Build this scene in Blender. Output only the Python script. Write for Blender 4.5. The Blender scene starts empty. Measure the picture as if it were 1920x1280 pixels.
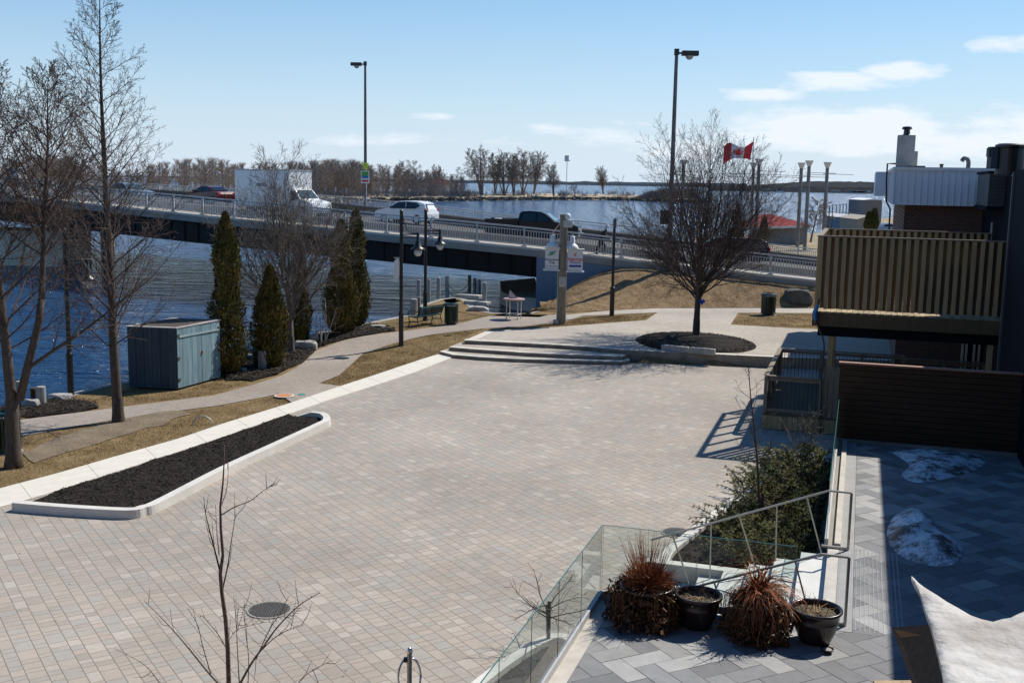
import bpy, bmesh, math, random
from mathutils import Vector, Matrix, noise
rnd = random.Random(7)
SC = bpy.context.scene
# ------------------------------------------------------------------ camera
CAMH = 7.0; FPX = 2050.0; PITCH = math.radians(8.33); ROLL = math.radians(1.0)
cam_d = bpy.data.cameras.new('camera'); cam = bpy.data.objects.new('camera', cam_d)
SC.collection.objects.link(cam); SC.camera = cam
fwd = Vector((0, math.cos(PITCH), -math.sin(PITCH))); upv = Vector((0, math.sin(PITCH), math.cos(PITCH)))
cx = Vector((1, 0, 0))*math.cos(ROLL) + upv*math.sin(ROLL); cy = -Vector((1, 0, 0))*math.sin(ROLL) + upv*math.cos(ROLL)
M = Matrix((cx, cy, -fwd)).transposed().to_4x4(); M.translation = Vector((0, 0, CAMH)); cam.matrix_world = M
cam_d.sensor_width = 36; cam_d.lens = 36*FPX/1920; cam_d.clip_start = 0.1; cam_d.clip_end = 30000
# ------------------------------------------------------------------ sun and sky
SUN_AZ = Vector((0.755, 0.656)); SUN_EL = math.radians(48.5)
sd = bpy.data.lights.new('sun', 'SUN'); sd.energy = 5.0; sd.angle = math.radians(0.53); sd.color = (1, 0.945, 0.85)
so = bpy.data.objects.new('sun', sd); SC.collection.objects.link(so)
sdir = Vector((SUN_AZ.x*math.cos(SUN_EL), SUN_AZ.y*math.cos(SUN_EL), math.sin(SUN_EL)))
so.rotation_euler = sdir.to_track_quat('Z', 'Y').to_euler(); so.location = (20, 20, 40)
W = bpy.data.worlds.new('World'); SC.world = W; W.use_nodes = True
nt = W.node_tree; nt.nodes.clear(); N = nt.nodes.new; LK = nt.links.new
out = N('ShaderNodeOutputWorld'); bg = N('ShaderNodeBackground'); sky = N('ShaderNodeTexSky')
sky.sky_type = 'NISHITA'; sky.sun_disc = False; sky.sun_elevation = SUN_EL
sky.sun_rotation = math.atan2(SUN_AZ.x, SUN_AZ.y); sky.altitude = 50; sky.air_density = 1.0; sky.dust_density = 0.2; sky.ozone_density = 2.5
bg.inputs[1].default_value = 0.095
tc = N('ShaderNodeTexCoord')
def wmath(op, a, b=None, clamp=False):
    m = N('ShaderNodeMath'); m.operation = op; m.use_clamp = clamp
    for i, v in enumerate((a, b)):
        if v is None: continue
        if isinstance(v, (int, float)): m.inputs[i].default_value = v
        else: LK(v, m.inputs[i])
    return m.outputs[0]
sep = N('ShaderNodeSeparateXYZ'); LK(tc.outputs['Generated'], sep.inputs[0])
az = wmath('DIVIDE', sep.outputs['X'], sep.outputs['Y']); el = sep.outputs['Z']
cmb = N('ShaderNodeCombineXYZ'); LK(wmath('MULTIPLY', az, 1.0), cmb.inputs[0]); LK(wmath('MULTIPLY', el, 4.2), cmb.inputs[1])
n1 = N('ShaderNodeTexNoise'); LK(cmb.outputs[0], n1.inputs['Vector']); n1.inputs['Scale'].default_value = 7; n1.inputs['Detail'].default_value = 9; n1.inputs['Roughness'].default_value = 0.62
def bump1(x, c, w):      # smooth hump centred at c with half width w
    t = wmath('DIVIDE', wmath('SUBTRACT', x, c), w); return wmath('SUBTRACT', 1.0, wmath('MULTIPLY', t, t), True)
# cloud banks as the sky has them: (azimuth tangent, its half width, elevation, its half height, amount)
mask = None
for (a, aw, e, eh, amt) in [(0.30, .085, .088, .012, .30), (0.345, .05, .098, .013, .34), (0.23, .05, .078, .008, .22), (0.44, .06, .117, .010, .27), (-0.075, .035, .056, .006, .25), (-0.13, .07, .036, .008, .20), (-0.03, .06, .036, .006, .18),
        (0.33, .33, .045, .030, .28), (0.09, .10, .045, .010, .18), (-0.2, .05, .058, .005, .1), (.42, .2, .056, .02, .2)]:
    g = wmath('MULTIPLY', wmath('MULTIPLY', bump1(az, a, aw), bump1(el, e, eh)), amt)
    mask = g if mask is None else wmath('MAXIMUM', mask, g)
dens = wmath('ADD', wmath('SUBTRACT', n1.outputs['Fac'], 0.60), mask)
dens = wmath('MULTIPLY', wmath('MULTIPLY', dens, 7.0, True), wmath('GREATER_THAN', mask, 0.001))
dens = wmath('MULTIPLY', dens, 0.8)
HAZE_AMT = 0.95; HAZE_COL = (6.6, 7.8, 9.2, 1)
mx = N('ShaderNodeMix'); mx.data_type = 'RGBA'; LK(dens, mx.inputs[0])
hz = N('ShaderNodeMix'); hz.data_type = 'RGBA'; LK(wmath('MULTIPLY', wmath('POWER', wmath('SUBTRACT', 1.0, wmath('MAXIMUM', el, 0.0), True), 4.5), HAZE_AMT), hz.inputs[0]); hsv = N('ShaderNodeHueSaturation'); hsv.inputs['Saturation'].default_value = 1.3; hsv.inputs['Value'].default_value = 1.12; LK(sky.outputs[0], hsv.inputs['Color']); LK(hsv.outputs[0], hz.inputs[6]); hm = N('ShaderNodeMix'); hm.data_type = 'RGBA'; LK(wmath('MULTIPLY', el, 4.2, True), hm.inputs[0]); hm.inputs[6].default_value = HAZE_COL; hm.inputs[7].default_value = (3.0, 5.8, 9.0, 1); LK(hm.outputs[2], hz.inputs[7])
LK(hz.outputs[2], mx.inputs[6]); mx.inputs[7].default_value = (9.0, 9.5, 10.2, 1)
LK(mx.outputs[2], bg.inputs[0]); LK(bg.outputs[0], out.inputs[0])
SC.view_settings.view_transform = 'Standard'; SC.view_settings.look = 'None'; SC.view_settings.exposure = 0.12; SC.view_settings.gamma = 1
SC.render.engine = 'CYCLES'; SC.cycles.max_bounces = 8; SC.cycles.transparent_max_bounces = 16; SC.cycles.caustics_reflective = False; SC.cycles.caustics_refractive = False

# ------------------------------------------------------------------ where a thing seen in the photograph stands
def ray(px, py):
    x = px-960; y = 640-py
    xr = x*math.cos(ROLL)-y*math.sin(ROLL); yr = x*math.sin(ROLL)+y*math.cos(ROLL)
    return Vector((xr, FPX*math.cos(PITCH)+yr*math.sin(PITCH), -FPX*math.sin(PITCH)+yr*math.cos(PITCH)))
def G(px, py, z=0.0):
    d = ray(px, py); t = (z-CAMH)/d.z; return Vector((d.x*t, d.y*t, z))
def A(px, py, Y):
    d = ray(px, py); t = Y/d.y; return Vector((d.x*t, Y, CAMH+d.z*t))
def PJ(p):
    z = p[2]-CAMH; dep = p[1]*math.cos(PITCH)-z*math.sin(PITCH); u = p[1]*math.sin(PITCH)+z*math.cos(PITCH)
    xr = p[0]*FPX/dep; yr = u*FPX/dep
    return 960+xr*math.cos(ROLL)+yr*math.sin(ROLL), 640+xr*math.sin(ROLL)-yr*math.cos(ROLL)
ZU = 0.42      # the raised plaza
ZT = 1.1       # the paved terrace
ZW = -0.7      # the water
TH = math.radians(17.5)
def UV(u, v, z=0.0): return Vector((u*math.sin(TH)+v*math.cos(TH), u*math.cos(TH)-v*math.sin(TH), z))

# ------------------------------------------------------------------ mesh helpers
class MB:
    def __init__(s): s.v = []; s.f = []; s.mi = []; s.m = 0
    def add(s, vs, fs):
        b = len(s.v); s.v.extend([tuple(v) for v in vs]); s.f.extend([tuple(b+i for i in f) for f in fs]); s.mi.extend([s.m]*len(fs))
    def box(s, c, size, X=None, Y=None, Z=None):
        c = Vector(c); X = Vector(X) if X is not None else Vector((1, 0, 0)); Y = Vector(Y) if Y is not None else Vector((0, 1, 0)); Z = Vector(Z) if Z is not None else X.cross(Y)
        X, Y, Z = X.normalized()*size[0]/2, Y.normalized()*size[1]/2, Z.normalized()*size[2]/2
        vs = [c+X*i+Y*j+Z*k for k in (-1, 1) for j in (-1, 1) for i in (-1, 1)]
        s.add(vs, [(0, 2, 3, 1), (4, 5, 7, 6), (0, 1, 5, 4), (2, 6, 7, 3), (0, 4, 6, 2), (1, 3, 7, 5)])
    def bar(s, a, b, w, h=None, up=(0, 0, 1)):
        a = Vector(a); b = Vector(b); h = w if h is None else h; d = b-a
        if d.length < 1e-6: return
        Y = Vector(up).cross(d)
        if Y.length < 1e-4: Y = Vector((0, 1, 0)).cross(d)
        if Y.length < 1e-4: Y = Vector((1, 0, 0)).cross(d)
        Z = d.cross(Y); s.box((a+b)/2, (d.length, w, h), d, Y, Z)
    def tube(s, pts, rad, n=8, cap=True):
        pts = [Vector(p) for p in pts]
        if not hasattr(rad, '__len__'): rad = [rad]*len(pts)
        t0 = (pts[1]-pts[0]).normalized(); a = t0.orthogonal().normalized(); vs = []; L = len(pts)
        for i, p in enumerate(pts):
            t = (pts[min(i+1, L-1)]-pts[max(i-1, 0)])
            if t.length < 1e-9: t = t0
            t = t.normalized(); a = (a-t*a.dot(t)); a = a.normalized() if a.length > 1e-6 else t.orthogonal().normalized(); b = t.cross(a)
            for k in range(n):
                q = 2*math.pi*k/n; vs.append(p+(a*math.cos(q)+b*math.sin(q))*rad[i])
        fs = [(i*n+k, i*n+(k+1) % n, (i+1)*n+(k+1) % n, (i+1)*n+k) for i in range(L-1) for k in range(n)]
        if cap: fs += [tuple(range(n-1, -1, -1)), tuple((L-1)*n+k for k in range(n))]
        s.add(vs, fs)
    def lathe(s, c, prof, n=24, axis=None, cap=True):   # prof: (r, z)
        c = Vector(c); Z = Vector(axis or (0, 0, 1)).normalized(); X = Z.orthogonal().normalized(); Y = Z.cross(X)
        vs = [c+Z*z+(X*math.cos(2*math.pi*k/n)+Y*math.sin(2*math.pi*k/n))*r for r, z in prof for k in range(n)]
        L = len(prof); fs = [(i*n+k, i*n+(k+1) % n, (i+1)*n+(k+1) % n, (i+1)*n+k) for i in range(L-1) for k in range(n)]
        if cap:
            if prof[0][0] > 1e-4: fs.append(tuple(range(n-1, -1, -1)))
            if prof[-1][0] > 1e-4: fs.append(tuple((L-1)*n+k for k in range(n)))
        s.add(vs, fs)
    def prism(s, poly, z0, z1):    # poly: xy list, z0/z1 numbers
        n = len(poly); ar = sum(poly[i][0]*poly[(i+1) % n][1]-poly[(i+1) % n][0]*poly[i][1] for i in range(n))
        if ar < 0: poly = list(reversed(poly))
        vs = [(p[0], p[1], z0) for p in poly]+[(p[0], p[1], z1) for p in poly]
        s.add(vs, [tuple(range(n-1, -1, -1)), tuple(range(n, 2*n))]+[(i, (i+1) % n, n+(i+1) % n, n+i) for i in range(n)])
    def ruled(s, Aa, Bb, nx=1):    # strip between equally long point lists
        n = len(Aa); vs = []
        for a, b in zip(Aa, Bb):
            for k in range(nx+1): vs.append(Vector(a).lerp(Vector(b), k/nx))
        w = nx+1; s.add(vs, [(i*w+k, i*w+k+1, (i+1)*w+k+1, (i+1)*w+k) for i in range(n-1) for k in range(nx)])
    def slab(s, O, X, Y, outline, t):   # outline (x,y) in plane O,X,Y, thickness t along X x Y
        X = Vector(X).normalized(); Y = Vector(Y).normalized(); Z = X.cross(Y).normalized(); O = Vector(O); n = len(outline)
        vs = [O+X*a+Y*b for a, b in outline]+[O+X*a+Y*b+Z*t for a, b in outline]
        s.add(vs, [tuple(range(n-1, -1, -1)), tuple(range(n, 2*n))]+[(i, (i+1) % n, n+(i+1) % n, n+i) for i in range(n)])
    def build(s, name, mat, parent=None, smooth=False, fix=False, bevel=0):
        me = bpy.data.meshes.new(name); me.from_pydata(s.v, [], s.f)
        mats = mat if isinstance(mat, (list, tuple)) else [mat]
        for m in mats: me.materials.append(m)
        if len(mats) > 1: me.polygons.foreach_set('material_index', s.mi)
        if smooth: me.polygons.foreach_set('use_smooth', [True]*len(me.polygons))
        if fix:
            bm = bmesh.new(); bm.from_mesh(me); bmesh.ops.recalc_face_normals(bm, faces=bm.faces); bm.to_mesh(me); bm.free()
        o = bpy.data.objects.new(name, me); SC.collection.objects.link(o)
        if parent is not None: o.parent = parent; o.matrix_parent_inverse = Matrix.Translation(-parent.location) if parent.rotation_euler.z == 0 else parent.matrix_basis.inverted()
        if bevel:
            b = o.modifiers.new('bevel', 'BEVEL'); b.width = bevel; b.segments = 2; b.limit_method = 'ANGLE'
        if smooth:
            pass
        return o
def tag(o, label=None, cat=None, group=None, kind=None):
    if label: o['label'] = label
    if cat: o['category'] = cat
    if group: o['group'] = group
    if kind: o['kind'] = kind
    return o
def thing(name, loc, label, cat, group=None, rz=0.0):
    o = bpy.data.objects.new(name, None); SC.collection.objects.link(o); o.location = loc; o.rotation_euler = (0, 0, rz); o.empty_display_size = 0.2
    return tag(o, label, cat, group)
def struct(mb, name, mat, **k):
    o = mb.build(name, mat, **k); o['kind'] = 'structure'; return o
def copy_tree(src, loc, rz=None, scale=None, label=None):
    c = src.copy(); SC.collection.objects.link(c); c.location = loc
    if rz is not None: c.rotation_euler = (0, 0, rz)
    if scale: c.scale = (scale,)*3
    if label: c['label'] = label
    for ch in src.children:
        d = ch.copy(); SC.collection.objects.link(d); d.parent = c; d.matrix_parent_inverse = ch.matrix_parent_inverse.copy()
        for g in ch.children:
            e = g.copy(); SC.collection.objects.link(e); e.parent = d; e.matrix_parent_inverse = g.matrix_parent_inverse.copy()
    return c
def local_part(mb, name, mat, parent, **k):   # mesh already in the thing's own coordinates
    o = mb.build(name, mat, **k); o.parent = parent; return o
def arc_resample(pts, n):
    pts = [Vector(p) for p in pts]; L = [0]
    for a, b in zip(pts, pts[1:]): L.append(L[-1]+(b-a).length)
    res = []; j = 0
    for i in range(n):
        t = L[-1]*i/(n-1)
        while j < len(pts)-2 and L[j+1] < t: j += 1
        res.append(pts[j].lerp(pts[j+1], (t-L[j])/max(1e-9, L[j+1]-L[j])))
    return res
def catmull(pts, per=8):
    pts = [Vector(p) for p in pts]; P = [pts[0]*2-pts[1]]+pts+[pts[-1]*2-pts[-2]]; r = []
    for i in range(1, len(P)-2):
        for k in range(per):
            t = k/per; a, b, c, d = P[i-1], P[i], P[i+1], P[i+2]
            r.append(0.5*((2*b)+(c-a)*t+(2*a-5*b+4*c-d)*t*t+(3*b-a-3*c+d)*t**3))
    r.append(pts[-1]); return r
def inside(x, y, poly):
    c = False; n = len(poly); j = n-1
    for i in range(n):
        xi, yi = poly[i][0], poly[i][1]; xj, yj = poly[j][0], poly[j][1]
        if (yi > y) != (yj > y) and x < (xj-xi)*(y-yi)/(yj-yi)+xi: c = not c
        j = i
    return c

# ------------------------------------------------------------------ materials
MATS = {}
def nm(name):
    m = bpy.data.materials.new(name); m.use_nodes = True; t = m.node_tree; b = t.nodes['Principled BSDF']; return m, t, b
def mat(name, col, rough=0.6, metal=0.0, var=0.12, scale=6.0, bump=0.0, bscale=None, spec=0.5, island=0.0, stretch=None, col2=None, trans=0.0):
    m, t, b = nm(name); b.inputs['Roughness'].default_value = rough; b.inputs['Metallic'].default_value = metal; b.inputs['Specular IOR Level'].default_value = spec
    c = t.nodes.new('ShaderNodeTexCoord'); mp = t.nodes.new('ShaderNodeMapping'); t.links.new(c.outputs['Object'], mp.inputs[0])
    if stretch: mp.inputs['Scale'].default_value = stretch
    n = t.nodes.new('ShaderNodeTexNoise'); n.inputs['Scale'].default_value = scale; n.inputs['Detail'].default_value = 6; n.inputs['Roughness'].default_value = 0.65; t.links.new(mp.outputs[0], n.inputs['Vector'])
    r = t.nodes.new('ShaderNodeMapRange'); r.inputs['From Min'].default_value = 0.3; r.inputs['From Max'].default_value = 0.7; t.links.new(n.outputs['Fac'], r.inputs['Value'])
    mixn = t.nodes.new('ShaderNodeMix'); mixn.data_type = 'RGBA'; t.links.new(r.outputs[0], mixn.inputs[0])
    c2 = col2 or tuple(min(1, x*(1+var)) for x in col); c1 = tuple(x*(1-var) for x in col) if not col2 else col
    mixn.inputs[6].default_value = (*c1, 1); mixn.inputs[7].default_value = (*c2, 1); last = mixn.outputs[2]
    if island:
        g = t.nodes.new('ShaderNodeNewGeometry'); h = t.nodes.new('ShaderNodeHueSaturation'); mr = t.nodes.new('ShaderNodeMapRange'); mr.inputs['To Min'].default_value = 1-island; mr.inputs['To Max'].default_value = 1+island
        t.links.new(g.outputs['Random Per Island'], mr.inputs['Value']); t.links.new(mr.outputs[0], h.inputs['Value']); t.links.new(last, h.inputs['Color']); last = h.outputs[0]
    t.links.new(last, b.inputs['Base Color'])
    if bump:
        n2 = t.nodes.new('ShaderNodeTexNoise'); n2.inputs['Scale'].default_value = bscale or scale*4; n2.inputs['Detail'].default_value = 5; t.links.new(mp.outputs[0], n2.inputs['Vector'])
        bp = t.nodes.new('ShaderNodeBump'); bp.inputs['Strength'].default_value = bump; bp.inputs['Distance'].default_value = 0.03; t.links.new(n2.outputs['Fac'], bp.inputs['Height']); t.links.new(bp.outputs[0], b.inputs['Normal'])
    MATS[name] = m; return m
class NG:     # tiny node maths helper
    def __init__(s, t): s.t = t
    def m(s, op, *a, clamp=False):
        n = s.t.nodes.new('ShaderNodeMath'); n.operation = op; n.use_clamp = clamp
        for i, v in enumerate(a):
            if isinstance(v, (int, float)): n.inputs[i].default_value = v
            else: s.t.links.new(v, n.inputs[i])
        return n.outputs[0]
    def rand(s, a, b, c=0.0):
        cb = s.t.nodes.new('ShaderNodeCombineXYZ')
        for i, v in enumerate((a, b, c)):
            if isinstance(v, (int, float)): cb.inputs[i].default_value = v
            else: s.t.links.new(v, cb.inputs[i])
        w = s.t.nodes.new('ShaderNodeTexWhiteNoise'); w.noise_dimensions = '3D'; s.t.links.new(cb.outputs[0], w.inputs['Vector']); return w
def ashlar(name, ang, row=0.46, ln=0.42, cols=None, joint=0.012, rough=0.85, jcol=(.17, .145, .12), stains=True, split=.45):
    m, t, b = nm(name); g = NG(t); b.inputs['Roughness'].default_value = rough; b.inputs['Specular IOR Level'].default_value = 0.25
    c = t.nodes.new('ShaderNodeTexCoord'); mp = t.nodes.new('ShaderNodeMapping'); mp.inputs['Rotation'].default_value = (0, 0, ang); t.links.new(c.outputs['Object'], mp.inputs[0])
    s = t.nodes.new('ShaderNodeSeparateXYZ'); t.links.new(mp.outputs[0], s.inputs[0])
    yy = g.m('DIVIDE', s.outputs['Y'], row); base = g.m('FLOOR', yy); fr = g.m('FRACT', yy)
    isb = g.m('GREATER_THAN', fr, 0.58)                       # two course heights in turn
    y0 = g.m('DIVIDE', fr, 0.58); y1 = g.m('DIVIDE', g.m('SUBTRACT', fr, 0.58), 0.42)
    fy = g.m('ADD', g.m('MULTIPLY', y0, g.m('SUBTRACT', 1.0, isb)), g.m('MULTIPLY', y1, isb))
    hgt = g.m('SUBTRACT', 0.58*row, g.m('MULTIPLY', isb, 0.16*row))
    rid = g.m('ADD', g.m('MULTIPLY', base, 2.0), isb)
    off = g.rand(rid, 3.3).outputs['Value']
    xx = g.m('ADD', g.m('DIVIDE', s.outputs['X'], ln), g.m('MULTIPLY', off, 7.0)); cell = g.m('FLOOR', xx); fx = g.m('FRACT', xx)
    sp = g.rand(cell, rid, 1.7).outputs['Value']; at = g.m('ADD', 0.32, g.m('MULTIPLY', sp, 0.6)); doit = g.m('LESS_THAN', sp, split)
    right = g.m('MULTIPLY', g.m('GREATER_THAN', fx, at), doit)
    lo = g.m('MULTIPLY', right, at); hi = g.m('ADD', 1.0, g.m('MULTIPLY', g.m('SUBTRACT', doit, right), g.m('SUBTRACT', at, 1.0)))
    dx = g.m('MULTIPLY', g.m('MINIMUM', g.m('SUBTRACT', fx, lo), g.m('SUBTRACT', hi, fx)), ln)
    dy = g.m('MULTIPLY', g.m('MINIMUM', fy, g.m('SUBTRACT', 1.0, fy)), hgt)
    d = g.m('MINIMUM', dx, dy)
    jm = g.m('SUBTRACT', 1.0, g.m('DIVIDE', g.m('SUBTRACT', d, joint*0.35), joint*0.5, clamp=True), clamp=True)
    w = g.rand(g.m('ADD', cell, g.m('MULTIPLY', right, 0.5)), rid, 9.1)
    cr = t.nodes.new('ShaderNodeValToRGB'); cr.color_ramp.interpolation = 'LINEAR'
    cols = cols or [(.315, .282, .243), (.39, .335, .283), (.35, .312, .27), (.335, .315, .283), (.365, .313, .268), (.42, .38, .33)]
    e = cr.color_ramp.elements; e[0].color = (*cols[0], 1); e[1].color = (*cols[-1], 1); e[1].position = 1
    for i, cc in enumerate(cols[1:-1]): q = e.new((i+1)/(len(cols)-1)); q.color = (*cc, 1)
    t.links.new(w.outputs['Value'], cr.inputs[0])
    # mottling inside each stone, broad dirt and pale salt stains
    n = t.nodes.new('ShaderNodeTexNoise'); n.inputs['Scale'].default_value = 9; n.inputs['Detail'].default_value = 8; n.inputs['Roughness'].default_value = 0.7; t.links.new(c.outputs['Object'], n.inputs['Vector'])
    hs = t.nodes.new('ShaderNodeHueSaturation'); t.links.new(cr.outputs[0], hs.inputs['Color'])
    nb = t.nodes.new('ShaderNodeTexNoise'); nb.inputs['Scale'].default_value = 0.23; nb.inputs['Detail'].default_value = 4; t.links.new(c.outputs['Object'], nb.inputs['Vector'])
    t.links.new(g.m('ADD', g.m('MULTIPLY', n.outputs['Fac'], 0.42), g.m('ADD', 0.44, g.m('MULTIPLY', nb.outputs['Fac'], 0.7))), hs.inputs['Value'])
    last = hs.outputs[0]
    if stains:
        ns = t.nodes.new('ShaderNodeTexNoise'); ns.inputs['Scale'].default_value = 2.3; ns.inputs['Detail'].default_value = 9; ns.inputs['Roughness'].default_value = 0.75; t.links.new(c.outputs['Object'], ns.inputs['Vector'])
        st = t.nodes.new('ShaderNodeMapRange'); st.inputs['From Min'].default_value = 0.63; st.inputs['From Max'].default_value = 0.74; t.links.new(ns.outputs['Fac'], st.inputs['Value'])
        mm = t.nodes.new('ShaderNodeMix'); mm.data_type = 'RGBA'; t.links.new(g.m('MULTIPLY', st.outputs[0], 0.5), mm.inputs[0]); t.links.new(last, mm.inputs[6]); mm.inputs[7].default_value = (.62, .61, .58, 1); last = mm.outputs[2]
    mj = t.nodes.new('ShaderNodeMix'); mj.data_type = 'RGBA'; t.links.new(g.m('MULTIPLY', jm, 0.75), mj.inputs[0]); t.links.new(last, mj.inputs[6]); mj.inputs[7].default_value = (*jcol, 1)
    t.links.new(mj.outputs[2], b.inputs['Base Color'])
    bp = t.nodes.new('ShaderNodeBump'); bp.inputs['Strength'].default_value = 0.5; bp.inputs['Distance'].default_value = 0.008
    t.links.new(g.m('ADD', g.m('SUBTRACT', 1.0, jm), g.m('ADD', g.m('MULTIPLY', n.outputs['Fac'], 0.5), g.m('MULTIPLY', w.outputs['Value'], .3))), bp.inputs['Height']); t.links.new(bp.outputs[0], b.inputs['Normal'])
    return m
M_plaza = ashlar('plaza_pavers', math.radians(57), row=.45, ln=.35, split=.6)
M_plaza2 = ashlar('upper_plaza_pavers', math.radians(3), row=.40, ln=.36, cols=[(.37, .335, .285), (.41, .36, .305), (.39, .35, .30), (.45, .405, .345)], joint=.009)
M_path = ashlar('path_pavers', math.radians(28), row=.26, ln=.20, cols=[(.29, .25, .21), (.34, .28, .235), (.31, .275, .235), (.28, .235, .20)], joint=.01, split=.1, stains=False)
M_grass = mat('dry_lawn', (.13, .088, .042), .95, var=.3, scale=1.6, bump=1.0, bscale=14, spec=.05, col2=(.27, .195, .105))
M_embank = mat('dry_embankment_grass', (.15, .10, .055), .95, scale=2.2, bump=1.0, bscale=7, spec=.05, col2=(.31, .22, .13))
M_concrete = mat('pale_concrete', (.64, .60, .52), .85, var=.07, scale=3, bump=.15, bscale=40)
M_kerb = mat('white_kerb_concrete', (.60, .575, .53), .85, var=.12, scale=2.2, bump=.2, bscale=30)
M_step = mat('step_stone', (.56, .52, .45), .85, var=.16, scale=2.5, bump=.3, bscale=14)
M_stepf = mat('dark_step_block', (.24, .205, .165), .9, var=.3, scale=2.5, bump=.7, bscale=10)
M_mulch = mat('dark_mulch', (.011, .009, .008), .95, scale=14, bump=1.0, bscale=30, spec=.1, col2=(.05, .042, .036))
M_bridgec = mat('bridge_concrete', (.29, .27, .24), .9, var=.18, scale=.8, bump=.2, bscale=6)
M_bridge_ledge = mat('bridge_ledge_concrete', (.58, .54, .47), .9, var=.12, scale=1.2)
M_asphalt = mat('asphalt', (.075, .07, .065), .9, var=.2, scale=2)
M_girder = mat('rust_black_girder', (.007, .006, .006), .8, var=.3, scale=1.5)
M_abut = mat('blue_painted_concrete', (.165, .21, .28), .75, var=.1, scale=.7)
M_galv = mat('galvanised_rail', (.46, .46, .46), .5, .2, var=.1, scale=5)
M_black = mat('black_paint', (.012, .012, .014), .35, var=.2, scale=4)
M_dgreen = mat('dark_green_paint', (.008, .035, .025), .35, var=.25, scale=5)
M_wood_old = mat('weathered_post_wood', (.17, .14, .10), .9, scale=5, stretch=(6, 6, .6), bump=.5, bscale=10, col2=(.30, .27, .21))
M_grey_wood = mat('grey_timber', (.22, .21, .20), .9, scale=4, stretch=(5, 5, .8), bump=.4, col2=(.38, .37, .36))
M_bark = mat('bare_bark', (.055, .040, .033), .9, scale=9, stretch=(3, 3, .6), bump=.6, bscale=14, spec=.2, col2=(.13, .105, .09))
M_twig = mat('bare_twig', (.105, .078, .066), .85, var=.3, scale=3, island=.3, spec=.2)
M_twig_grey = mat('grey_twig', (.15, .125, .105), .85, var=.3, scale=3, island=.35, spec=.2)
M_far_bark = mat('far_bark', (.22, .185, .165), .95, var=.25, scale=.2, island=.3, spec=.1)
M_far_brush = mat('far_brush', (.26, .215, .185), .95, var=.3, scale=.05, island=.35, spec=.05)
M_cedar = mat('cedar_foliage', (.038, .052, .012), .8, scale=1.6, island=.5, col2=(.17, .125, .038), spec=.2)
M_juniper = mat('juniper_foliage', (.028, .055, .012), .8, scale=1.5, island=.5, col2=(.14, .12, .03), spec=.2)
M_dead = mat('dead_rust_foliage', (.13, .036, .016), .7, scale=6, island=.7, col2=(.36, .15, .07), spec=.2)
M_dead2 = mat('dead_brown_foliage', (.04, .02, .011), .8, scale=5, island=.8, col2=(.19, .10, .05), spec=.2)
M_straw = mat('straw_blades', (.22, .12, .06), .85, scale=6, island=.5, col2=(.42, .28, .16), spec=.2)
M_pot = mat('dark_glazed_pot', (.020, .012, .012), .3, var=.25, scale=3, spec=.6)
M_soil = mat('potting_soil', (.05, .042, .028), .95, scale=14, bump=1, bscale=30, col2=(.12, .10, .06))
M_white = mat('white_paint', (.72, .73, .74), .5, var=.06, scale=3)
M_car_white = mat('white_car_paint', (.78, .79, .80), .2, var=.02, scale=1, spec=.6)
M_car_navy = mat('dark_pickup_paint', (.006, .005, .009), .3, var=.1, scale=1, spec=.35)
M_car_red = mat('dark_red_paint', (.10, .008, .013), .2, var=.1, scale=1, spec=.6)
M_car_silver = mat('blue_silver_paint', (.22, .28, .34), .25, .3, var=.05, scale=1, spec=.6)
M_car_blue = mat('dark_blue_paint', (.010, .014, .03), .2, var=.1, scale=1, spec=.6)
M_glass_dark = mat('tinted_window', (.012, .016, .02), .05, var=.1, scale=1, spec=.8)
M_windscreen = mat('windscreen', (.05, .09, .10), .04, var=.1, scale=1, spec=1.0)
M_rubber = mat('tyre_rubber', (.015, .015, .015), .8, var=.2)
M_rim = mat('alloy_rim', (.4, .4, .42), .35, .7)
M_taillight = mat('red_lens', (.45, .012, .01), .25, var=.1)
M_headlight = mat('clear_lens', (.7, .72, .75), .15, var=.05)
M_chrome = mat('chrome', (.7, .7, .72), .15, 1.0, var=.03)
M_steel = mat('stainless_tube', (.36, .35, .32), .4, .6, var=.08)
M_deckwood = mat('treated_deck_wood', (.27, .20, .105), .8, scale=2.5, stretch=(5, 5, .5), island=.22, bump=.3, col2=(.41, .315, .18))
M_deckwood_shade = mat('shaded_deck_wood', (.075, .055, .03), .85, scale=2.5, stretch=(5, 5, .5), island=.2, col2=(.12, .085, .045))  # darker copy of the deck wood, with the shade of recesses in its colour
M_deckgrey = mat('stained_rail_wood', (.16, .135, .105), .8, scale=3, stretch=(4, 4, 1), col2=(.24, .20, .155))
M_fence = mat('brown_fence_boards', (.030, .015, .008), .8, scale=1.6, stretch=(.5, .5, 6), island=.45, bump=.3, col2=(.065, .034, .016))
M_fencecap = mat('fence_cap_board', (.30, .15, .10), .7, scale=2, col2=(.42, .25, .18))
M_siding = mat('white_metal_siding', (.62, .68, .76), .5, var=.04, scale=2)
M_darkwall = mat('dark_blue_cladding', (.007, .010, .016), .8, var=.15, scale=1, spec=.08)
M_greybox = mat('charcoal_cladding', (.06, .075, .09), .6, var=.1, scale=1)
M_roof = mat('flat_roof_membrane', (.25, .25, .25), .9)
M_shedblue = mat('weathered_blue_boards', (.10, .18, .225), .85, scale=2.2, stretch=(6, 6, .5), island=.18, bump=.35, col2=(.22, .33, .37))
M_shedtop = mat('grey_plywood_roof', (.40, .38, .36), .9, var=.2, scale=3)
M_rock = mat('pale_limestone', (.27, .26, .245), .9, scale=2.5, bump=.8, bscale=8, col2=(.44, .42, .39))
M_bluepaint = mat('blue_ribbon', (.02, .06, .42), .5, var=.2, scale=4, island=.4)
M_iron = mat('cast_iron', (.10, .095, .09), .7, .3, var=.3, scale=20)
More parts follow.
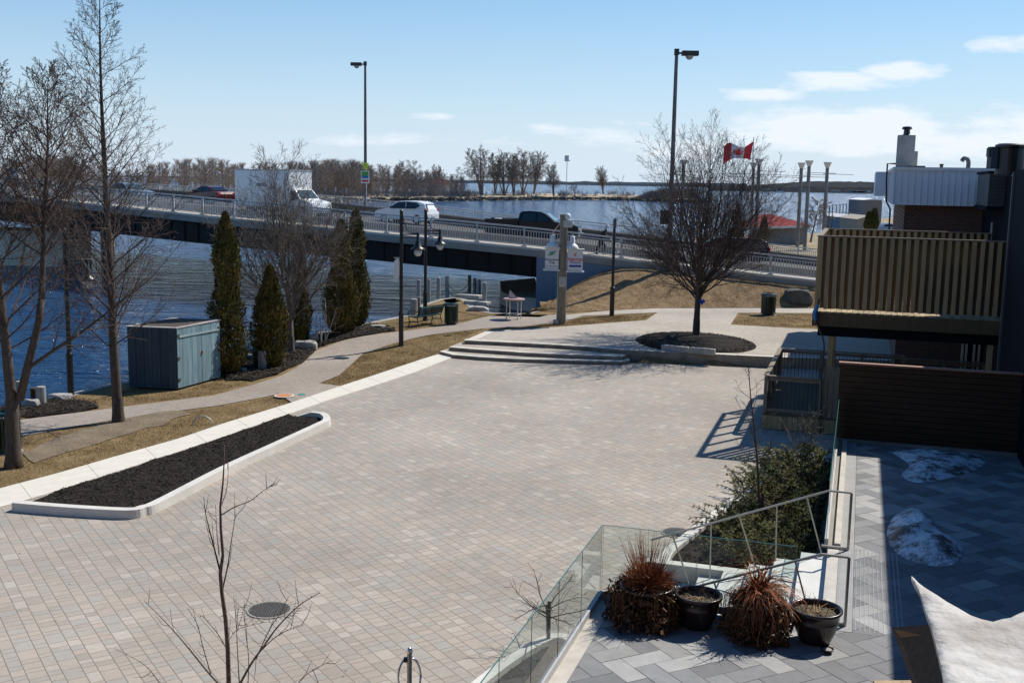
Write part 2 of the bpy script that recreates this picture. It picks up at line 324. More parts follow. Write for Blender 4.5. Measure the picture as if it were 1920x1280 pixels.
M_orange = mat('orange_cover', (.50, .19, .055), .8, var=.12, scale=6)
M_redroof = mat('red_metal_roof', (.26, .010, .015), .85, var=.08, scale=1)
M_redflag = mat('red_flag_cloth', (.80, .03, .04), .75, var=.06, scale=2)
M_whiteflag = mat('white_flag_cloth', (.75, .77, .80), .75, var=.04, scale=2)
M_pink = mat('red_granite_disc', (.36, .23, .22), .6, var=.15, scale=8)
M_leg = mat('pale_metal_leg', (.60, .58, .52), .5, var=.08, scale=5)
M_lampglass = mat('frosted_lamp_globe', (.55, .58, .60), .15, var=.05, scale=3, spec=.8)
M_yellow = mat('fluorescent_yellow', (.70, .85, .02), .5, var=.03)
M_text_dark = mat('dark_lettering', (.09, .10, .11), .6)
M_text_red = mat('red_lettering', (.55, .02, .02), .6, var=.05)
M_text_blue = mat('blue_lettering', (.02, .04, .35), .6, var=.05)
M_teal = mat('teal_print', (.02, .28, .25), .6, var=.05)
M_green_print = mat('green_print', (.10, .35, .05), .6, var=.15)
M_blue_print = mat('blue_print', (.02, .18, .42), .6, var=.1)
M_cloth_black = mat('black_coat', (.012, .012, .014), .85, var=.2, scale=6)
M_cloth_pale = mat('pale_hat', (.55, .55, .56), .9, var=.1, scale=8)
M_skin = mat('skin', (.48, .28, .20), .6, var=.05)
M_tarp = mat('dirty_white_tarpaulin', (.60, .60, .59), .8, scale=2.2, bump=1.0, bscale=9, col2=(.30, .265, .235))
M_postend = mat('sawn_post', (.30, .21, .12), .85, scale=6, bump=.6, bscale=20, col2=(.52, .40, .26))
M_postgrey = mat('grey_post_side', (.10, .10, .11), .9, scale=6, stretch=(5, 5, 1), bump=.6, col2=(.17, .17, .18))
M_landfar = mat('far_dry_field', (.29, .225, .15), .95, scale=.03, var=.3, col2=(.40, .32, .22))
M_landhill = mat('far_wooded_hill', (.045, .055, .06), .95, scale=.02, island=.3, col2=(.11, .09, .085))
M_brick = None
def brickmat():
    m, t, b = nm('dark_brick'); c = t.nodes.new('ShaderNodeTexCoord'); mp = t.nodes.new('ShaderNodeMapping'); mp.inputs['Rotation'].default_value = (math.radians(90), 0, 0)
    s = t.nodes.new('ShaderNodeSeparateXYZ'); t.links.new(c.outputs['Object'], s.inputs[0]); cb = t.nodes.new('ShaderNodeCombineXYZ')
    g = NG(t); t.links.new(g.m('SUBTRACT', g.m('MULTIPLY', s.outputs['X'], .954), g.m('MULTIPLY', s.outputs['Y'], .3)), cb.inputs[0]); t.links.new(s.outputs['Z'], cb.inputs[1])
    br = t.nodes.new('ShaderNodeTexBrick'); t.links.new(cb.outputs[0], br.inputs['Vector']); br.inputs['Scale'].default_value = 1; br.inputs['Brick Width'].default_value = .2; br.inputs['Row Height'].default_value = .075; br.inputs['Mortar Size'].default_value = .008
    br.inputs['Color1'].default_value = (.10, .04, .025, 1); br.inputs['Color2'].default_value = (.06, .028, .02, 1); br.inputs['Mortar'].default_value = (.13, .11, .1, 1)
    t.links.new(br.outputs[0], b.inputs['Base Color']); b.inputs['Roughness'].default_value = .9; return m
M_brick = brickmat()
def snowmat():
    m, t, b = nm('dirty_snow'); c = t.nodes.new('ShaderNodeTexCoord'); n = t.nodes.new('ShaderNodeTexNoise'); n.inputs['Scale'].default_value = 2.2; n.inputs['Detail'].default_value = 10; n.inputs['Roughness'].default_value = .75; t.links.new(c.outputs['Object'], n.inputs[0])
    r = t.nodes.new('ShaderNodeValToRGB'); e = r.color_ramp.elements; e[0].position = .43; e[0].color = (.09, .08, .07, 1); e[1].position = .55; e[1].color = (.80, .83, .88, 1); t.links.new(n.outputs['Fac'], r.inputs[0]); t.links.new(r.outputs[0], b.inputs['Base Color'])
    b.inputs['Roughness'].default_value = .6; bp = t.nodes.new('ShaderNodeBump'); bp.inputs['Distance'].default_value = .05; n2 = t.nodes.new('ShaderNodeTexNoise'); n2.inputs['Scale'].default_value = 14; n2.inputs['Detail'].default_value = 6; t.links.new(c.outputs['Object'], n2.inputs[0]); t.links.new(n2.outputs['Fac'], bp.inputs['Height']); t.links.new(bp.outputs[0], b.inputs['Normal']); return m
M_snow = snowmat()
def watermat():
    m, t, b = nm('river_water'); b.inputs['Base Color'].default_value = (.020, .066, .16, 1); b.inputs['Roughness'].default_value = .16; b.inputs['IOR'].default_value = 1.33
    c = t.nodes.new('ShaderNodeTexCoord'); mp = t.nodes.new('ShaderNodeMapping'); mp.inputs['Rotation'].default_value = (0, 0, .15); mp.inputs['Scale'].default_value = (.42, 1.0, 1); t.links.new(c.outputs['Object'], mp.inputs[0])
    h = None; g = NG(t)
    for sc, w in ((.30, 1.5), (1.1, .75), (3.6, .30)):
        n = t.nodes.new('ShaderNodeTexNoise'); n.inputs['Scale'].default_value = sc; n.inputs['Detail'].default_value = 3; n.inputs['Roughness'].default_value = .55; n.inputs['Distortion'].default_value = .4; t.links.new(mp.outputs[0], n.inputs['Vector'])
        x = g.m('MULTIPLY', n.outputs['Fac'], w); h = x if h is None else g.m('ADD', h, x)
    bp = t.nodes.new('ShaderNodeBump'); bp.inputs['Strength'].default_value = 1; bp.inputs['Distance'].default_value = 1.3; t.links.new(h, bp.inputs['Height']); t.links.new(bp.outputs[0], b.inputs['Normal']); return m
M_water = watermat()
def glassmat(name, tint=(.80, .90, .87), rough=0.0):
    m, t, b = nm(name); b.inputs['Base Color'].default_value = (*tint, 1); b.inputs['Transmission Weight'].default_value = 1; b.inputs['Roughness'].default_value = rough; b.inputs['IOR'].default_value = 1.5
    # architectural pane: straight through for shadows comes from a thin tinted transparency mixed with a fresnel mirror
    t.nodes.remove(b); o = t.nodes['Material Output']; tr = t.nodes.new('ShaderNodeBsdfTransparent'); tr.inputs[0].default_value = (*tint, 1); gl = t.nodes.new('ShaderNodeBsdfGlossy'); gl.inputs['Roughness'].default_value = .01
    df = t.nodes.new('ShaderNodeBsdfDiffuse'); df.inputs[0].default_value = (.45, .55, .52, 1)
    fr = t.nodes.new('ShaderNodeFresnel'); fr.inputs[0].default_value = 1.5; m1 = t.nodes.new('ShaderNodeMixShader'); t.links.new(fr.outputs[0], m1.inputs[0]); t.links.new(tr.outputs[0], m1.inputs[1]); t.links.new(gl.outputs[0], m1.inputs[2])
    m2 = t.nodes.new('ShaderNodeMixShader'); m2.inputs[0].default_value = .05; t.links.new(m1.outputs[0], m2.inputs[1]); t.links.new(df.outputs[0], m2.inputs[2]); t.links.new(m2.outputs[0], o.inputs[0]); return m
M_pane = glassmat('clear_guard_glass', (.86, .93, .90)); M_glassedge = mat('green_glass_edge', (.05, .16, .14), .2, var=.1); M_glassblue = mat('blue_green_glass_edge', (.12, .26, .30), .2, var=.1)

# ================================================================== THE SETTING
# ---- water
mb = MB(); xs = [-9000, -3000, -900, -300, -90, -30, 0, 30, 90, 300, 900, 3000, 9000]; ys = [-300, -60, 0, 30, 60, 100, 160, 260, 420, 700, 1200, 2400, 5000, 14000]
mb.add([(x, y, ZW) for y in ys for x in xs], [(j*13+i, j*13+i+1, (j+1)*13+i+1, (j+1)*13+i) for j in range(13) for i in range(12)])
struct(mb, 'water', M_water)
# ---- plan outlines traced on the ground
def P2(L, z=0.0): return [G(x, y, z) for x, y in L]
curb_far = P2([(-400, 1022), (-150, 960), (0, 917.5), (105, 890), (225, 855), (335, 824), (420, 795), (532, 761), (637, 725.7), (716, 700), (790, 675), (826, 664)])
curb_near = P2([(-400, 1065), (-150, 1000), (0, 952.5), (75, 932), (190, 895), (300, 860), (420, 820), (520, 785), (616, 751.5), (710, 721.7), (775, 700), (848, 671)])
topedge = [G(871, 638, ZU), G(1052, 647, ZU), G(1166, 656, ZU), G(1245, 659.5, ZU), G(1446, 669, ZU), G(1446, 669, ZU)+Vector((7, -.6, 0))]
plaza_poly = [p.xy for p in curb_near]+[Vector((-2.4, 42.84)), Vector((-.26, 42.35)), Vector((4.65, 42.43)), Vector((10.1, 42.2)), Vector((16, 41.6)), Vector((16, 12)), Vector((4, -2)), Vector((-20, -2)), Vector((-26, 6))]
up_poly = [p.xy for p in topedge]+[q.xy for q in P2([(1800, 622), (1560, 618), (1481, 615), (1370, 608.5), (1384, 586), (1233, 586), (1212, 600), (1042, 613), (912, 620)], ZU)]
def hgt(x, y):      # lawn level: rises beside the steps to the raised plaza, then to the bridge approach
    L = Vector((-2.6, 43.4)); n = Vector((-.10, .995)); d = (Vector((x, y))-L).dot(n)
    t = min(1, max(0, d/3.4)); h = ZU*t*t*(3-2*t)
    if x < -4: h *= 1.0
    return h
def T(px, py):
    z = 0.0
    for _ in range(14):
        p = G(px, py, z); z = z*.4+.6*hgt(p.x, p.y)
    return G(px, py, z)
shore = [Vector((-45, 12)), Vector((-24, 27))]+[T(*q).xy for q in [(-60, 790), (0, 772), (60, 760), (95, 750), (141, 736), (193, 723), (300, 705), (400, 672), (458, 655), (560, 632), (640, 615), (692, 605), (748, 594), (772, 588), (787, 573), (825, 561), (852, 558), (873, 561), (888, 574), (903, 583), (925, 587), (985, 589), (1003, 583)]]
land_poly = shore+[Vector((1.6, 60)), Vector((4, 66)), Vector((6, 92)), Vector((60, 110)), Vector((120, 90)), Vector((120, -30)), Vector((-45, -30))]
tx0, ty0, st = -46.0, -6.0, 0.5; nxg, nyg = 190, 160
mb = MB(); idx = {}
def inp(x, y): return inside(x, y, plaza_poly) or inside(x, y, up_poly)
from functools import lru_cache
@lru_cache(maxsize=None)
def vert(i, j):
    x, y = tx0+i*st, ty0+j*st; z = hgt(x, y)-.012
    if inside(x, y, plaza_poly): z = -.08
    elif inside(x, y, up_poly): z = ZU-.10
    mb.v.append((x, y, z+.008*noise.noise((x*.7, y*.7, 0)) if z > -.05 and not inside(x, y, up_poly) else z)); return len(mb.v)-1
for j in range(nyg):
    for i in range(nxg):
        if inside(tx0+(i+.5)*st, ty0+(j+.5)*st, land_poly): mb.f.append((vert(i, j), vert(i+1, j), vert(i+1, j+1), vert(i, j+1)))
mb.mi = [0]*len(mb.f)
# strip that carries the lawn exactly to the water's edge
sh = [Vector((p.x, p.y, hgt(p.x, p.y))) for p in shore]; cen = []
for i, p in enumerate(sh):
    t = (sh[min(i+1, len(sh)-1)]-sh[max(i-1, 0)]); nrm = Vector((t.y, -t.x, 0)).normalized(); q = p+nrm*1.3; q.z = hgt(q.x, q.y); cen.append(q+Vector((0, 0, .006)))
mb.ruled(cen, [p+Vector((0, 0, .006)) for p in sh])
struct(mb, 'ground', M_grass)
# quay wall along the shore
mb = MB(); q0 = []; q1 = []
for i, p in enumerate(sh):
    t = (sh[min(i+1, len(sh)-1)]-sh[max(i-1, 0)]); nrm = Vector((t.y, -t.x, 0)).normalized(); q0.append((p, nrm))
mb.ruled([p+nn*.32+Vector((0, 0, .02)) for p, nn in q0], [p-nn*.02+Vector((0, 0, .02)) for p, nn in q0])
mb.ruled([p-nn*.02+Vector((0, 0, .02)) for p, nn in q0], [Vector((p.x, p.y, -2.2))-nn*.02 for p, nn in q0])
tag(mb.build('quay_wall', M_bridgec), 'concrete quay wall along the water edge beside the lawn and path', 'quay wall')
# ---- plaza sheets
mb = MB(); pl = [(p.x, p.y, .004) for p in plaza_poly]; mb.add(pl, [tuple(range(len(pl)-1, -1, -1))]); struct(mb, 'plaza', M_plaza, fix=True)
mb = MB(); pl = [(p.x, p.y, ZU+.002) for p in up_poly]; mb.add(pl, [tuple(range(len(pl)))]); struct(mb, 'raised_plaza', M_plaza2, fix=True)
for n_ in ('plaza', 'raised_plaza'):
    me = bpy.data.objects[n_].data
    if me.polygons[0].normal.z < 0: me.flip_normals()
# ---- paths
def drape(a, b, nx, off, n=60):
    A_, B_ = arc_resample(a, n), arc_resample(b, n); m = MB(); vs = []
    for p, q in zip(A_, B_):
        for k in range(nx+1):
            v = Vector(p).lerp(Vector(q), k/nx); v.z = hgt(v.x, v.y)+off; vs.append(v)
    w = nx+1; m.add(vs, [(i*w+k, i*w+k+1, (i+1)*w+k+1, (i+1)*w+k) for i in range(n-1) for k in range(nx)]); return m
pa_up = [T(*q) for q in [(-260, 835), (-90, 806), (37, 787), (230, 762.5), (402, 741), (478, 720), (529, 703.5), (562.5, 685), (590.6, 657), (641, 639), (711.6, 626), (748, 622), (858, 607), (910, 594), (935, 589), (983, 590), (1063, 590)]]
pa_lo = [T(*q) for q in [(-260, 880), (-90, 842), (37, 818), (120, 800), (210, 787.5), (275, 777), (380, 765), (461, 751.5), (532, 737), (593.5, 721), (635.6, 703.5), (655, 686.6), (678, 664), (711.6, 651.5), (754, 640), (800, 629), (869, 620), (914.6, 615), (1042, 608.6), (1063, 601)]]
# match both sides by eye-level stations
def stations(L, xs):
    r = []
    for x in xs:
        for a, b in zip(L, L[1:]):
            xa, xb = PJ(a)[0], PJ(b)[0]
            if (xa-x)*(xb-x) <= 0 and abs(xa-xb) > 1e-6: r.append(a.lerp(b, (x-xa)/(xb-xa))); break
        else: r.append(L[0] if x < PJ(L[0])[0] else L[-1])
    return r
up_x = [-260, -90, 37, 210, 300, 402, 478, 529, 562, 575, 590, 615, 641, 680, 711, 748, 800, 858, 910, 935, 983, 1063]
lo_x = [-260, -90, 37, 210, 300, 402, 500, 590, 635, 645, 655, 668, 680, 700, 725, 754, 800, 850, 905, 935, 983, 1063]
ua = stations(pa_up, up_x); la = stations(pa_lo, lo_x); ua2 = []; la2 = []
for i in range(len(ua)-1):
    for k in range(4): ua2.append(ua[i].lerp(ua[i+1], k/4)); la2.append(la[i].lerp(la[i+1], k/4))
ua2.append(ua[-1]); la2.append(la[-1]); m = MB(); vs = []
for p, q in zip(ua2, la2):
    for k in range(9):
        v = p.lerp(q, k/8); v.z = hgt(v.x, v.y)+.006; vs.append(v)
m.add(vs, [(i*9+k, (i+1)*9+k, (i+1)*9+k+1, i*9+k+1) for i in range(len(ua2)-1) for k in range(8)]); struct(m, 'footpath', M_path)
# the short link from the path to the kerb of the plaza
m = MB(); lk = [(p.x, p.y, .026) for p in P2([(520, 738), (594, 720), (641, 725.4), (583, 744), (548, 757)], -.014)]; m.add(lk, [tuple(range(5))]); o = struct(m, 'path_link', M_path)
if o.data.polygons[0].normal.z < 0: o.data.flip_normals()
# back path, on the level of the raised plaza
m = MB(); b_up = P2([(1063, 590), (1144, 582), (1232, 578), (1380, 577.5), (1560, 578), (1800, 582)], ZU); b_lo = P2([(1063, 601), (1093, 592), (1228, 586), (1384, 586.5), (1560, 587), (1800, 590)], ZU)
m.ruled([p+Vector((0, 0, .006)) for p in b_up], [p+Vector((0, 0, .006)) for p in b_lo]); o = struct(m, 'back_path', M_plaza2)
# small island of kerb along the plaza (flush concrete band)
ca, cb = arc_resample(curb_far, 70), arc_resample(curb_near, 70); m = MB()
for a in ca+cb: a.z = .035
m.ruled(ca, cb, 3); m.ruled([a+Vector((0, 0, -.12)) for a in ca], ca); m.ruled(cb, [a+Vector((0, 0, -.12)) for a in cb]); struct(m, 'kerb_band', M_concrete, fix=True)
m = MB()
for i in range(3, 69, 5): m.bar(ca[i]+Vector((0, 0, .0012)), cb[i]+Vector((0, 0, .0012)), .012, .002)
struct(m, 'kerb_joints', mat('concrete_joint', (.33, .31, .27), .95))
# ---- steps up to the raised plaza
def tier(front, back, z, th, name):
    t = MB(); lip = []; n = len(front)
    for i, p in enumerate(front):
        d = (back[i]-p); d.z = 0; lip.append(p+d.normalized()*min(.36, d.length*.6))
    t.m = 0; t.ruled([Vector((p.x, p.y, z)) for p in front], [Vector((p.x, p.y, z)) for p in lip])
    t.m = 1; t.ruled([Vector((p.x, p.y, z-.003)) for p in lip], [Vector((p.x, p.y, z-.003)) for p in back])
    # rock-faced riser
    t.m = 2; f = arc_resample(front, 60); top = [Vector((p.x, p.y, z)) for p in f]; mid = [Vector((p.x+.012*rnd.uniform(-1, 1), p.y-.02-.02*rnd.random(), z-th*.45)) for p in f]; bot = [Vector((p.x, p.y+.01, z-th-.03)) for p in f]
    t.ruled(mid, top); t.ruled(bot, mid)
    for i in (0, -1): t.add([Vector((front[i].x, front[i].y, z)), Vector((back[i].x, back[i].y, z)), Vector((back[i].x, back[i].y, z-th-.03)), Vector((front[i].x, front[i].y, z-th-.03))], [(0, 1, 2, 3)])
    return t
stp = thing('plaza_steps', (0, 43, 0), 'wide low stone steps curving up from the paved plaza to the raised plaza', 'steps')
t1f = [Vector((-2.93, 43.74, 0)), Vector((-2.35, 42.95, 0)), Vector((-1.3, 42.52, 0)), Vector((.2, 42.2, 0)), Vector((2.2, 42.02, 0)), Vector((4.31, 41.98, 0)), Vector((4.64, 42.41, 0))]
t2f = [Vector((-2.56, 44.01, 0)), Vector((-1.7, 43.65, 0)), Vector((-.6, 43.3, 0)), Vector((.7, 42.85, 0)), Vector((2.2, 42.6, 0)), Vector((4.32, 42.37, 0)), Vector((4.4, 42.6, 0))]
t3f = [G(871, 638, ZU), G(930, 640.5, ZU), G(990, 643.5, ZU), G(1052, 647, ZU), G(1110, 651, ZU), G(1166, 656, ZU), G(1180, 656.7, ZU)]
b1 = [Vector((p.x, p.y+.05, 0)) for p in t2f]; b1[0] = Vector((-2.5, 44.8, 0)); b1[-1] = Vector((4.66, 43.0, 0)); b1[-2] = Vector((4.4, 42.7, 0)); b2 = [Vector((p.x, p.y+.05, 0)) for p in t3f]; b2[0] = Vector((-2.2, 45.3, 0)); b2[-1] = Vector((4.7, 43.1, 0))
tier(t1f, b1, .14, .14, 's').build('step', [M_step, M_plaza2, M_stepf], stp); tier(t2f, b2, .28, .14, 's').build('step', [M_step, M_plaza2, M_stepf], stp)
b3 = [p+Vector((.25, .75, 0)) for p in t3f]
o3 = MB(); f3 = arc_resample(t3f, 50)
o3.m = 0; o3.ruled([Vector((p.x, p.y-.04, ZU+.01)) for p in f3], [Vector((p.x, p.y+.34, ZU+.01)) for p in f3]); o3.m = 1
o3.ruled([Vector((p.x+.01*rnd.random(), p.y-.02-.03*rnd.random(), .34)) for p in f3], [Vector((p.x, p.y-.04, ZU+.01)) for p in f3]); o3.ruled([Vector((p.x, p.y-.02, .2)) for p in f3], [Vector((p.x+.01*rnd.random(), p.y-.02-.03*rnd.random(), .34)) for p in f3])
e0, e1 = G(871, 638, ZU+.012), G(912, 620, ZU+.012); o3.m = 0; o3.ruled([e0, e1], [e0+Vector((.42, 0, 0)), e1+Vector((.42, .05, 0))]); o3.m = 1; o3.ruled([e1, e0], [e1-Vector((0, 0, .5)), e0-Vector((0, 0, .5))])
o3.build('top_step', [M_step, M_stepf], stp)
# retaining wall on the right of the steps
w = MB(); f4 = arc_resample([G(1166, 656, ZU), G(1245, 659.5, ZU), G(1446, 669, ZU), G(1446, 669, ZU)+Vector((7, -.6, 0))], 70); w.m = 0
w.ruled([Vector((p.x, p.y-.05, ZU+.014)) for p in f4], [Vector((p.x, p.y+.26, ZU+.014)) for p in f4]); w.m = 1
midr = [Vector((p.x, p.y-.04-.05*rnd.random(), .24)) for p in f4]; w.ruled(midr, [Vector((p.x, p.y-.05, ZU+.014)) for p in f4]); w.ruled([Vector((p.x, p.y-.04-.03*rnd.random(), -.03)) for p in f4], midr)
tag(w.build('retaining_wall', [M_step, M_stepf]), 'low dark block retaining wall with pale coping between steps and wooden deck', 'wall')
# ---- round mulch bed with its tree, stone edging in front
bedc = Vector((7.72, 45.6, ZU)); m = MB(); ring = []
vs = [bedc+Vector((0, 0, .16))]
for r_, h_ in ((.35, .14), (.7, .09), (.93, .035), (1.0, .008)):
    for k in range(48):
        a = 2*math.pi*k/48; jr = r_*(1+.012*noise.noise((math.cos(a)*3, math.sin(a)*3, r_)))
        y = max(-2.75, 3.2*jr*math.sin(a)); vs.append(bedc+Vector((2.48*jr*math.cos(a), y, h_+.02*noise.noise((math.cos(a)*5*r_, math.sin(a)*5*r_, 2)))))
fs = [(0, 1+k, 1+(k+1) % 48) for k in range(48)]+[(1+i*48+k, 1+(i+1)*48+k, 1+(i+1)*48+(k+1) % 48, 1+i*48+(k+1) % 48) for i in range(3) for k in range(48)]
m.add(vs, fs); struct(m, 'tree_bed_mulch', M_mulch, smooth=True)
for i, (a, b) in enumerate((((1241, 651), (1291, 656)), ((1294, 656), (1341, 660)))):
    p, q = G(*a, ZU+.12), G(*b, ZU+.12); s_ = MB(); s_.bar(p, q, .22, .24); o = s_.build('edging_stone', M_rock, bevel=.03)
    tag(o, ('left' if i == 0 else 'right')+' one of two pale stone blocks laid in the mulch before the big bare tree', 'stone block', 'stone blocks in the round bed')
# ---- long planter beside the plaza
o_px = [(28, 943), (125, 951), (237, 957), (268, 952), (300, 940), (420, 878), (520, 832), (598, 796), (612, 788), (610, 780), (596, 775), (553, 773)]
kc = catmull([G(x, y, .15) for x, y in o_px], 6); kr = MB(); n_ = len(kc); rows = [[], [], [], []]
for i, p in enumerate(kc):
    t = (kc[min(i+1, n_-1)]-kc[max(i-1, 0)]).normalized(); nr = Vector((t.y, -t.x, 0)); tp = 1 if i < 8 else (min(1, (n_-1-i)/4) if i > n_-6 else 1)
    z = .02+.17*min(1, tp)
    rows[0].append(Vector((p.x, p.y, -.05))+nr*.12); rows[1].append(Vector((p.x, p.y, z))+nr*.10); rows[2].append(Vector((p.x, p.y, z))-nr*.10); rows[3].append(Vector((p.x, p.y, -.05))-nr*.10)
for i in range(3): kr.ruled(rows[i], rows[i+1])
pt = thing('long_planter', (-7, 24, 0), 'long tapering planting bed of black mulch with a raised white concrete kerb beside the plaza', 'planter')
kr.build('kerb', M_kerb, pt, fix=True)
inner = [(p.x, p.y) for p in rows[2]]; far_edge = [(p.x, p.y) for p in P2([(540, 779), (420, 822), (300, 862), (190, 898), (90, 930), (75, 938)])]
cl = inner+far_edge; bmx = bmesh.new(); vv = [bmx.verts.new((x, y, .045)) for x, y in cl]; bmx.faces.new(vv); bmesh.ops.triangulate(bmx, faces=bmx.faces[:])
for _ in range(3): bmesh.ops.subdivide_edges(bmx, edges=[e for e in bmx.edges if e.calc_length() > .35], cuts=1); bmesh.ops.triangulate(bmx, faces=bmx.faces[:])
for v in bmx.verts: v.co.z = .05+.05*noise.noise((v.co.x*2.1, v.co.y*2.1, 0))
me = bpy.data.meshes.new('mulch'); bmesh.ops.recalc_face_normals(bmx, faces=bmx.faces[:]); bmx.to_mesh(me); bmx.free(); me.materials.append(M_mulch); o = bpy.data.objects.new('mulch', me); SC.collection.objects.link(o); o.parent = pt; o.matrix_parent_inverse = Matrix.Translation(-pt.location)
# mulch chips standing proud, so that the bed does not read as a sheet
def chips(poly, z, n, size, name, mat_, parent=None, zf=None):
    m = MB(); xs = [p[0] for p in poly]; ys = [p[1] for p in poly]; c = 0
    while c < n:
        x, y = rnd.uniform(min(xs), max(xs)), rnd.uniform(min(ys), max(ys))
        if not inside(x, y, poly): continue
        c += 1; a = rnd.uniform(0, 6.28); d = Vector((math.cos(a), math.sin(a), rnd.uniform(-.4, .4)))*size*rnd.uniform(.5, 1.3); s_ = Vector((-math.sin(a), math.cos(a), rnd.uniform(-.8, .8)))*size*.3
        p = Vector((x, y, (zf(x, y) if zf else z)+.012)); m.add([p-d-s_, p+d-s_, p+d+s_, p-d+s_], [(0, 1, 2, 3)])
    return m
M_chip = mat('bark_chip', (.014, .011, .009), .95, island=.8, col2=(.045, .037, .03), spec=.1); 
chips(cl, .06, 9000, .026, 'c', M_chip, zf=lambda x, y: .05+.05*noise.noise((x*2.1, y*2.1, 0))).build('mulch_chips', M_chip, pt)
tb_ = [(bedc.x+2.4*math.cos(a), bedc.y+max(-2.6, 3.1*math.sin(a))) for a in [6.283*k/40 for k in range(40)]]
tag(chips(tb_, .5, 3500, .045, 'c', mat('bark_chip_light', (.02, .016, .013), .95, island=.8, col2=(.09, .075, .06), spec=.1), zf=lambda x, y: ZU+.03+.11*max(0, 1-math.hypot((x-bedc.x)/2.48, (y-bedc.y)/3.2))).build('bark_mulch', MATS['bark_chip_light']), 'coarse bark mulch round the foot of the big bare tree', 'mulch', kind='stuff')
# ---- mulch beds by the water
def drape_poly(px, name, off=.03, amp=.05, m_=None):
    P_ = [T(*q) for q in px]; bmx = bmesh.new(); bmx.faces.new([bmx.verts.new(p) for p in P_]); bmesh.ops.triangulate(bmx, faces=bmx.faces[:])
    for _ in range(3): bmesh.ops.subdivide_edges(bmx, edges=[e for e in bmx.edges if e.calc_length() > .5], cuts=1); bmesh.ops.triangulate(bmx, faces=bmx.faces[:])
    for v in bmx.verts:
        edge = v.is_boundary
        if edge: v.co.x += .22*noise.noise((v.co.x*1.3, v.co.y*1.3, 8)); v.co.y += .30*noise.noise((v.co.x*1.3, v.co.y*1.3, 11))
        v.co.z = hgt(v.co.x, v.co.y)+off+(0 if edge else amp*(1+noise.noise((v.co.x*1.4, v.co.y*1.4, 3))))
    me = bpy.data.meshes.new(name); bmesh.ops.recalc_face_normals(bmx, faces=bmx.faces[:]); bmx.to_mesh(me); bmx.free(); me.materials.append(m_ or M_mulch); o = bpy.data.objects.new(name, me); SC.collection.objects.link(o); o['kind'] = 'structure'
    if me.polygons and sum(p.normal.z for p in me.polygons) < 0: me.flip_normals()
    return P_
drape_poly([(-120, 800), (40, 757), (140, 750), (180, 757), (188, 766), (120, 776), (40, 785), (-120, 806)], 'mulch_by_water'); bedA = [T(*q).xy for q in [(-120, 800), (40, 757), (140, 750), (180, 757), (188, 766), (120, 776), (40, 785), (-120, 806)]]; tag(chips(bedA, .1, 1800, .04, 'c', MATS['bark_chip_light'], zf=lambda x, y: .08+.05*(1+noise.noise((x*1.4, y*1.4, 3)))*.6).build('bark_mulch', MATS['bark_chip_light']), 'coarse bark mulch round the far left bollards', 'mulch', kind='stuff')
bedB = drape_poly([(395, 702), (470, 668), (560, 646), (640, 622), (690, 608), (735, 616), (742, 620), (700, 626), (640, 638), (588, 655), (560, 683), (527, 701), (474, 714), (430, 712)], 'mulch_by_path'); tag(chips([p.xy for p in bedB], .1, 5000, .045, 'c', MATS['bark_chip_light'], zf=lambda x, y: hgt(x, y)+.08+.05*(1+noise.noise((x*1.4, y*1.4, 3)))*.6).build('bark_mulch', MATS['bark_chip_light']), 'coarse bark mulch under the cedars beside the path', 'mulch', kind='stuff')
dirt_px = [(40, 850), (130, 812), (210, 790), (300, 772), (345, 770), (360, 778), (300, 795), (200, 825), (130, 848), (60, 868)]
M_dirt = mat('worn_earth', (.125, .095, .06), .95, scale=1.6, bump=.8, bscale=16, col2=(.235, .18, .12))
drape_poly(dirt_px, 'worn_earth_patch', .006, .006, M_dirt)
# ---- embankment up to the bridge
def road_pt(L):
    return [A(x, y, d) for x, y, d in L]
RP = catmull(road_pt([(-420, 339, 107), (-200, 349, 96), (37, 368, 85.2), (170, 381, 79.2), (310, 395.6, 74), (500, 415, 69.2), (713, 436, 66), (896, 454, 64.4), (1015, 465.5, 63.7), (1131, 480, 63.2), (1300, 499, 62.6), (1485, 519.5, 62.2), (1640, 537, 61.9), (1820, 558, 61.6), (2100, 590, 61.2)]), 24)
RP = arc_resample(RP, 360)
for _ in range(60): RP = [RP[0]]+[RP[k-1]*.25+RP[k]*.5+RP[k+1]*.25 for k in range(1, 359)]+[RP[-1]]
RP = arc_resample(RP, 360)
def rframe(i):
    t = (RP[min(i+1, 359)]-RP[max(i-1, 0)]); t.z = 0; t.normalize(); return RP[i], t, Vector((-t.y, t.x, 0)) # n points to the far side
def sup(i):
    x = PJ(RP[i])[0]; t = min(1, max(0, (1150-x)/450)); return -(.26+.36*t*t*(3-2*t))/22.5
def sup_old(i):
    x = PJ(RP[i])[0]; t = min(1, max(0, (900-x)/700)); return 0.0
def at(i, o, dz=0.0):
    p, t, n = rframe(i); return p+n*o+Vector((0, 0, dz+sup(i)*o))
def near_i(px, o=0.0, dz=0.0): return min(range(360), key=lambda i: abs(PJ(at(i, o, dz))[0]-px))
i_ab = near_i(1003)
foot = [(985, 591), (1003, 583), (1040, 584.5), (1090, 584), (1144, 581.5), (1232, 577.8), (1380, 577), (1560, 577.5), (1800, 581), (2100, 588)]
ft = arc_resample(P2(foot, ZU), 60)
tops = [G(985, 591, ZU), A(1040, 562, 60.6), A(1075, 535, 62.0), A(1120, 512, 62.7), A(1175, 500, 62.8)]
ir = near_i(1185); tl = arc_resample(tops+[at(i, -.35, -.42) for i in range(ir+2, 358, 6)], 60)
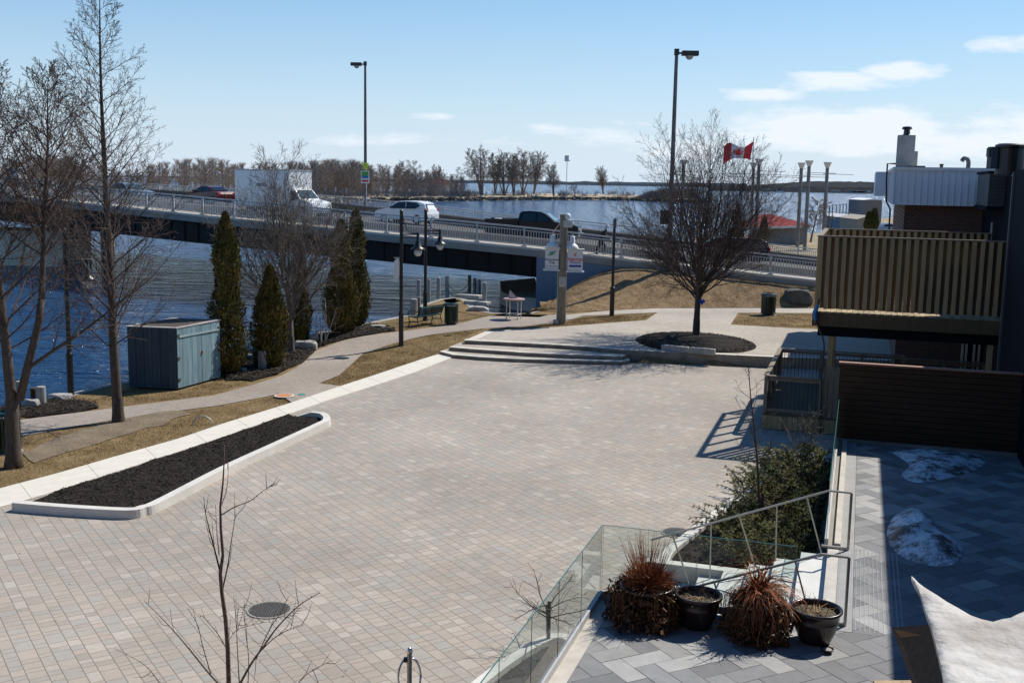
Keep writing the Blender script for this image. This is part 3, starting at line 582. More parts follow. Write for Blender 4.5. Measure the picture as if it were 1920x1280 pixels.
# re-station the toe so that rows run square to the slope
def stationx(L, xs):
    r = []
    for x in xs:
        for a, b in zip(L, L[1:]):
            xa, xb = a.x, b.x
            if (xa-x)*(xb-x) <= 0 and abs(xa-xb) > 1e-6: r.append(a.lerp(b, (x-xa)/(xb-xa))); break
        else: r.append(L[-1] if x > L[-1].x else L[0])
    return r
xs = [ft[0].x+(tl[-1].x-ft[0].x)*(k/110)**1.25 for k in range(111)]
fa = stationx(ft, xs); ta = stationx(tl, xs); m = MB(); vs = []; K = 22
for a, b in zip(fa, ta):
    for k in range(K+1):
        t = k/K; p = a.lerp(b, t); s_ = t*t*(3-2*t)*.55+t*.45; p.z = a.z+(b.z-a.z)*s_+.10*math.sin(math.pi*t)*(1 if b.z-a.z > .4 else .2)+.07*noise.noise((p.x*1.2, p.y*1.2, 0))*min(1, 4*t*(1-t)+.1)+.014; vs.append(p)
m.add(vs, [(i*(K+1)+k, (i+1)*(K+1)+k, (i+1)*(K+1)+k+1, i*(K+1)+k+1) for i in range(110) for k in range(K)]); struct(m, 'embankment', M_embank, smooth=True)
EMB = (fa, ta)
# apron from the toe back under the embankment, level with the back path
m = MB(); m.ruled([p+Vector((0, 0, -.012)) for p in P2([(860, 607), (985, 602), (1093, 600), (1228, 600), (1560, 600), (2000, 604)], ZU)], [p+Vector((0, .7, -.012)) for p in P2([(905, 590), (985, 589), (1090, 582), (1232, 576), (1560, 576), (2000, 580)], ZU)]); struct(m, 'back_lawn', M_grass, fix=True)

# ================================================================== BRIDGE
br = thing('road_bridge', (RP[120].x, RP[120].y, RP[120].z), 'concrete road bridge on black steel girders crossing the river to the grassy embankment', 'bridge')
def sweep(sec, i0=0, i1=359, stp_=3):
    m = MB(); ii = list(range(i0, i1, stp_))+[i1]; n = len(sec); vs = [at(i, o, dz(i) if callable(dz) else dz) for i in ii for o, dz in sec]
    m.add(vs, [(a*n+k, a*n+(k+1) % n, (a+1)*n+(k+1) % n, (a+1)*n+k) for a in range(len(ii)-1) for k in range(n)]+[tuple(range(n)), tuple((len(ii)-1)*n+k for k in range(n-1, -1, -1))]); return m
FW = 22.5
sweep([(2.66, -.30), (2.66, -.02), (19.5, -.02), (19.5, -.30)]).build('roadway', M_asphalt, br, fix=True)
sweep([(-.30, -.50), (-.30, -.04), (.16, -.04), (.16, 0), (2.4, 0), (2.4, -.50)]).build('sidewalk', M_bridgec, br, fix=True)
sweep([(-.305, -.12), (-.305, .004), (.12, .004), (.12, -.12)]).build('ledge', M_bridge_ledge, br, fix=True)
sweep([(19.8, -.5), (19.8, 0), (FW+.4, 0), (FW+.4, -.5)]).build('sidewalk', M_bridgec, br, fix=True)
sweep([(2.4, -.2), (2.4, .42), (2.46, .48), (2.6, .48), (2.66, .42), (2.66, -.2)]).build('traffic_barrier', mat('tan_barrier', (.27, .24, .20), .9, var=.15, scale=1.5), br, fix=True)
M_barr = mat('shade_toned_barrier', (.16, .13, .105), .9, var=.2, scale=1.5)  # dark brown of the far barrier's shaded face, put into its base colour
sweep([(19.5, -.2), (19.5, .66), (19.58, .74), (19.72, .74), (19.8, .66), (19.8, -.2)]).build('traffic_barrier', M_barr, br, fix=True)
gd = lambda i: -(1.68+.35*min(1, max(0, (700-PJ(RP[i])[0])/650)))
for o_ in (.15, 3.4, 9.0, 15, 21.5):
    sweep([(o_, -.5), (o_+.25, -.5), (o_+.25, gd), (o_, gd)], 0, i_ab+1).build('girder', M_girder, br, fix=True)
# web stiffeners on the nearest girder
mb = MB()
for i in range(2, i_ab, 4):
    a, b = at(i, .11, -.55), at(i, .11, gd(i)+.06); mb.bar(a, b, .10, .07, up=(1, 0, 0))
for i in range(2, i_ab-4, 4): mb.bar(at(i, .13, -.56), at(i+4, .13, -.56), .06, .06)
mb.build('girder_stiffeners', M_girder, br)
sweep([(.02, lambda i: gd(i)-.03), (.02, lambda i: gd(i)+.03), (.4, lambda i: gd(i)+.03), (.4, lambda i: gd(i)-.03)], 0, i_ab+1).build('girder_flange', M_girder, br, fix=True)
# abutment: painted concrete wall below the deck end, its wing wall running into the bank
ab = MB(); pa, t_, n__ = rframe(i_ab)
c0 = at(i_ab, -.30, -.52); ab_poly = [at(i_ab, -.30), at(i_ab+3, -.30), at(i_ab+3, FW), at(i_ab, FW)]
ab.prism([(p.x, p.y) for p in ab_poly], -1.4, pa.z-.52)
# wing wall along the road
wp = [at(i, -.28) for i in range(i_ab, near_i(1190)+1)]; wq = [at(i, .1) for i in range(i_ab, near_i(1190)+1)]
ab.ruled([Vector((p.x, p.y, -1.4)) for p in wp], [Vector((p.x, p.y, p.z-.52)) for p in wp]); ab.ruled([Vector((p.x, p.y, p.z-.52)) for p in wp], [Vector((p.x, p.y, p.z-.52)) for p in wq])
ab.build('abutment', M_abut, br, fix=True)
# fill that carries the road right of the abutment
sweep([(.3, -.45), (FW, -.45), (FW+5, lambda i: -(at(i, 0).z)-.5), (.3, lambda i: -(at(i, 0).z)-.5)], i_ab+4, 359).build('approach_fill', M_embank, br, fix=True)
for pxp, hh in ((-190, 1),):
    i = near_i(pxp); pr = MB()
    for o_ in (1.5, 8, 15, 21): pr.lathe(at(i, o_)*1.0-Vector((0, 0, at(i, o_).z+3)), [(.7, 0), (.7, 3+at(i, o_).z-1.95)], 16)
    a, b = at(i, .6, gd(i)-.35), at(i, FW-.6, gd(i)-.35); pr.bar(a, b, 1.0, .6); pr.build('pier', M_bridgec, br)
# old concrete pier standing in the river under the left of the bridge
op = MB(); o0 = A(118, 498, 91); dd = Vector((-1, .10, 0)).normalized(); dn = Vector((.1, 1, 0)).normalized(); o0.z = 0
z1 = A(118, 438.5, 91).z; op.box(o0+dd*20+dn*2.5+Vector((0, 0, (z1-2)/2)), (40, 5, z1+2), dd, dn)
op.box(o0+dd*20+dn*2.5+Vector((0, 0, z1+.09)), (40.3, 5.3, .18), dd, dn)
M_oldp = mat('old_pale_concrete', (.62, .61, .52), .9, scale=.5, stretch=(1, 1, .3), col2=(.78, .76, .66)); tag(op.build('river_pier', M_oldp), 'long pale old concrete pier standing in the river behind the left trees', 'pier')
# rocks and ground under the bridge end
mb = MB(); lp_ = [G(x, y, .1) for x, y in [(938, 527), (1003, 521), (1012, 560), (962, 556), (940, 546)]]; mb.prism([(p.x, p.y) for p in lp_], -1.5, .1); tag(mb.build('landing_slab', M_bridge_ledge), 'concrete landing slab at the water in the shade under the bridge end', 'slab')

def railing(o_, i0, i1, name, label, spacing=2.84, hgt_=1.1, anchor=896, gap=.167):
    rt = thing(name, at((i0+i1)//2, o_), label, 'railing', 'bridge railings'); L = 0; cum = {i0: 0}
    for i in range(i0, i1): L += (at(i+1, o_)-at(i, o_)).length; cum[i+1] = L
    ia = near_i(anchor, o_, .5); base = cum[ia] % spacing if ia in cum else 0; pos = []
    s_ = base
    while s_ < L: pos.append(s_); s_ += spacing
    def P(s, dz):
        for i in range(i0, i1):
            if cum[i+1] >= s: f = (s-cum[i])/(cum[i+1]-cum[i]); return at(i, o_, dz).lerp(at(i+1, o_, dz), f)
        return at(i1, o_, dz)
    for s in pos:
        p = MB(); a = P(s, -.03); b = P(s, hgt_+.02); p.bar(a, b, .16, .12, up=(1, 0, 0)); p.box(a+Vector((0, 0, .06)), (.3, .22, .1)); p.build('post', M_galv, rt)
    for s, e in zip(pos, pos[1:]):
        p = MB(); a0, a1 = P(s+.085, 0), P(e-.085, 0); up = Vector((0, 0, 1))
        p.bar(a0+up*.16, a1+up*.16, .05, .045); p.bar(a0+up*(hgt_-.15), a1+up*(hgt_-.15), .05, .045); n = int((e-s)/gap)
        for k in range(1, n): q = a0.lerp(a1, k/n); p.bar(q+up*.18, q+up*(hgt_-.17), .046, .046, up=(1, 0, 0))
        p.build('baluster_panel', M_galv, rt)
    p = MB(); pts = [P(s, hgt_+.02) for s in [pos[0]+(pos[-1]-pos[0])*k/60 for k in range(61)]]
    for a, b in zip(pts, pts[1:]): p.bar(a, b, .11, .09)
    p.build('top_rail', M_galv, rt); return rt
railing(0, near_i(-120), 352, 'bridge_railing', 'pale metal baluster railing along the near edge of the bridge, nearest the plaza')
railing(FW, near_i(-100, FW), 352, 'bridge_railing', 'pale metal baluster railing along the far edge of the bridge, beyond the traffic', hgt_=1.15, anchor=890)

# ================================================================== TREES
def grow(TR, BR, p, d, L, r, lvl, S, R):
    """one limb: S[lvl] = dict(seg, wob, up, kids, a0, a1, lr0, lr1, from, rr)"""
    s = S[lvl]; n = s['seg']; pts = [p.copy()]; rad = [r]; d = d.normalized(); step = L/n; dirs = [d]; end = s.get('tip', .25)
    for i in range(n):
        w = Vector((R.gauss(0, 1), R.gauss(0, 1), R.gauss(0, 1)))*s['wob']; d = (d+w+Vector((0, 0, s['up']))).normalized()
        p = p+d*step; pts.append(p.copy()); rad.append(max(S['rmin'], r*(1-(1-end)*(i+1)/n))); dirs.append(d.copy())
    tgt = TR if lvl == 0 else BR; tgt.tube(pts, rad, s.get('sides', 3 if lvl > 1 else (5 if lvl == 1 else 10)), cap=(lvl == 0))
    if lvl+1 >= S['levels']: return
    k = s['kids']; k = k if isinstance(k, int) else R.randint(*k); az0 = R.uniform(0, 6.28)
    if s.get('perlen'): k = max(2, int(L*s['perlen']))
    for c in range(k):
        f = s['from']+(1-s['from'])*(c+R.random()*.9)/k; f = min(.985, f); x = f*n; i = min(n-1, int(x)); q = pts[i].lerp(pts[i+1], x-i); dd = dirs[i+1]
        az_ = az0+c*2.4+R.uniform(-.5, .5); o = dd.orthogonal().normalized(); o2 = dd.cross(o); side = o*math.cos(az_)+o2*math.sin(az_); side.z *= s.get('flat', 1)
        an = math.radians(R.uniform(s['a0'], s['a1'])); nd = dd*math.cos(an)+side.normalized()*math.sin(an)
        if lvl == 0 and 'prof' in s: l2 = s['prof'](f)*R.uniform(.8, 1.12)*(1-s.get('angl', 0)*math.degrees(an)/70)
        else: l2 = L*R.uniform(s['lr0'], s['lr1'])*(1-.55*(f-s['from'])/(1-s['from']) if s.get('taperlen', 1) else 1)
        r2 = max(S['rmin'], min(rad[i]*.8, s['rr']*(rad[i] if lvl else r)*R.uniform(.8, 1.1)))
        if lvl == 0 and 'prof' in s: r2 = max(S['rmin'], min(rad[i]*.75, l2*s.get('rl', .016)))
        grow(TR, BR, q, nd, l2, r2, lvl+1, S, R)
def bare_tree(name, base, S, seed, label, cat='tree', group=None, dir_=(0, 0, 1), H=10, r=.16, bark=M_bark, twig=M_twig, extra=None, flare=1.35):
    R = random.Random(seed); TR, BR = MB(), MB(); t = thing(name, base, label, cat, group)
    grow(TR, BR, Vector((0, 0, -.15)), Vector(dir_), H+.15, r, 0, S, R)
    for (h_, d_, L_, r_) in (extra or []): grow(TR, BR, Vector(h_), Vector(d_), L_, r_, 0, S, R)
    TR.lathe((0, 0, -.12), [(r*flare, 0), (r*flare*.93, .1), (r*1.06, .4), (r*.98, .8)], 12, cap=False)
    local_part(TR, 'trunk', bark, t, smooth=True); local_part(BR, 'branches', twig, t); return t
lind = dict(levels=4, rmin=.0045)
lind[0] = dict(seg=22, wob=.012, up=.02, kids=74, a0=40, a1=66, lr0=.3, lr1=.4, rr=.4, **{'from': .17}, tip=.06, prof=lambda f: (3.9*(1-f)**.8+.35) if f > .3 else 3.0, rl=.0088, sides=10)
lind[1] = dict(seg=8, wob=.04, up=.06, kids=14, a0=28, a1=48, lr0=.26, lr1=.42, rr=.5, **{'from': .15}, tip=.15, sides=5)
lind[2] = dict(seg=3, wob=.06, up=.03, kids=6, a0=30, a1=55, lr0=.3, lr1=.5, rr=.6, **{'from': .2}, tip=.4)
lind[3] = dict(seg=2, wob=.12, up=0, kids=0, a0=30, a1=50, lr0=.3, lr1=.5, rr=.6, **{'from': .2}, tip=.7)
bA = T(222, 790); hA = (790-5)/2050*bA.y*1.02
bare_tree('bare_tree', bA, lind, 11, 'tall bare tree with one straight leader, left of the blue wooden shed', group='bare trees by the river', H=hA, r=.155, dir_=(-.008, 0, 1))
lind2 = dict(lind); lind2[0] = dict(lind[0], kids=58, wob=.02, prof=lambda f: (3.2*(1-f)**.75+.3))
b0 = T(25, 875)
def leader(px0, py0, px1, py1, Y): a, b = A(px0, py0, Y), A(px1, py1, Y); return a-b0, (b-a), (b-a).length, .10
h0, d0, L0, _ = leader(22, 745, -2, 95, b0.y); h1, d1, L1, _ = leader(38, 742, 78, 560, b0.y)
R5 = random.Random(5); TR, BR = MB(), MB(); t0_ = thing('bare_tree', b0, 'leftmost bare tree, its thick trunk forking low into two tall leaders', 'tree', 'bare trees by the river')
TR.tube([(0, 0, -.15), (.01, 0, .25), (.02, 0, 1.0), Vector(h0)*.95, Vector(h0)*1.05], [.25, .185, .165, .155, .10], 12); grow(TR, BR, Vector(h0)*.86, Vector(d0), L0, .135, 0, lind2, R5)
f1 = A(78, 560, b0.y)-b0; TR.tube([Vector(h1)*.96, Vector(h1).lerp(f1, .35)+Vector((.02, 0, -.02)), Vector(h1).lerp(f1, .75)+Vector((.06, 0, 0)), f1], [.105, .095, .085, .08], 9)
f2 = A(98, 135, b0.y)-b0; grow(TR, BR, f1, f2-f1, (f2-f1).length, .075, 0, dict(lind2, **{}), R5)
fb = A(52, 690, b0.y)-b0; fe = A(135, 640, b0.y)-b0; grow(TR, BR, fb, (fe-fb)+Vector((0, -.3, .1)), 3.6, .05, 1, dict(lind2), R5)
local_part(TR, 'trunk', M_bark, t0_, smooth=True); local_part(BR, 'branches', M_twig, t0_)
# vase-shaped trees
vase = dict(levels=5, rmin=.0045)
vase[0] = dict(seg=5, wob=.01, up=.0, kids=28, a0=8, a1=76, angl=.22, lr0=1, lr1=1, rr=.42, **{'from': .62}, tip=.7, prof=lambda f: 4.2, rl=.0135, sides=12)
vase[1] = dict(seg=9, wob=.045, up=.07, kids=12, a0=22, a1=40, lr0=.45, lr1=.68, rr=.62, **{'from': .12}, tip=.12, sides=6)
vase[2] = dict(seg=5, wob=.045, up=.05, kids=8, a0=22, a1=42, lr0=.35, lr1=.55, rr=.6, **{'from': .15}, tip=.2, sides=4)
vase[3] = dict(seg=3, wob=.06, up=.03, kids=5, a0=25, a1=50, lr0=.35, lr1=.55, rr=.7, **{'from': .2}, tip=.5)
vase[4] = dict(seg=2, wob=.12, up=0, kids=0, a0=25, a1=50, lr0=.3, lr1=.5, rr=.7, **{'from': .2}, tip=.8)
bD = G(1305, 633, ZU); vD = dict(vase); vD[0] = dict(vase[0], prof=lambda f: 6.3, rl=.0095)
tD = bare_tree('bare_tree', bD+Vector((0, 0, .14)), vD, 4, 'wide vase-shaped bare tree in the round mulch bed on the raised plaza', H=2.35, r=.15, flare=1.15)
# blue ribbon bow on its trunk
rb = MB(); bc = A(1316, 566, bD.y-.22)
for k in range(46):
    d = Vector((rnd.gauss(0, 1), rnd.gauss(0, 1), rnd.gauss(0, 1))).normalized(); s_ = d.orthogonal().normalized()*.03; rb.add([bc-s_*.4, bc+s_*.4, bc+d*.13+s_, bc+d*.15-s_], [(0, 1, 2, 3)])
rb.lathe(bc-Vector((0, 0, .07)), [(.02, 0), (.07, .03), (.085, .07), (.06, .11), (.02, .14)], 12)
tag(rb.build('ribbon_bow', M_bluepaint), 'shiny blue ribbon bow tied to the trunk of the big bare tree', 'ribbon')
bC = T(545, 662); vC = dict(vase); vC[0] = dict(vase[0], kids=22, prof=lambda f: 5.3, rl=.010, a0=6, a1=62, **{'from': .3}); vC[1] = dict(vase[1], kids=10)
bare_tree('bare_tree', bC, vC, 21, 'many-stemmed bare tree rising between the dark cedars by the path', H=2.6, r=.15, twig=M_twig_grey, bark=M_twig_grey, dir_=(-.03, .06, 1))
# saplings
sap = dict(levels=3, rmin=.0035)
sap[0] = dict(seg=14, wob=.02, up=.03, kids=15, a0=38, a1=62, lr0=.3, lr1=.4, rr=.4, **{'from': .32}, tip=.15, prof=lambda f: .95*(1-f)**.6+.12, rl=.012, sides=8)
sap[1] = dict(seg=6, wob=.09, up=.08, kids=5, a0=30, a1=60, lr0=.25, lr1=.45, rr=.6, **{'from': .2}, tip=.3, sides=5)
sap[2] = dict(seg=3, wob=.15, up=.03, kids=0, a0=30, a1=60, lr0=.3, lr1=.5, rr=.6, **{'from': .2}, tip=.6)
bE = G(1427, 985, .05); eT = A(1408, 668, bE.y)
bare_tree('sapling', bE, sap, 9, 'thin bare sapling growing out of the juniper bed beside the wooden deck', 'sapling', H=(eT-bE).length, r=.035, dir_=eT-bE, flare=1.1)
bS = G(1505, 878, .05); sap2 = dict(sap); sap2[0] = dict(sap[0], prof=lambda f: .5, **{'from': .1})
bare_tree('sapling', bS, sap2, 31, 'small twiggy grey bush at the far end of the juniper bed', 'bush', H=1.15, r=.02, twig=M_twig_grey, extra=[((.05, 0, 0), (.25, .1, 1), 1.3, .014), ((-.05, 0, 0), (-.3, .1, 1), 1.0, .012), ((0, 0, 0), (.05, -.2, 1), 1.2, .012)])
# foreground sapling, limbs set one by one as it grows
YF = 10.0; fb_ = A(434, 1290, YF); fbase = Vector((A(440, 1500, YF).x, YF, 0)); t = thing('sapling', fbase, 'young bare sapling in the foreground, its reddish trunk against the pale plaza', 'sapling')
TRm, BRm = MB(), MB()
def FP(x, y, dY=0.0): return A(x, y, YF+dY)-fbase
tp = [Vector((0, 0, -.1)), Vector((0, 0, .8)), FP(437, 1420), FP(429, 1280), FP(427, 1212), FP(423, 1160), FP(416, 1110), FP(413, 1075), FP(418, 1040), FP(414, 990), FP(413, 950), FP(418, 905), FP(420, 870), FP(421, 833)]
TRm.tube(tp, [.032, .030, .028, .024, .0225, .021, .019, .018, .0145, .013, .011, .008, .006, .003], 8)
def limb(L, r0, seed=0, tw=4):
    P_ = catmull([FP(*p) for p in L], 5); R = random.Random(seed); BRm.tube(P_, [max(.0022, .58*r0*(1-.8*i/(len(P_)-1))) for i in range(len(P_))], 5)
    for k in range(len(P_)-2):          # buds along the limb
        if k % 2: d = Vector((R.gauss(0, 1), R.gauss(0, 1), R.gauss(0, 1))).normalized()*.018; BRm.tube([P_[k], P_[k]+d], [.0045, .002], 3)
    for k in range(tw):
        i = R.randint(1, len(P_)-2); d = (P_[i+1]-P_[i]).normalized()+Vector((R.gauss(0, 1), R.gauss(0, 1), R.gauss(.2, 1)))*.75; q = P_[i]; l = R.uniform(.10, .32); d.normalize(); BRm.tube([q, q+d*l*.5, q+(d+Vector((0, 0, .3))).normalized()*l], [.0035, .003, .0015], 3)
limb([(412, 1068, 0), (400, 1020, -.1), (392, 990, -.2), (385, 960, -.3), (382, 930, -.3)], .016, 1)
limb([(411, 1040, 0), (407, 1000, .1), (404, 945, .2)], .011, 2, 2)
limb([(418, 1102, 0), (427, 1060, .1), (436, 1000, .2), (443, 960, .3)], .015, 3)
limb([(415, 965, 0), (440, 950, -.15), (470, 938, -.3), (490, 922, -.4), (517, 905, -.5)], .011, 4, 3)
limb([(415, 947, 0), (423, 925, .1), (427, 900, .1), (428, 868, .1)], .008, 5, 1)
limb([(440, 1300, 0), (470, 1245, -.3), (495, 1210, -.6), (520, 1175, -.9), (560, 1135, -1.2), (600, 1110, -1.5)], .022, 6, 7)
limb([(490, 1218, -.5), (515, 1195, -.7), (545, 1178, -.9), (570, 1170, -1.0)], .010, 7, 3)
limb([(480, 1235, -.3), (505, 1180, -.5), (525, 1150, -.6), (541, 1118, -.7)], .010, 8, 2)
limb([(440, 1310, 0), (395, 1265, .3), (350, 1210, .6), (310, 1165, .9), (270, 1125, 1.2)], .020, 9, 6)
limb([(395, 1262, .3), (380, 1210, .2), (370, 1170, .1), (352, 1140, 0)], .010, 10, 3)
limb([(450, 1300, .2), (446, 1230, .4), (443, 1170, .6), (438, 1115, .8)], .012, 11, 4)
limb([(465, 1290, .3), (466, 1230, .5), (460, 1180, .6), (458, 1130, .7)], .010, 12, 3)
limb([(428, 1200, 0), (445, 1180, .2), (470, 1172, .3), (500, 1165, .4)], .008, 13, 2)
limb([(430, 1225, 0), (410, 1190, .3), (385, 1160, .5), (372, 1150, .6)], .010, 14, 3)
limb([(330, 1320, .8), (300, 1280, .9), (270, 1245, 1.1), (215, 1215, 1.2)], .012, 15, 3)
limb([(520, 1330, -.4), (555, 1285, -.6), (580, 1260, -.7), (620, 1238, -.8)], .010, 16, 4)
local_part(TRm, 'trunk', mat('reddish_bark', (.11, .07, .055), .8, scale=14, island=0, bump=.5, col2=(.22, .16, .13)), t, smooth=True); local_part(BRm, 'branches', M_twig, t)
# shrub of pale stems by the path, tiny tree between the columns comes later
shr = dict(levels=3, rmin=.005); shr[0] = dict(seg=6, wob=.06, up=.03, kids=6, a0=25, a1=50, lr0=.3, lr1=.5, rr=.5, **{'from': .25}, tip=.3, sides=5); shr[1] = dict(seg=4, wob=.1, up=.04, kids=4, a0=30, a1=55, lr0=.4, lr1=.6, rr=.6, **{'from': .2}, tip=.4); shr[2] = dict(seg=2, wob=.1, up=0, kids=0, a0=30, a1=50, lr0=.3, lr1=.5, rr=.6, **{'from': .2})
bq = T(602, 645); bare_tree('shrub', bq, shr, 8, 'bare shrub of pale upright stems beside the path, left of the paired cedars', 'shrub', H=1.7, r=.03, bark=M_rock, twig=M_twig_grey, extra=[((.15, 0, 0), (.35, 0, 1), 1.6, .03), ((-.1, .1, 0), (-.3, .1, 1), 1.5, .025), ((.1, .2, 0), (.1, .2, 1), 1.9, .028), ((-.2, 0, 0), (-.15, -.1, 1), 1.1, .02)])
bq = T(650, 634)

# ---- columnar cedars: thousands of leaf sprays through a tapering column
def cedar(px, py, top, wpx, label, seed, n=9000):
    base = T(px, py); sc = base.y/2050; H = (py-top)*sc*1.01; Wd = wpx*sc/2; R = random.Random(seed); t = thing('columnar_cedar', base, label, 'cedar', 'cedars by the path')
    m = MB(); off = R.uniform(0, 50)
    for k in range(n):
        f = R.random()**1.15; z = f*H; prof = (min(1, (f+.06)/.16)**.6)*(1-f**2.3)**.75*(.86+.14*math.sin(f*9+off))
        a = R.uniform(0, 6.283); lump = 1+.42*noise.noise((math.cos(a)*1.6+off, math.sin(a)*1.6, z*1.1))+.26*noise.noise((math.cos(a)*4, math.sin(a)*4+off, z*3))
        rr = Wd*prof*lump*(.55+.47*R.random()**.5); p = Vector((math.cos(a)*rr, math.sin(a)*rr, z+.05))
        d = Vector((math.cos(a)*.45, math.sin(a)*.45, 1.1))+Vector((R.gauss(0, .35), R.gauss(0, .35), R.gauss(0, .3))); d.normalize(); s_ = d.cross(Vector((math.cos(a+R.uniform(-1, 1)), math.sin(a), R.uniform(-.4, .4)))).normalized()
        l = R.uniform(.07, .17); w_ = R.uniform(.02, .045); m.add([p-s_*w_*.4, p+s_*w_*.4, p+d*l*.6+s_*w_, p+d*l, p+d*l*.6-s_*w_], [(0, 1, 2, 3, 4)])
    tr = MB(); tr.tube([(0, 0, -.1), (0, 0, H*.5), (0, 0, H*.88)], [.09, .06, .01], 8)
    local_part(tr, 'trunk', M_bark, t); local_part(m, 'foliage', M_cedar, t)
cedar(428, 702, 404, 80, 'tall slim dark cedar right behind the blue wooden shed', 1, 11000)
cedar(508, 690, 503, 78, 'squat dark cedar behind the short mooring posts, lowest of the row', 2, 9000)
cedar(563, 640, 468, 46, 'thin brownish cedar hidden among the bare stems, middle of the row', 3, 4500)
cedar(641, 625, 418, 74, 'broad cedar on the left of the touching pair at the path', 4, 10000)
cedar(668, 612, 398, 56, 'tall narrow cedar on the right of the touching pair at the path', 5, 8000)

# ---- juniper bed
jun = thing('juniper_bed', UV(22, -1.2, 0), 'spreading green and yellowish juniper shrubs filling the bed below the terrace', 'juniper')
jpoly = [UV(u, v).xy for u, v in [(18.7, -.45), (27.6, -.45), (28.3, -1.2), (27.4, -2.0), (25, -2.15), (23, -2.3), (21.5, -2.5), (20.6, -2.3), (19.6, -1.9), (18.8, -1.5)]]
jun_m = MB(); jb = MB(); R = random.Random(77); c = 0
while c < 640:
    u, v = R.uniform(18.8, 28), R.uniform(-3.3, -.5); p = UV(u, v)
    if not inside(p.x, p.y, jpoly): continue
    if u < 20.6 and v < -2.0 and R.random() < .85: continue
    c += 1; hgt0 = .16+.30*max(0, noise.noise((u*.8, v*.8, 4))+.55); start = Vector((p.x, p.y, .1)); a = R.uniform(0, 6.28); L = R.uniform(.35, .75)
    d = Vector((math.cos(a), math.sin(a), R.uniform(.5, 1.4))).normalized(); q = start.copy(); q.z += hgt0*R.uniform(.2, .8); pts = [q.copy()]
    for k in range(6): d = (d+Vector((0, 0, -.12))+Vector((R.gauss(0, .1), R.gauss(0, .1), 0))).normalized(); q = q+d*L/6; pts.append(q.copy())
    jb.tube(pts, [.008]*6+[.003], 3)
    for k in range(1, 7):
        for _ in range(12):
            s_ = Vector((R.gauss(0, 1), R.gauss(0, 1), R.gauss(0, .6))).normalized(); dd = (d*1.0+s_*.9).normalized(); w_ = dd.cross(Vector((0, 0, 1))+s_*.5).normalized()*R.uniform(.006, .012); l = R.uniform(.04, .10); b_ = pts[k]; jun_m.add([b_-w_*.4, b_+w_*.4, b_+dd*l*.7+w_, b_+dd*l, b_+dd*l*.7-w_], [(0, 1, 2, 3, 4)])
jun_m.build('foliage', M_juniper, jun); jb.build('stems', M_bark, jun)

# ================================================================== TERRACE, STAIRS, GLASS
def AU(px, py, u):
    d = ray(px, py); k = d.x*math.sin(TH)+d.y*math.cos(TH); t = u/k; return Vector((d.x*t, d.y*t, CAMH+d.z*t))
def uvof(p): return p.x*math.sin(TH)+p.y*math.cos(TH), p.x*math.cos(TH)-p.y*math.sin(TH)
UD, VD = UV(1, 0), UV(0, 1)
def ubox(m, u0, u1, v0, v1, z0, z1): m.box(UV((u0+u1)/2, (v0+v1)/2, (z0+z1)/2), (u1-u0, v1-v0, z1-z0), UD, -VD)
VE, VC, UC, US = -.20, -3.25, 14.75, 18.30
tr_ = thing('terrace', UV(12, 0, 0), 'raised terrace of grey herringbone pavers beside the brick plaza', 'terrace')
mb = MB(); ubox(mb, -4, UC, VC-.02, 9, -.2, ZT-.03); ubox(mb, UC, US, VE, 9, -.2, ZT-.031); ubox(mb, US, 31, VE-.02, 9, -.2, ZT-.032); mb.build('base', M_bridgec, tr_)
# herringbone pavers cut to the two rectangles
M_grey_tile = mat('grey_paver', (.20, .203, .21), .85, var=.12, scale=5, island=.26, bump=.15, bscale=40)
M_grey_tile2 = mat('pale_grey_paver', (.31, .31, .305), .85, var=.12, scale=5, island=.2, bump=.15, bscale=40)
def clip(poly, u0, u1, v0, v1):
    for ax, lim, sg in ((0, u0, 1), (0, u1, -1), (1, v0, 1), (1, v1, -1)):
        o = []; n = len(poly)
        for i in range(n):
            a, b = poly[i], poly[(i+1) % n]; da, db = sg*(a[ax]-lim), sg*(b[ax]-lim)
            if da >= 0: o.append(a)
            if da*db < 0: f = da/(da-db); o.append((a[0]+(b[0]-a[0])*f, a[1]+(b[1]-a[1])*f))
        poly = o
        if len(poly) < 3: return None
    return poly
tl_ = MB(); W_ = .30; g_ = .004; R = random.Random(3); ca_, sa_ = math.cos(math.radians(45)), math.sin(math.radians(45))
rects = [(4, UC-.06, VC+.24, 4.0), (UC-.06, 26.2, VE+.42, 4.0)]
for a in range(-80, 130):
    for b in range(-70, 70):
        k = (a-b) % 4
        if k == 0: r_ = (a*W_, b*W_, (a+2)*W_, (b+1)*W_)
        elif k == 3: r_ = (a*W_, b*W_, (a+1)*W_, (b+2)*W_)   # upright stone
        else: continue
        cr = [(r_[0]+g_, r_[1]+g_), (r_[2]-g_, r_[1]+g_), (r_[2]-g_, r_[3]-g_), (r_[0]+g_, r_[3]-g_)]
        pr_ = [(x*ca_-y*sa_+12, x*sa_+y*ca_) for x, y in cr]
        if not (-1 < pr_[0][0] < 28 and -5 < pr_[0][1] < 5.5): continue
        tl_.m = 0 if R.random() < .62 else 1
        for rc in rects:
            q = clip(pr_, *rc)
            if q: z = ZT+R.uniform(-.0015, .0015); tl_.add([UV(u, v, z) for u, v in q], [tuple(range(len(q)-1, -1, -1))])
tl_.build('herringbone_pavers', [M_grey_tile, M_grey_tile2], tr_, fix=False)
for f_ in bpy.data.objects['herringbone_pavers'].data.polygons[:1]:
    if f_.normal.z < 0: bpy.data.objects['herringbone_pavers'].data.flip_normals()
M_joint = mat('dark_joint_sand', (.10, .10, .10), .95)
mb = MB(); ubox(mb, 4, UC-.06, VC+.24, 4, ZT-.02, ZT-.004); ubox(mb, UC-.05, 26.2, VE+.42, 4, ZT-.02, ZT-.0045); mb.build('paver_bed', M_joint, tr_)
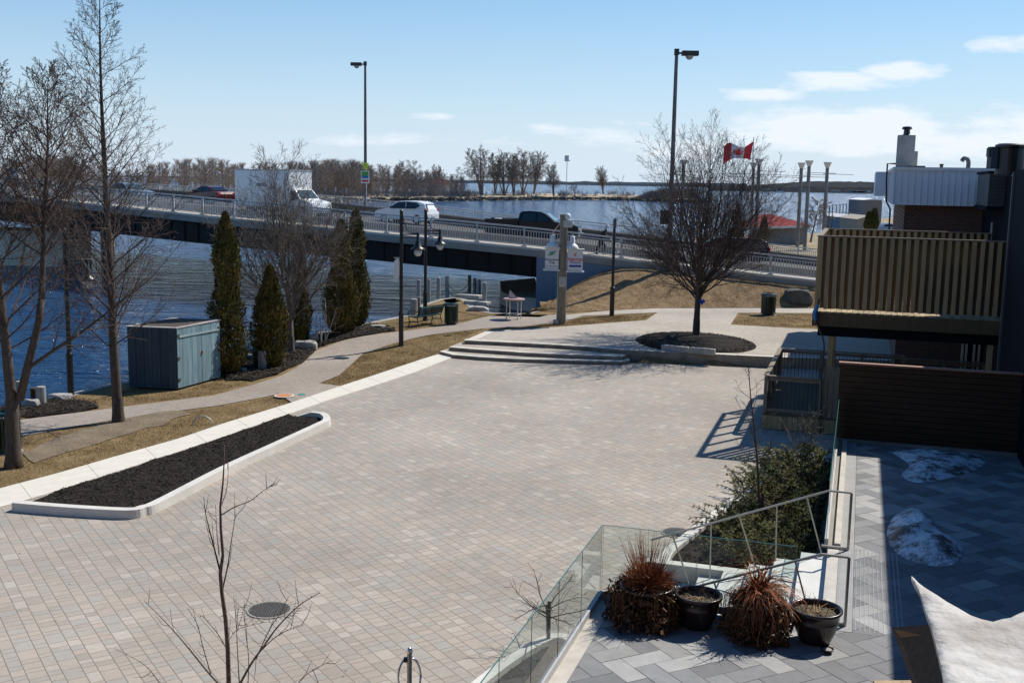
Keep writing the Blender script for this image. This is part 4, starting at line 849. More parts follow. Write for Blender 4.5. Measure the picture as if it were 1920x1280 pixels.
# border stones along the edges
M_border = mat('pale_border_stone', (.50, .47, .42), .85, var=.15, scale=4)
mb = MB(); ubox(mb, 4, UC+.02, VC+.03, VC+.235, ZT-.02, ZT+.004); mb.build('border', M_border, tr_)
mb = MB(); ubox(mb, UC-.05, US, VE+.005, VE+.18, ZT-.02, ZT+.006); ubox(mb, US+.02, 26.2, VE+.10, VE+.2, ZT-.02, ZT+.05); mb.build('border', M_border, tr_)
mb = MB(); ubox(mb, UC-.05, 26.2, VE+.185, VE+.415, ZT-.02, ZT+.001); mb.build('grey_border', M_grey_tile2, tr_)
mb = MB()
for k in range(13):
    v = .10+k*.062+(.0 if k > 0 else -.11)
    for j in range(58): mb.lathe(UV(UC+.05+j*.061, v+.03, ZT+.0015), [(.013, 0), (.010, .004), (0, .006)], 5, cap=False)
M_stud = mat('polished_stud', (.55, .55, .54), .35, .2, var=.05); tag(mb.build('tactile_studs', M_stud, tr_), kind='stuff')
# stairs going down to the left
stg = thing('terrace_stairs', UV(16.5, -1.5, 0), 'pale stairs with steel handrails leading down from the terrace beside the junipers', 'stairs')
nst = 7; rise = ZT/nst; run = .42
M_tread = mat('pale_stair_stone', (.60, .60, .57), .8, var=.08, scale=3); M_riser = mat('stair_riser', (.30, .33, .38), .85, var=.1)
for k in range(nst-1):
    mb = MB(); z = ZT-rise*(k+1); ubox(mb, UC+.01, US-.01, VE-run*(k+1), VE-run*k+.02, -.1, z); mb.m = 0; mb.build('step', M_tread, stg)
mb = MB(); ubox(mb, US, US+.22, VE-run*nst-.1, VE-.03, -.1, .45); mb.build('side_wall', M_kerb, stg, bevel=.015)
# near and far handrails
def handrail(u, name, lab):
    t = thing(name, UV(u, 0, ZT), lab, 'handrail', 'stair handrails'); m = MB(); P = lambda v, z: UV(u, v, z); zr = lambda v: 2.07+(v+.24)*(2.07-.89)/2.9
    sl = lambda v: ZT+(v-VE)*rise/run
    for a, b in (((.12, ZT+.01), (.12, 2.07)), ((.12, 2.07), (-.24, 2.07)), ((-.24, 2.07), (-3.14, zr(-3.14)))): m.bar(P(*a), P(*b), .036, .028)
    m.bar(P(.12, ZT+.03), P(-.30, ZT+.03), .045, .03); m.build('rail', M_steel, t)
    for vt, vb in ((-.58, -.28), (-1.05, -1.02), (-1.66, -1.33), (-2.12, -2.10), (-2.78, -2.43)):
        m = MB(); m.bar(P(vt, zr(vt)), P(vb, max(.0, sl(vb)-.12)), .024, .022); m.build('leg', M_steel, t)
handrail(US-.12, 'stair_handrail', 'far steel handrail of the terrace stairs, standing clear against the junipers')
handrail(UC+.14, 'stair_handrail', 'near steel handrail of the terrace stairs, just above the right end pot')
# glass guards: panes in a steel shoe
def guard(a, b, n, label, z0=ZT, h=1.08, start=0):
    t = thing('glass_guard', a, label, 'glass railing', 'glass guards of the terrace'); a, b = Vector(a), Vector(b); d = (b-a); L = d.length; d.normalize(); nr = Vector((d.y, -d.x, 0)); w = L/n
    for k in range(n):
        p, q = a+d*(w*k+.006), a+d*(w*(k+1)-.006); m = MB(); m.ruled([p+Vector((0, 0, z0+.09)), q+Vector((0, 0, z0+.09))], [p+Vector((0, 0, z0+h)), q+Vector((0, 0, z0+h))]); o = m.build('pane', M_pane, t)
        e = MB(); e.bar(p+Vector((0, 0, z0+h+.003)), q+Vector((0, 0, z0+h+.003)), .012, .005)
        for r_ in (p, q): e.bar(r_+Vector((0, 0, z0+.09)), r_+Vector((0, 0, z0+h)), .010, .004, up=(1, 0, 0))
        e.build('pane_edge', M_glassedge, o)
    m = MB(); m.bar(a+Vector((0, 0, z0+.05)), b+Vector((0, 0, z0+.05)), .06, .10); m.build('base_shoe', M_galv, t)
guard(UV(UC, VC, 0), UV(4.2, VC, 0), 9, 'long row of glass guard panes along the left edge of the terrace')
guard(UV(UC, VC+.01, 0), UV(UC, -.55, 0), 2, 'glass guard of two panes behind the four big pots')
guard(UV(US+.05, VE-.03, 0), UV(26.2, VE-.03, 0), 5, 'glass guard seen edge on between juniper bed and far terrace')
# kerb round the juniper bed
kp = [G(x, y, .14) for x, y in [(1556, 864), (1525, 862), (1493, 864), (1468, 872), (1445, 888), (1429, 899), (1412, 914), (1353, 954), (1294, 1000), (1262, 1025), (1248, 1042), (1246, 1056), (1252, 1068)]]; kp = catmull(kp, 5)
kb = MB(); L_ = [[], [], [], []]
for i, p in enumerate(kp):
    t = (kp[min(i+1, len(kp)-1)]-kp[max(i-1, 0)]).normalized(); nr = Vector((t.y, -t.x, 0))
    L_[0].append(Vector((p.x, p.y, -.05))-nr*.11); L_[1].append(Vector((p.x, p.y, .15))-nr*.10); L_[2].append(Vector((p.x, p.y, .15))+nr*.10); L_[3].append(Vector((p.x, p.y, -.05))+nr*.11)
for i in range(3): kb.ruled(L_[i], L_[i+1])
tag(kb.build('bed_kerb', M_kerb, fix=True), 'curved white concrete kerb round the juniper bed at the terrace', 'kerb')
bed = [(p.x, p.y) for p in kp]+[tuple(UV(US+.1, VE-.3).xy), tuple(UV(28.2, VE-.1).xy)]; m = MB(); m.add([(x, y, .07) for x, y in bed], [tuple(range(len(bed)))]); o = struct(m, 'juniper_soil', M_mulch)
if o.data.polygons[0].normal.z < 0: o.data.flip_normals()
m = chips(bed, .07, 1500, .04, 'c', M_chip); tag(m.build('wood_chips', M_chip), 'loose bark chips covering the soil of the juniper bed', 'mulch', kind='stuff')
# second planting bed, outside the glass at the bottom of the picture
kp2 = catmull([G(x, y, .14) for x, y in [(1085, 1215), (1068, 1197), (1040, 1192), (1000, 1208), (950, 1240), (895, 1282), (830, 1340), (780, 1400)]], 5); kb = MB(); L_ = [[], [], [], []]
for i, p in enumerate(kp2):
    t = (kp2[min(i+1, len(kp2)-1)]-kp2[max(i-1, 0)]).normalized(); nr = Vector((t.y, -t.x, 0))
    for q, (o_, z_) in enumerate(((-.10, -.05), (-.09, .15), (.09, .15), (.10, -.05))): L_[q].append(Vector((p.x, p.y, z_))+nr*o_)
for i in range(3): kb.ruled(L_[i], L_[i+1])
tag(kb.build('bed_kerb', M_kerb, fix=True), 'curved white concrete kerb seen through the lower glass panes', 'kerb')
bed2 = [(p.x, p.y) for p in kp2]+[tuple(UV(5, VC-.1).xy), tuple(UV(12.9, VC-.05).xy)]; m = MB(); m.add([(x, y, .06) for x, y in bed2], [tuple(range(len(bed2)))]); o = struct(m, 'planting_soil', M_mulch)
if o.data.polygons[0].normal.z < 0: o.data.flip_normals()
tag(chips(bed2, .06, 1200, .04, 'c', M_chip).build('wood_chips', M_chip), 'bark chips on the bed seen through the lower glass panes', 'mulch', kind='stuff')
lowt = dict(levels=3, rmin=.0035); lowt[0] = dict(seg=5, wob=.03, up=0, kids=10, a0=50, a1=85, lr0=.5, lr1=.8, rr=.6, **{'from': .7}, tip=.6, prof=lambda f: .75, rl=.014, sides=8); lowt[1] = dict(seg=7, wob=.10, up=.02, kids=6, a0=25, a1=50, lr0=.3, lr1=.5, rr=.6, **{'from': .2}, tip=.3, sides=4); lowt[2] = dict(seg=4, wob=.12, up=0, kids=0, a0=25, a1=50, lr0=.3, lr1=.5, rr=.6, **{'from': .2}, tip=.4)
bare_tree('sapling', G(1028, 1208, .05), lowt, 13, 'low wide bare shrub standing just outside the lower glass guard', 'shrub', H=.62, r=.028, flare=1.1)

# ---- pots on the terrace
def pot(px, py, r, label, plant=None, seed=0, h=.46):
    base = G(px, py, ZT+h); base.z = ZT; t = thing('planter_pot', base, label, 'plant pot', 'big pots on the terrace'); m = MB()
    m.lathe((0, 0, 0), [(r*.55, 0), (r*.62, .02), (r*.80, h*.35), (r*.90, h*.62), (r*.915, h*.64), (r*.905, h*.67), (r*.93, h*.82), (r*1.0, h*.90), (r*1.04, h*.94), (r*1.03, h*.99), (r*.97, h), (r*.90, h*.97), (r*.88, h*.85)], 40, cap=False); m.lathe((0, 0, 0), [(r*.55, .001), (0, .001)], 40, cap=False)
    local_part(m, 'bowl', M_pot, t, smooth=True); m = MB(); R = random.Random(seed); vs = [Vector((0, 0, h*.88))]; nn = 28
    for q in (.35, .7, 1.0):
        for k in range(nn): a = 6.283*k/nn; vs.append(Vector((math.cos(a)*r*.9*q, math.sin(a)*r*.9*q, h*(.86 if q < 1 else .84)+.03*noise.noise((math.cos(a)*q*5, math.sin(a)*q*5, seed)))))
    m.add(vs, [(0, 1+k, 1+(k+1) % nn) for k in range(nn)]+[(1+i*nn+k, 1+(i+1)*nn+k, 1+(i+1)*nn+(k+1) % nn, 1+i*nn+(k+1) % nn) for i in range(2) for k in range(nn)]); local_part(m, 'soil', M_soil, t, smooth=True)
    for k in range(60):
        pass
    if plant == 'few':
        m = MB()
        for k in range(60):
            a = R.uniform(0, 6.28); q = R.uniform(0, .85)*r; p = Vector((math.cos(a)*q, math.sin(a)*q, h*.88)); d = Vector((R.gauss(0, 1), R.gauss(0, 1), R.uniform(.05, .7))).normalized(); l = R.uniform(.03, .16); w_ = d.cross(Vector((0, 0, 1))).normalized()*.004; m.add([p-w_, p+w_, p+d*l+w_, p+d*l-w_], [(0, 1, 2, 3)])
        for k in range(5):
            a = R.uniform(0, 6.28); p = Vector((math.cos(a)*r*.4, math.sin(a)*r*.4, h*.85)); m.tube([p, p+Vector((R.gauss(0, .03), R.gauss(0, .03), .12)), p+Vector((R.gauss(0, .06), R.gauss(0, .06), .26))], [.004, .003, .002], 4)
        local_part(m, 'dead_stems', M_straw, t)
    if plant in ('spiky', 'mop'):
        droop, up_ = MB(), MB(); rimz = h*.95
        for k in range(2600 if plant == 'spiky' else 1700):      # trailing dead foliage, hanging over the rim nearly to the ground
            a = R.uniform(0, 6.283); q = R.uniform(.5, 1.02)*r; p = Vector((math.cos(a)*q, math.sin(a)*q, rimz)); drop = R.random()**.8*h*(.95+.1*R.random()); outw = r*(1.0+.34*math.sin(min(1, drop/h)*2.2)+.38*noise.noise((math.cos(a)*2, math.sin(a)*2, seed+drop*3)))*R.uniform(.72, 1.14)
            c = Vector((math.cos(a)*outw, math.sin(a)*outw, rimz+.06*R.random()-drop*(1+.25*noise.noise((math.cos(a)*2.5, math.sin(a)*2.5, 7+seed)))))
            c.z = max(.02, c.z); d = Vector((R.gauss(0, .6), R.gauss(0, .6), R.gauss(-.8, .5))).normalized(); s_ = d.cross(Vector((R.gauss(0, 1), R.gauss(0, 1), R.gauss(0, 1)))).normalized()*R.uniform(.012, .028); l = R.uniform(.03, .075)
            droop.add([c-s_*.4, c+s_, c+d*l+s_*.3, c+d*l-s_*.6], [(0, 1, 2, 3)])
        for k in range(90):
            a = R.uniform(0, 6.283); p0 = Vector((math.cos(a)*r*.9, math.sin(a)*r*.9, rimz)); o_ = r*R.uniform(1.1, 1.4); pts = [p0, Vector((math.cos(a)*o_, math.sin(a)*o_, rimz+.02)), Vector((math.cos(a)*o_*1.05, math.sin(a)*o_*1.05, rimz*.5)), Vector((math.cos(a)*o_, math.sin(a)*o_, rimz*R.uniform(.05, .4)))]; droop.tube(catmull(pts, 3), .0035, 3)
        local_part(droop, 'trailing_foliage', M_dead2, t)
        if plant == 'spiky':
            for k in range(760):
                a = R.uniform(0, 6.283); el_ = R.uniform(.25, 1.45); l = R.uniform(.22, .42) if el_ < 1.1 else R.uniform(.3, .78); d = Vector((math.cos(a)*math.cos(el_), math.sin(a)*math.cos(el_), math.sin(el_))); p = Vector((math.cos(a)*R.uniform(0, .45)*r, math.sin(a)*R.uniform(0, .45)*r, rimz)); mid = p+d*l*.5; tip = p+d*l+Vector((R.gauss(0, .02), R.gauss(0, .02), -.05*math.cos(el_))); up_.tube([p, mid, tip], [.004, .003, .0015], 3)
            for k in range(1400):
                a = R.uniform(0, 6.283); el_ = R.uniform(.1, 1.5); q = R.uniform(.08, .30); c = Vector((math.cos(a)*math.cos(el_)*q*1.15, math.sin(a)*math.cos(el_)*q*1.15, rimz+math.sin(el_)*q*.9)); d = (c-Vector((0, 0, rimz))+Vector((R.gauss(0, .1), R.gauss(0, .1), R.gauss(0, .1)))).normalized(); s_ = d.cross(Vector((R.gauss(0, 1), R.gauss(0, 1), R.gauss(0, 1)))).normalized()*.009; l = R.uniform(.05, .11); up_.add([c-s_, c+s_, c+d*l], [(0, 1, 2)])
            local_part(up_, 'upright_blades', M_dead, t)
        else:
            for k in range(520):
                a = R.uniform(0, 6.283); l = R.uniform(.25, .85); e0_ = R.uniform(.2, 1.45); pts = [Vector((math.cos(a)*.04, math.sin(a)*.04, rimz+.04))]; d = Vector((math.cos(a)*math.cos(e0_), math.sin(a)*math.cos(e0_), math.sin(e0_))); q = pts[0].copy()
                for j in range(7): q = q+d*l/7; pts.append(q.copy()); d = (d+Vector((R.gauss(0, .22), R.gauss(0, .22), -.36+R.gauss(0, .15)))).normalized()
                w_ = R.uniform(.006, .014); side = Vector((-math.sin(a), math.cos(a), 0)); up_.ruled([p-side*w_*(1-j/8.5) for j, p in enumerate(pts)], [p+side*w_*(1-j/8.5)+Vector((0, 0, .004)) for j, p in enumerate(pts)])
            local_part(up_, 'drooping_leaves', M_dead, t)
    return t
pot(1213, 1095, .36, 'leftmost pot, buried under dead brown growth with a tuft of rusty upright stalks', 'spiky', 1, h=.50)
pot(1310, 1112, .31, 'second pot from the left, dark and nearly bare, with dry soil', 'few', 2)
pot(1420, 1120, .33, 'third pot from the left, hidden under long drooping red-brown dead leaves', 'mop', 3, h=.52)
pot(1531, 1138, .325, 'rightmost dark pot, holding bare soil and two thin stems', 'few', 4)
sb = G(1551, 1217, ZT+.04); sb.z = ZT; m = MB(); m.lathe((0, 0, 0), [(.045, 0), (.075, .03), (.085, .055), (.075, .055), (.06, .03), (0, .025)], 20, cap=False); t = thing('small_bowl', sb, 'small brown bowl of gravel on the terrace in front of the rightmost pot', 'bowl'); local_part(m, 'bowl', M_pot, t, smooth=True); m = MB(); m.lathe((0, 0, .035), [(.066, 0), (.05, .014), (0, .018)], 12, cap=False); local_part(m, 'gravel', M_rock, t)
# ---- snow heaps in the shade
def heap(pts, h, seed, label):
    P_ = [G(x, y, ZT) for x, y in pts]; c = sum(P_, Vector())/len(P_); rg = catmull(P_+[P_[0]], 5)[:-1]; n = len(rg); m = MB(); vs = [c+Vector((0, 0, h))]
    for q in (.25, .5, .72, .88, 1.0):
        for k, p in enumerate(rg):
            w = c.lerp(p, q); hh = h*(1-q**1.7)*(1+.5*noise.noise((w.x*2.2, w.y*2.2, seed))); vs.append(Vector((w.x, w.y, ZT+.004+max(0, hh)+(.03*noise.noise((w.x*7, w.y*7, seed)) if q < 1 else 0))))
    m.add(vs, [(0, 1+k, 1+(k+1) % n) for k in range(n)]+[(1+i*n+k, 1+(i+1)*n+k, 1+(i+1)*n+(k+1) % n, 1+i*n+(k+1) % n) for i in range(4) for k in range(n)]); tag(m.build('snow_heap', M_snow, smooth=True), label, 'snow', 'snow heaps')
heap([(1672, 848), (1740, 840), (1810, 848), (1850, 860), (1830, 880), (1780, 896), (1720, 905), (1690, 890), (1705, 872)], .16, 1, 'flat dirty snow patch in the shade in front of the brown board fence')
heap([(1665, 985), (1680, 965), (1712, 952), (1740, 965), (1770, 1000), (1805, 1025), (1800, 1050), (1765, 1062), (1710, 1052), (1675, 1030), (1663, 1005)], .26, 2, 'rounded dirty snow heap in the middle of the shaded terrace')
# ---- brown board fence at the back of the terrace
fn = thing('board_fence', UV(26.35, 1.9, ZT), 'dark brown fence of horizontal boards with a reddish cap at the back of the terrace', 'fence'); nb_ = 13; ztp = 2.93; R = random.Random(6)
for k in range(nb_):
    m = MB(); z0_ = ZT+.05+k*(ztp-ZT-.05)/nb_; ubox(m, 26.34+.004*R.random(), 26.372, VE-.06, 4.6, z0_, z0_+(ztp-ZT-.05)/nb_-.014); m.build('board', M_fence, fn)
m = MB(); ubox(m, 26.385, 26.40, VE-.06, 4.6, ZT, ztp-.02); m.build('backing', M_black, fn)
m = MB(); ubox(m, 26.30, 26.46, VE-.09, 4.6, ztp-.004, ztp+.035); m.build('cap_board', M_fencecap, fn)
m = MB(); ubox(m, 26.18, 26.30, VE-.02, 4.6, ZT, ZT+.06); m.build('base_kerb', M_bridgec, fn)
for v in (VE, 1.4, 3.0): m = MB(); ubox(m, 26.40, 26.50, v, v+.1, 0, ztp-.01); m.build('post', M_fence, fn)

# ================================================================== WOODEN DECK, BALCONY AND BUILDINGS ON THE RIGHT
dk = thing('wooden_deck', UV(34, 0, 0), 'low wooden deck with dark balustrades between the plaza wall and the brown fence', 'deck'); DZ = .47
m = MB(); ubox(m, 31.95, 38.2, -2.38, 4.0, DZ-.05, DZ); m.build('floor', M_deckwood_shade, dk)
for k in range(46):
    pass
m = MB()
v = -2.40
while v < 3.9: ubox(m, 31.90, 31.93, v, v+.135, .02, DZ-.06); v += .145
m.build('skirting', M_deckwood, dk); m = MB(); ubox(m, 31.94, 31.95, -2.38, 4.0, 0, DZ-.06); m.build('skirting_back', M_black, dk)
def balustrade(a, b, z0, h, n, parent, mat_=M_deckgrey, gap=.115, capw=.14, posts=True):
    a, b = Vector(a), Vector(b); d = (b-a); L = d.length; dn_ = d.normalized(); up = Vector((0, 0, 1)); w = L/n
    for k in range(n+1):
        if not posts: break
        m = MB(); p = a+dn_*w*k; m.bar(p+up*(z0-.05), p+up*(z0+h-.01), .10, .10, up=dn_); m.build('post', mat_, parent)
    m = MB(); m.bar(a+up*(z0+h), b+up*(z0+h), capw, .038); m.build('cap_rail', mat_, parent)
    m = MB(); m.bar(a+up*(z0+h-.09), b+up*(z0+h-.09), .04, .085); m.build('upper_rail', mat_, parent); m = MB(); m.bar(a+up*(z0+.10), b+up*(z0+.10), .04, .085); m.build('lower_rail', mat_, parent)
    m = MB(); nb = int(L/gap)
    for k in range(1, nb):
        q = a+dn_*L*k/nb; m.bar(q+up*(z0+.12), q+up*(z0+h-.12), .018, .018, up=dn_)
    for k in range(n): m.bar(a+dn_*w*k+up*(z0+.115), a+dn_*w*(k+1)+up*(z0+.115), .02, .02)
    m.build('balusters', M_black, parent)
balustrade(UV(32.0, -2.34), UV(32.0, -.80), DZ, 1.09, 1, dk)
balustrade(UV(32.05, -2.34), UV(37.6, -2.34), DZ, 1.10, 3, dk)
balustrade(UV(37.6, -2.30), UV(37.6, 1.6), DZ, 1.10, 3, dk); balustrade(UV(37.3, 1.65), UV(37.3, 4.0), DZ, 1.05, 2, dk)
m = MB()
for k in range(5): ubox(m, 31.96, 31.99, -.75+k*.15, -.75+k*.15+.13, .02, 1.95)
m.build('screen_boards', M_deckgrey, dk)
bl = thing('wooden_balcony', UV(35, 1.4, 3.4), 'upper wooden balcony walled with alternating yellowish vertical boards', 'balcony')
zt_, zf_ = 5.62, AU(1540, 583, 32.2).z; zb_ = AU(1540, 610, 32.2).z; zk_ = AU(1540, 630, 32.2).z
def boards(a, b, z0, z1, name, nrm):
    a, b = Vector(a), Vector(b); d = (b-a); L = d.length; d.normalize(); n = int(L/.205); R = random.Random(2)
    for k in range(n):
        for side in (0, 1):
            m = MB(); c = a+d*(L*(k+.5*side+.25)/n)+Vector(nrm)*(-.05 if side else .05); m.box(c+Vector((0, 0, (z0+z1)/2+R.uniform(-.01, .01))), (.112 if not side else .098, .022, z1-z0), d, nrm); m.build('board' if not side else 'board', M_deckwood if not side else M_deckwood_shade, bl)
bl_u = 32.15; boards(UV(bl_u, -1.08), UV(bl_u, 3.98), zf_+.08, zt_-.02, 'f', -UD); boards(UV(37.9, -1.08), UV(37.9, 3.98), zf_+.08, zt_-.02, 'b', -UD); 
for k in range(6): m = MB(); uu = bl_u+.08+k*1.12; ubox(m, uu-.05, uu+.05, -1.13, -1.03, zf_-.1, zt_-.03); m.build('guard_post', M_deckwood, bl)
m = MB(); ubox(m, bl_u+.05, 37.85, -1.10, -1.06, zf_+.10, zf_+.18); m.build('guard_rail', M_deckwood, bl)
for u_ in (bl_u, 37.9): m = MB(); ubox(m, u_-.07, u_+.07, -1.14, 4.0, zt_-.02, zt_+.02); m.build('cap_rail', M_deckgrey, bl)
m = MB(); ubox(m, bl_u+.08, 37.8, -1.14, -1.0, zt_-.021, zt_+.018); m.build('cap_rail', M_deckgrey, bl)
m = MB(); v = -1.05
for k in range(34): ubox(m, bl_u-.05, 37.95, -1.12+k*.15, -1.12+k*.15+.14, zf_-.035, zf_)
m.build('floor_boards', M_deckwood, bl)
m = MB(); ubox(m, bl_u-.10, bl_u-.06, -1.16, 4.0, zb_, zf_-.03); ubox(m, bl_u, 37.9, -1.16, -1.12, zb_+.002, zf_-.032); m.build('rim_board', M_deckwood_shade, bl); m = MB(); ubox(m, bl_u+.15, bl_u+.35, -1.0, 4.0, zk_, zb_-.002); m.build('steel_beam', M_darkwall, bl); m = MB(); ubox(m, 37.5, 37.7, -1.0, 4.0, zk_, zb_-.002); m.build('steel_beam', M_darkwall, bl)
m = MB()
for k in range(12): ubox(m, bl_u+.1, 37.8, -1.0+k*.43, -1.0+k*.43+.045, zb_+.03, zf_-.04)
m.build('joists', M_deckwood_shade, bl)
for u_, v_ in ((bl_u+.25, -.62), (37.6, -.62), (bl_u+.25, 3.6)): m = MB(); ubox(m, u_-.07, u_+.07, v_-.07, v_+.07, DZ, zk_); m.build('support_post', M_deckwood, bl)
# drain pipe with a bundled blue hose at the corner
pp = AU(1533, 560, 32.0); m = MB(); m.tube(catmull([AU(1536, 560, 32.0), AU(1531, 590, 32.0), AU(1530, 603, 32.0), AU(1540, 625, 32.0), AU(1545, 650, 32), AU(1541, 700, 31.88), AU(1538, 812, 31.85)], 6), .022, 8); tag(m.build('hanging_cable', M_black), 'black cable hanging from the balcony corner down past the deck', 'cable')
m = MB(); m.tube(catmull([AU(1533, 572, 31.95), AU(1528, 590, 31.95), AU(1530, 601, 31.95)], 4), [.035]+[.055]*4+[.05]*3+[.03], 8); tag(m.build('bundled_hose', M_blue_print), 'small bundle of blue hose hanging at the balcony corner', 'hose')
# big dark building on the right
db = thing('dark_building', UV(30, 5, 0), 'tall building clad in near-black blue boards at the right edge, shading the terrace', 'building')
m = MB(); ubox(m, 9, 30.6, 3.65, 12, 0, 7.5); m.build('wall', M_darkwall, db); m = MB(); ubox(m, 30.6, 46, 4.06, 12, 0, 7.4); m.build('wall', M_darkwall, db)
m = MB(); ubox(m, 6, 25.5, 7.4, 14, 7.5, 13.5); m.build('unseen_sky_blocker', M_darkwall, db); m = MB(); ubox(m, 30.5, 30.68, 3.60, 3.70, .1, 7.45); m.build('corner_trim', M_greybox, db)  # upper block is added out of view to keep skylight off the terrace
p0, p1 = AU(1856, 325, 36), AU(1905, 388, 36); u0_, v0_ = uvof(p0); m = MB(); ubox(m, 36, 39.5, v0_, 4.2, p1.z, p0.z); m.build('bay', M_greybox, db); m = MB(); ubox(m, 35.95, 39.55, v0_-.04, 4.05, p1.z-.12, p1.z-.003); ubox(m, 35.95, 39.5, v0_-.05, 4.05, p0.z, p0.z+.07); m.build('bay_trim', M_darkwall, db)
m = MB(); k = 0
for k in range(1, 9): z = p1.z+(p0.z-p1.z)*k/9; ubox(m, 35.985, 36.0, v0_, 4.05, z-.006, z+.006)
m.build('cladding_joints', M_black, db)
# glazed doors facing the balcony
gd_ = thing('glazed_door', UV(38.6, 3.6, 3.4), 'white-framed glazed door behind the right end of the balcony', 'door'); q0 = AU(1862, 400, 38.6); q1 = AU(1903, 400, 38.6)
va, vb_ = uvof(q0)[1], uvof(q1)[1]
m = MB(); ubox(m, 38.62, 38.66, va, vb_, 3.5, 5.95); m.build('glass', M_glass_dark, gd_)
for f in (0, .18, .55, .78, 1): m = MB(); v = va+(vb_-va)*f; ubox(m, 38.54, 38.61, v-.035, v+.035, 3.5, 5.95); m.build('frame', M_white, gd_)
gd2 = copy_tree(gd_, UV(38.6, 3.0, .42), label='white-framed glazed door under the balcony, behind the deck railing')
gd_['group'] = gd2['group'] = 'glazed doors by the deck'
# white sided building with its brick ground floor
wb = thing('white_roofed_building', UV(45, 4, 0), 'brick building with a tall white metal fascia band, behind the balcony', 'building'); ub = 41.4
ztop, zbot = AU(1780, 317, ub).z, AU(1780, 386, ub).z; vl = uvof(AU(1676, 350, ub))[1]; vbk = uvof(AU(1686, 420, ub+.4))[1]
m = MB(); ubox(m, ub+.45, 56, vbk+.15, 12, -.1, zbot+.1); m.build('brick_wall', M_brick, wb)
m = MB(); ubox(m, ub, 56.2, vl, 12.2, zbot, ztop-.06); m.build('fascia', M_siding, wb)
m = MB(); v = vl
while v < 6: ubox(m, ub-.02, ub, v, v+.03, zbot+.01, ztop-.1); v += .22
u_ = ub
while u_ < 50: ubox(m, u_, u_+.03, vl-.02, vl, zbot+.01, ztop-.1); u_ += .22
m.build('siding_ribs', M_siding, wb)
m = MB(); ubox(m, ub-.06, 56.3, vl-.06, 12.3, ztop-.06, ztop+.05); m.build('roof_edge', M_white, wb)
m = MB(); ubox(m, ub+.40, ub+.44, vbk+.1, vbk+1.0, .2, 3.0); m.build('white_post', M_white, wb) if False else None
c0_ = AU(1696, 312, 43.5); cu, cv = uvof(c0_); m = MB(); hc = AU(1696, 254, 43.5).z-c0_.z
m.box(c0_+Vector((0, 0, hc/2-.1)), (.60, .62, hc+.2), UD, -VD); m.box(c0_+Vector((0, 0, .25))+VD*.36, (.4, .14, .6), UD, -VD); ch = m.build('chimney', mat('grey_chimney_render', (.30, .30, .30), .9, var=.15, scale=3), wb, bevel=.02)
m = MB(); m.lathe(c0_+Vector((0, 0, hc)), [(.2, 0), (.12, .04), (.11, .20), (.16, .21), (.19, .24), (.16, .29), (.16, .31), (0, .33)], 14); m.build('flue', M_pot, ch)
m = MB(); b_ = AU(1815, 316, 43.5); m.tube(catmull([b_, b_+Vector((0, 0, .22)), b_+Vector((-.06, 0, .34)), b_+Vector((-.17, 0, .36)), b_+Vector((-.25, 0, .26))], 5), .075, 10); m.lathe(b_, [(.16, -.05), (.09, .03)], 12); m.build('gooseneck_vent', M_greybox, wb)
m = MB(); m.lathe(AU(1765, 315, 43.5), [(.06, -.05), (.06, .10), (.08, .10), (.08, .14), (0, .15)], 10); m.build('pipe_cap', M_pot, wb)
m = MB(); dpp = [AU(1678, 307, 41.3), AU(1664, 307, 41.2), AU(1662, 340, 41.2), AU(1662, 378, 41.2), AU(1669, 392, 41.3), AU(1667, 430, 41.4)]; m.tube(dpp, .03, 8); m.tube([AU(1678, 307, 41.3), AU(1700, 312, 42), AU(1735, 312.5, 42)], .028, 8); m.build('downpipe', M_black, wb)
m = MB(); a_, b_ = AU(1643, 322, 50), AU(1662, 368, 50); va_, vb2 = uvof(a_)[1], uvof(b_)[1]; ubox(m, 50, 56, va_, vl+.2, b_.z, a_.z); m.build('rear_fascia', M_siding, wb)
ac = thing('rooftop_fan_unit', UV(35, 4.9, 7.4), 'black round ventilation unit on the dark roof at the right edge', 'fan unit'); c_ = AU(1893, 318, 35.0); m = MB(); m.lathe(c_, [(.40, -.15), (.40, .60), (.44, .62), (.44, .70), (.34, .74), (0, .75)], 30); m.build('housing', M_black, ac, smooth=False); m = MB(); m.box(c_+Vector((-.50, .05, .33)), (.2, .3, .62)); m.box(c_+Vector((-.62, .05, .48)), (.06, .2, .25)); m.build('control_box', M_greybox, ac)
# the brick building the photograph is taken from: behind and beside the camera, it shades the terrace's sky
hb = thing('photographers_building', (0, -6, 0), 'brown brick building behind the camera, from whose upper floor the plaza is seen', 'building')
m = MB(); ubox(m, -14, -1.2, -16, 16, 0, 16); m.build('wall', M_brick, hb); m = MB(); ubox(m, -14.2, -1.0, -16.2, 16.2, 16, 16.4); m.build('parapet', M_roof, hb)
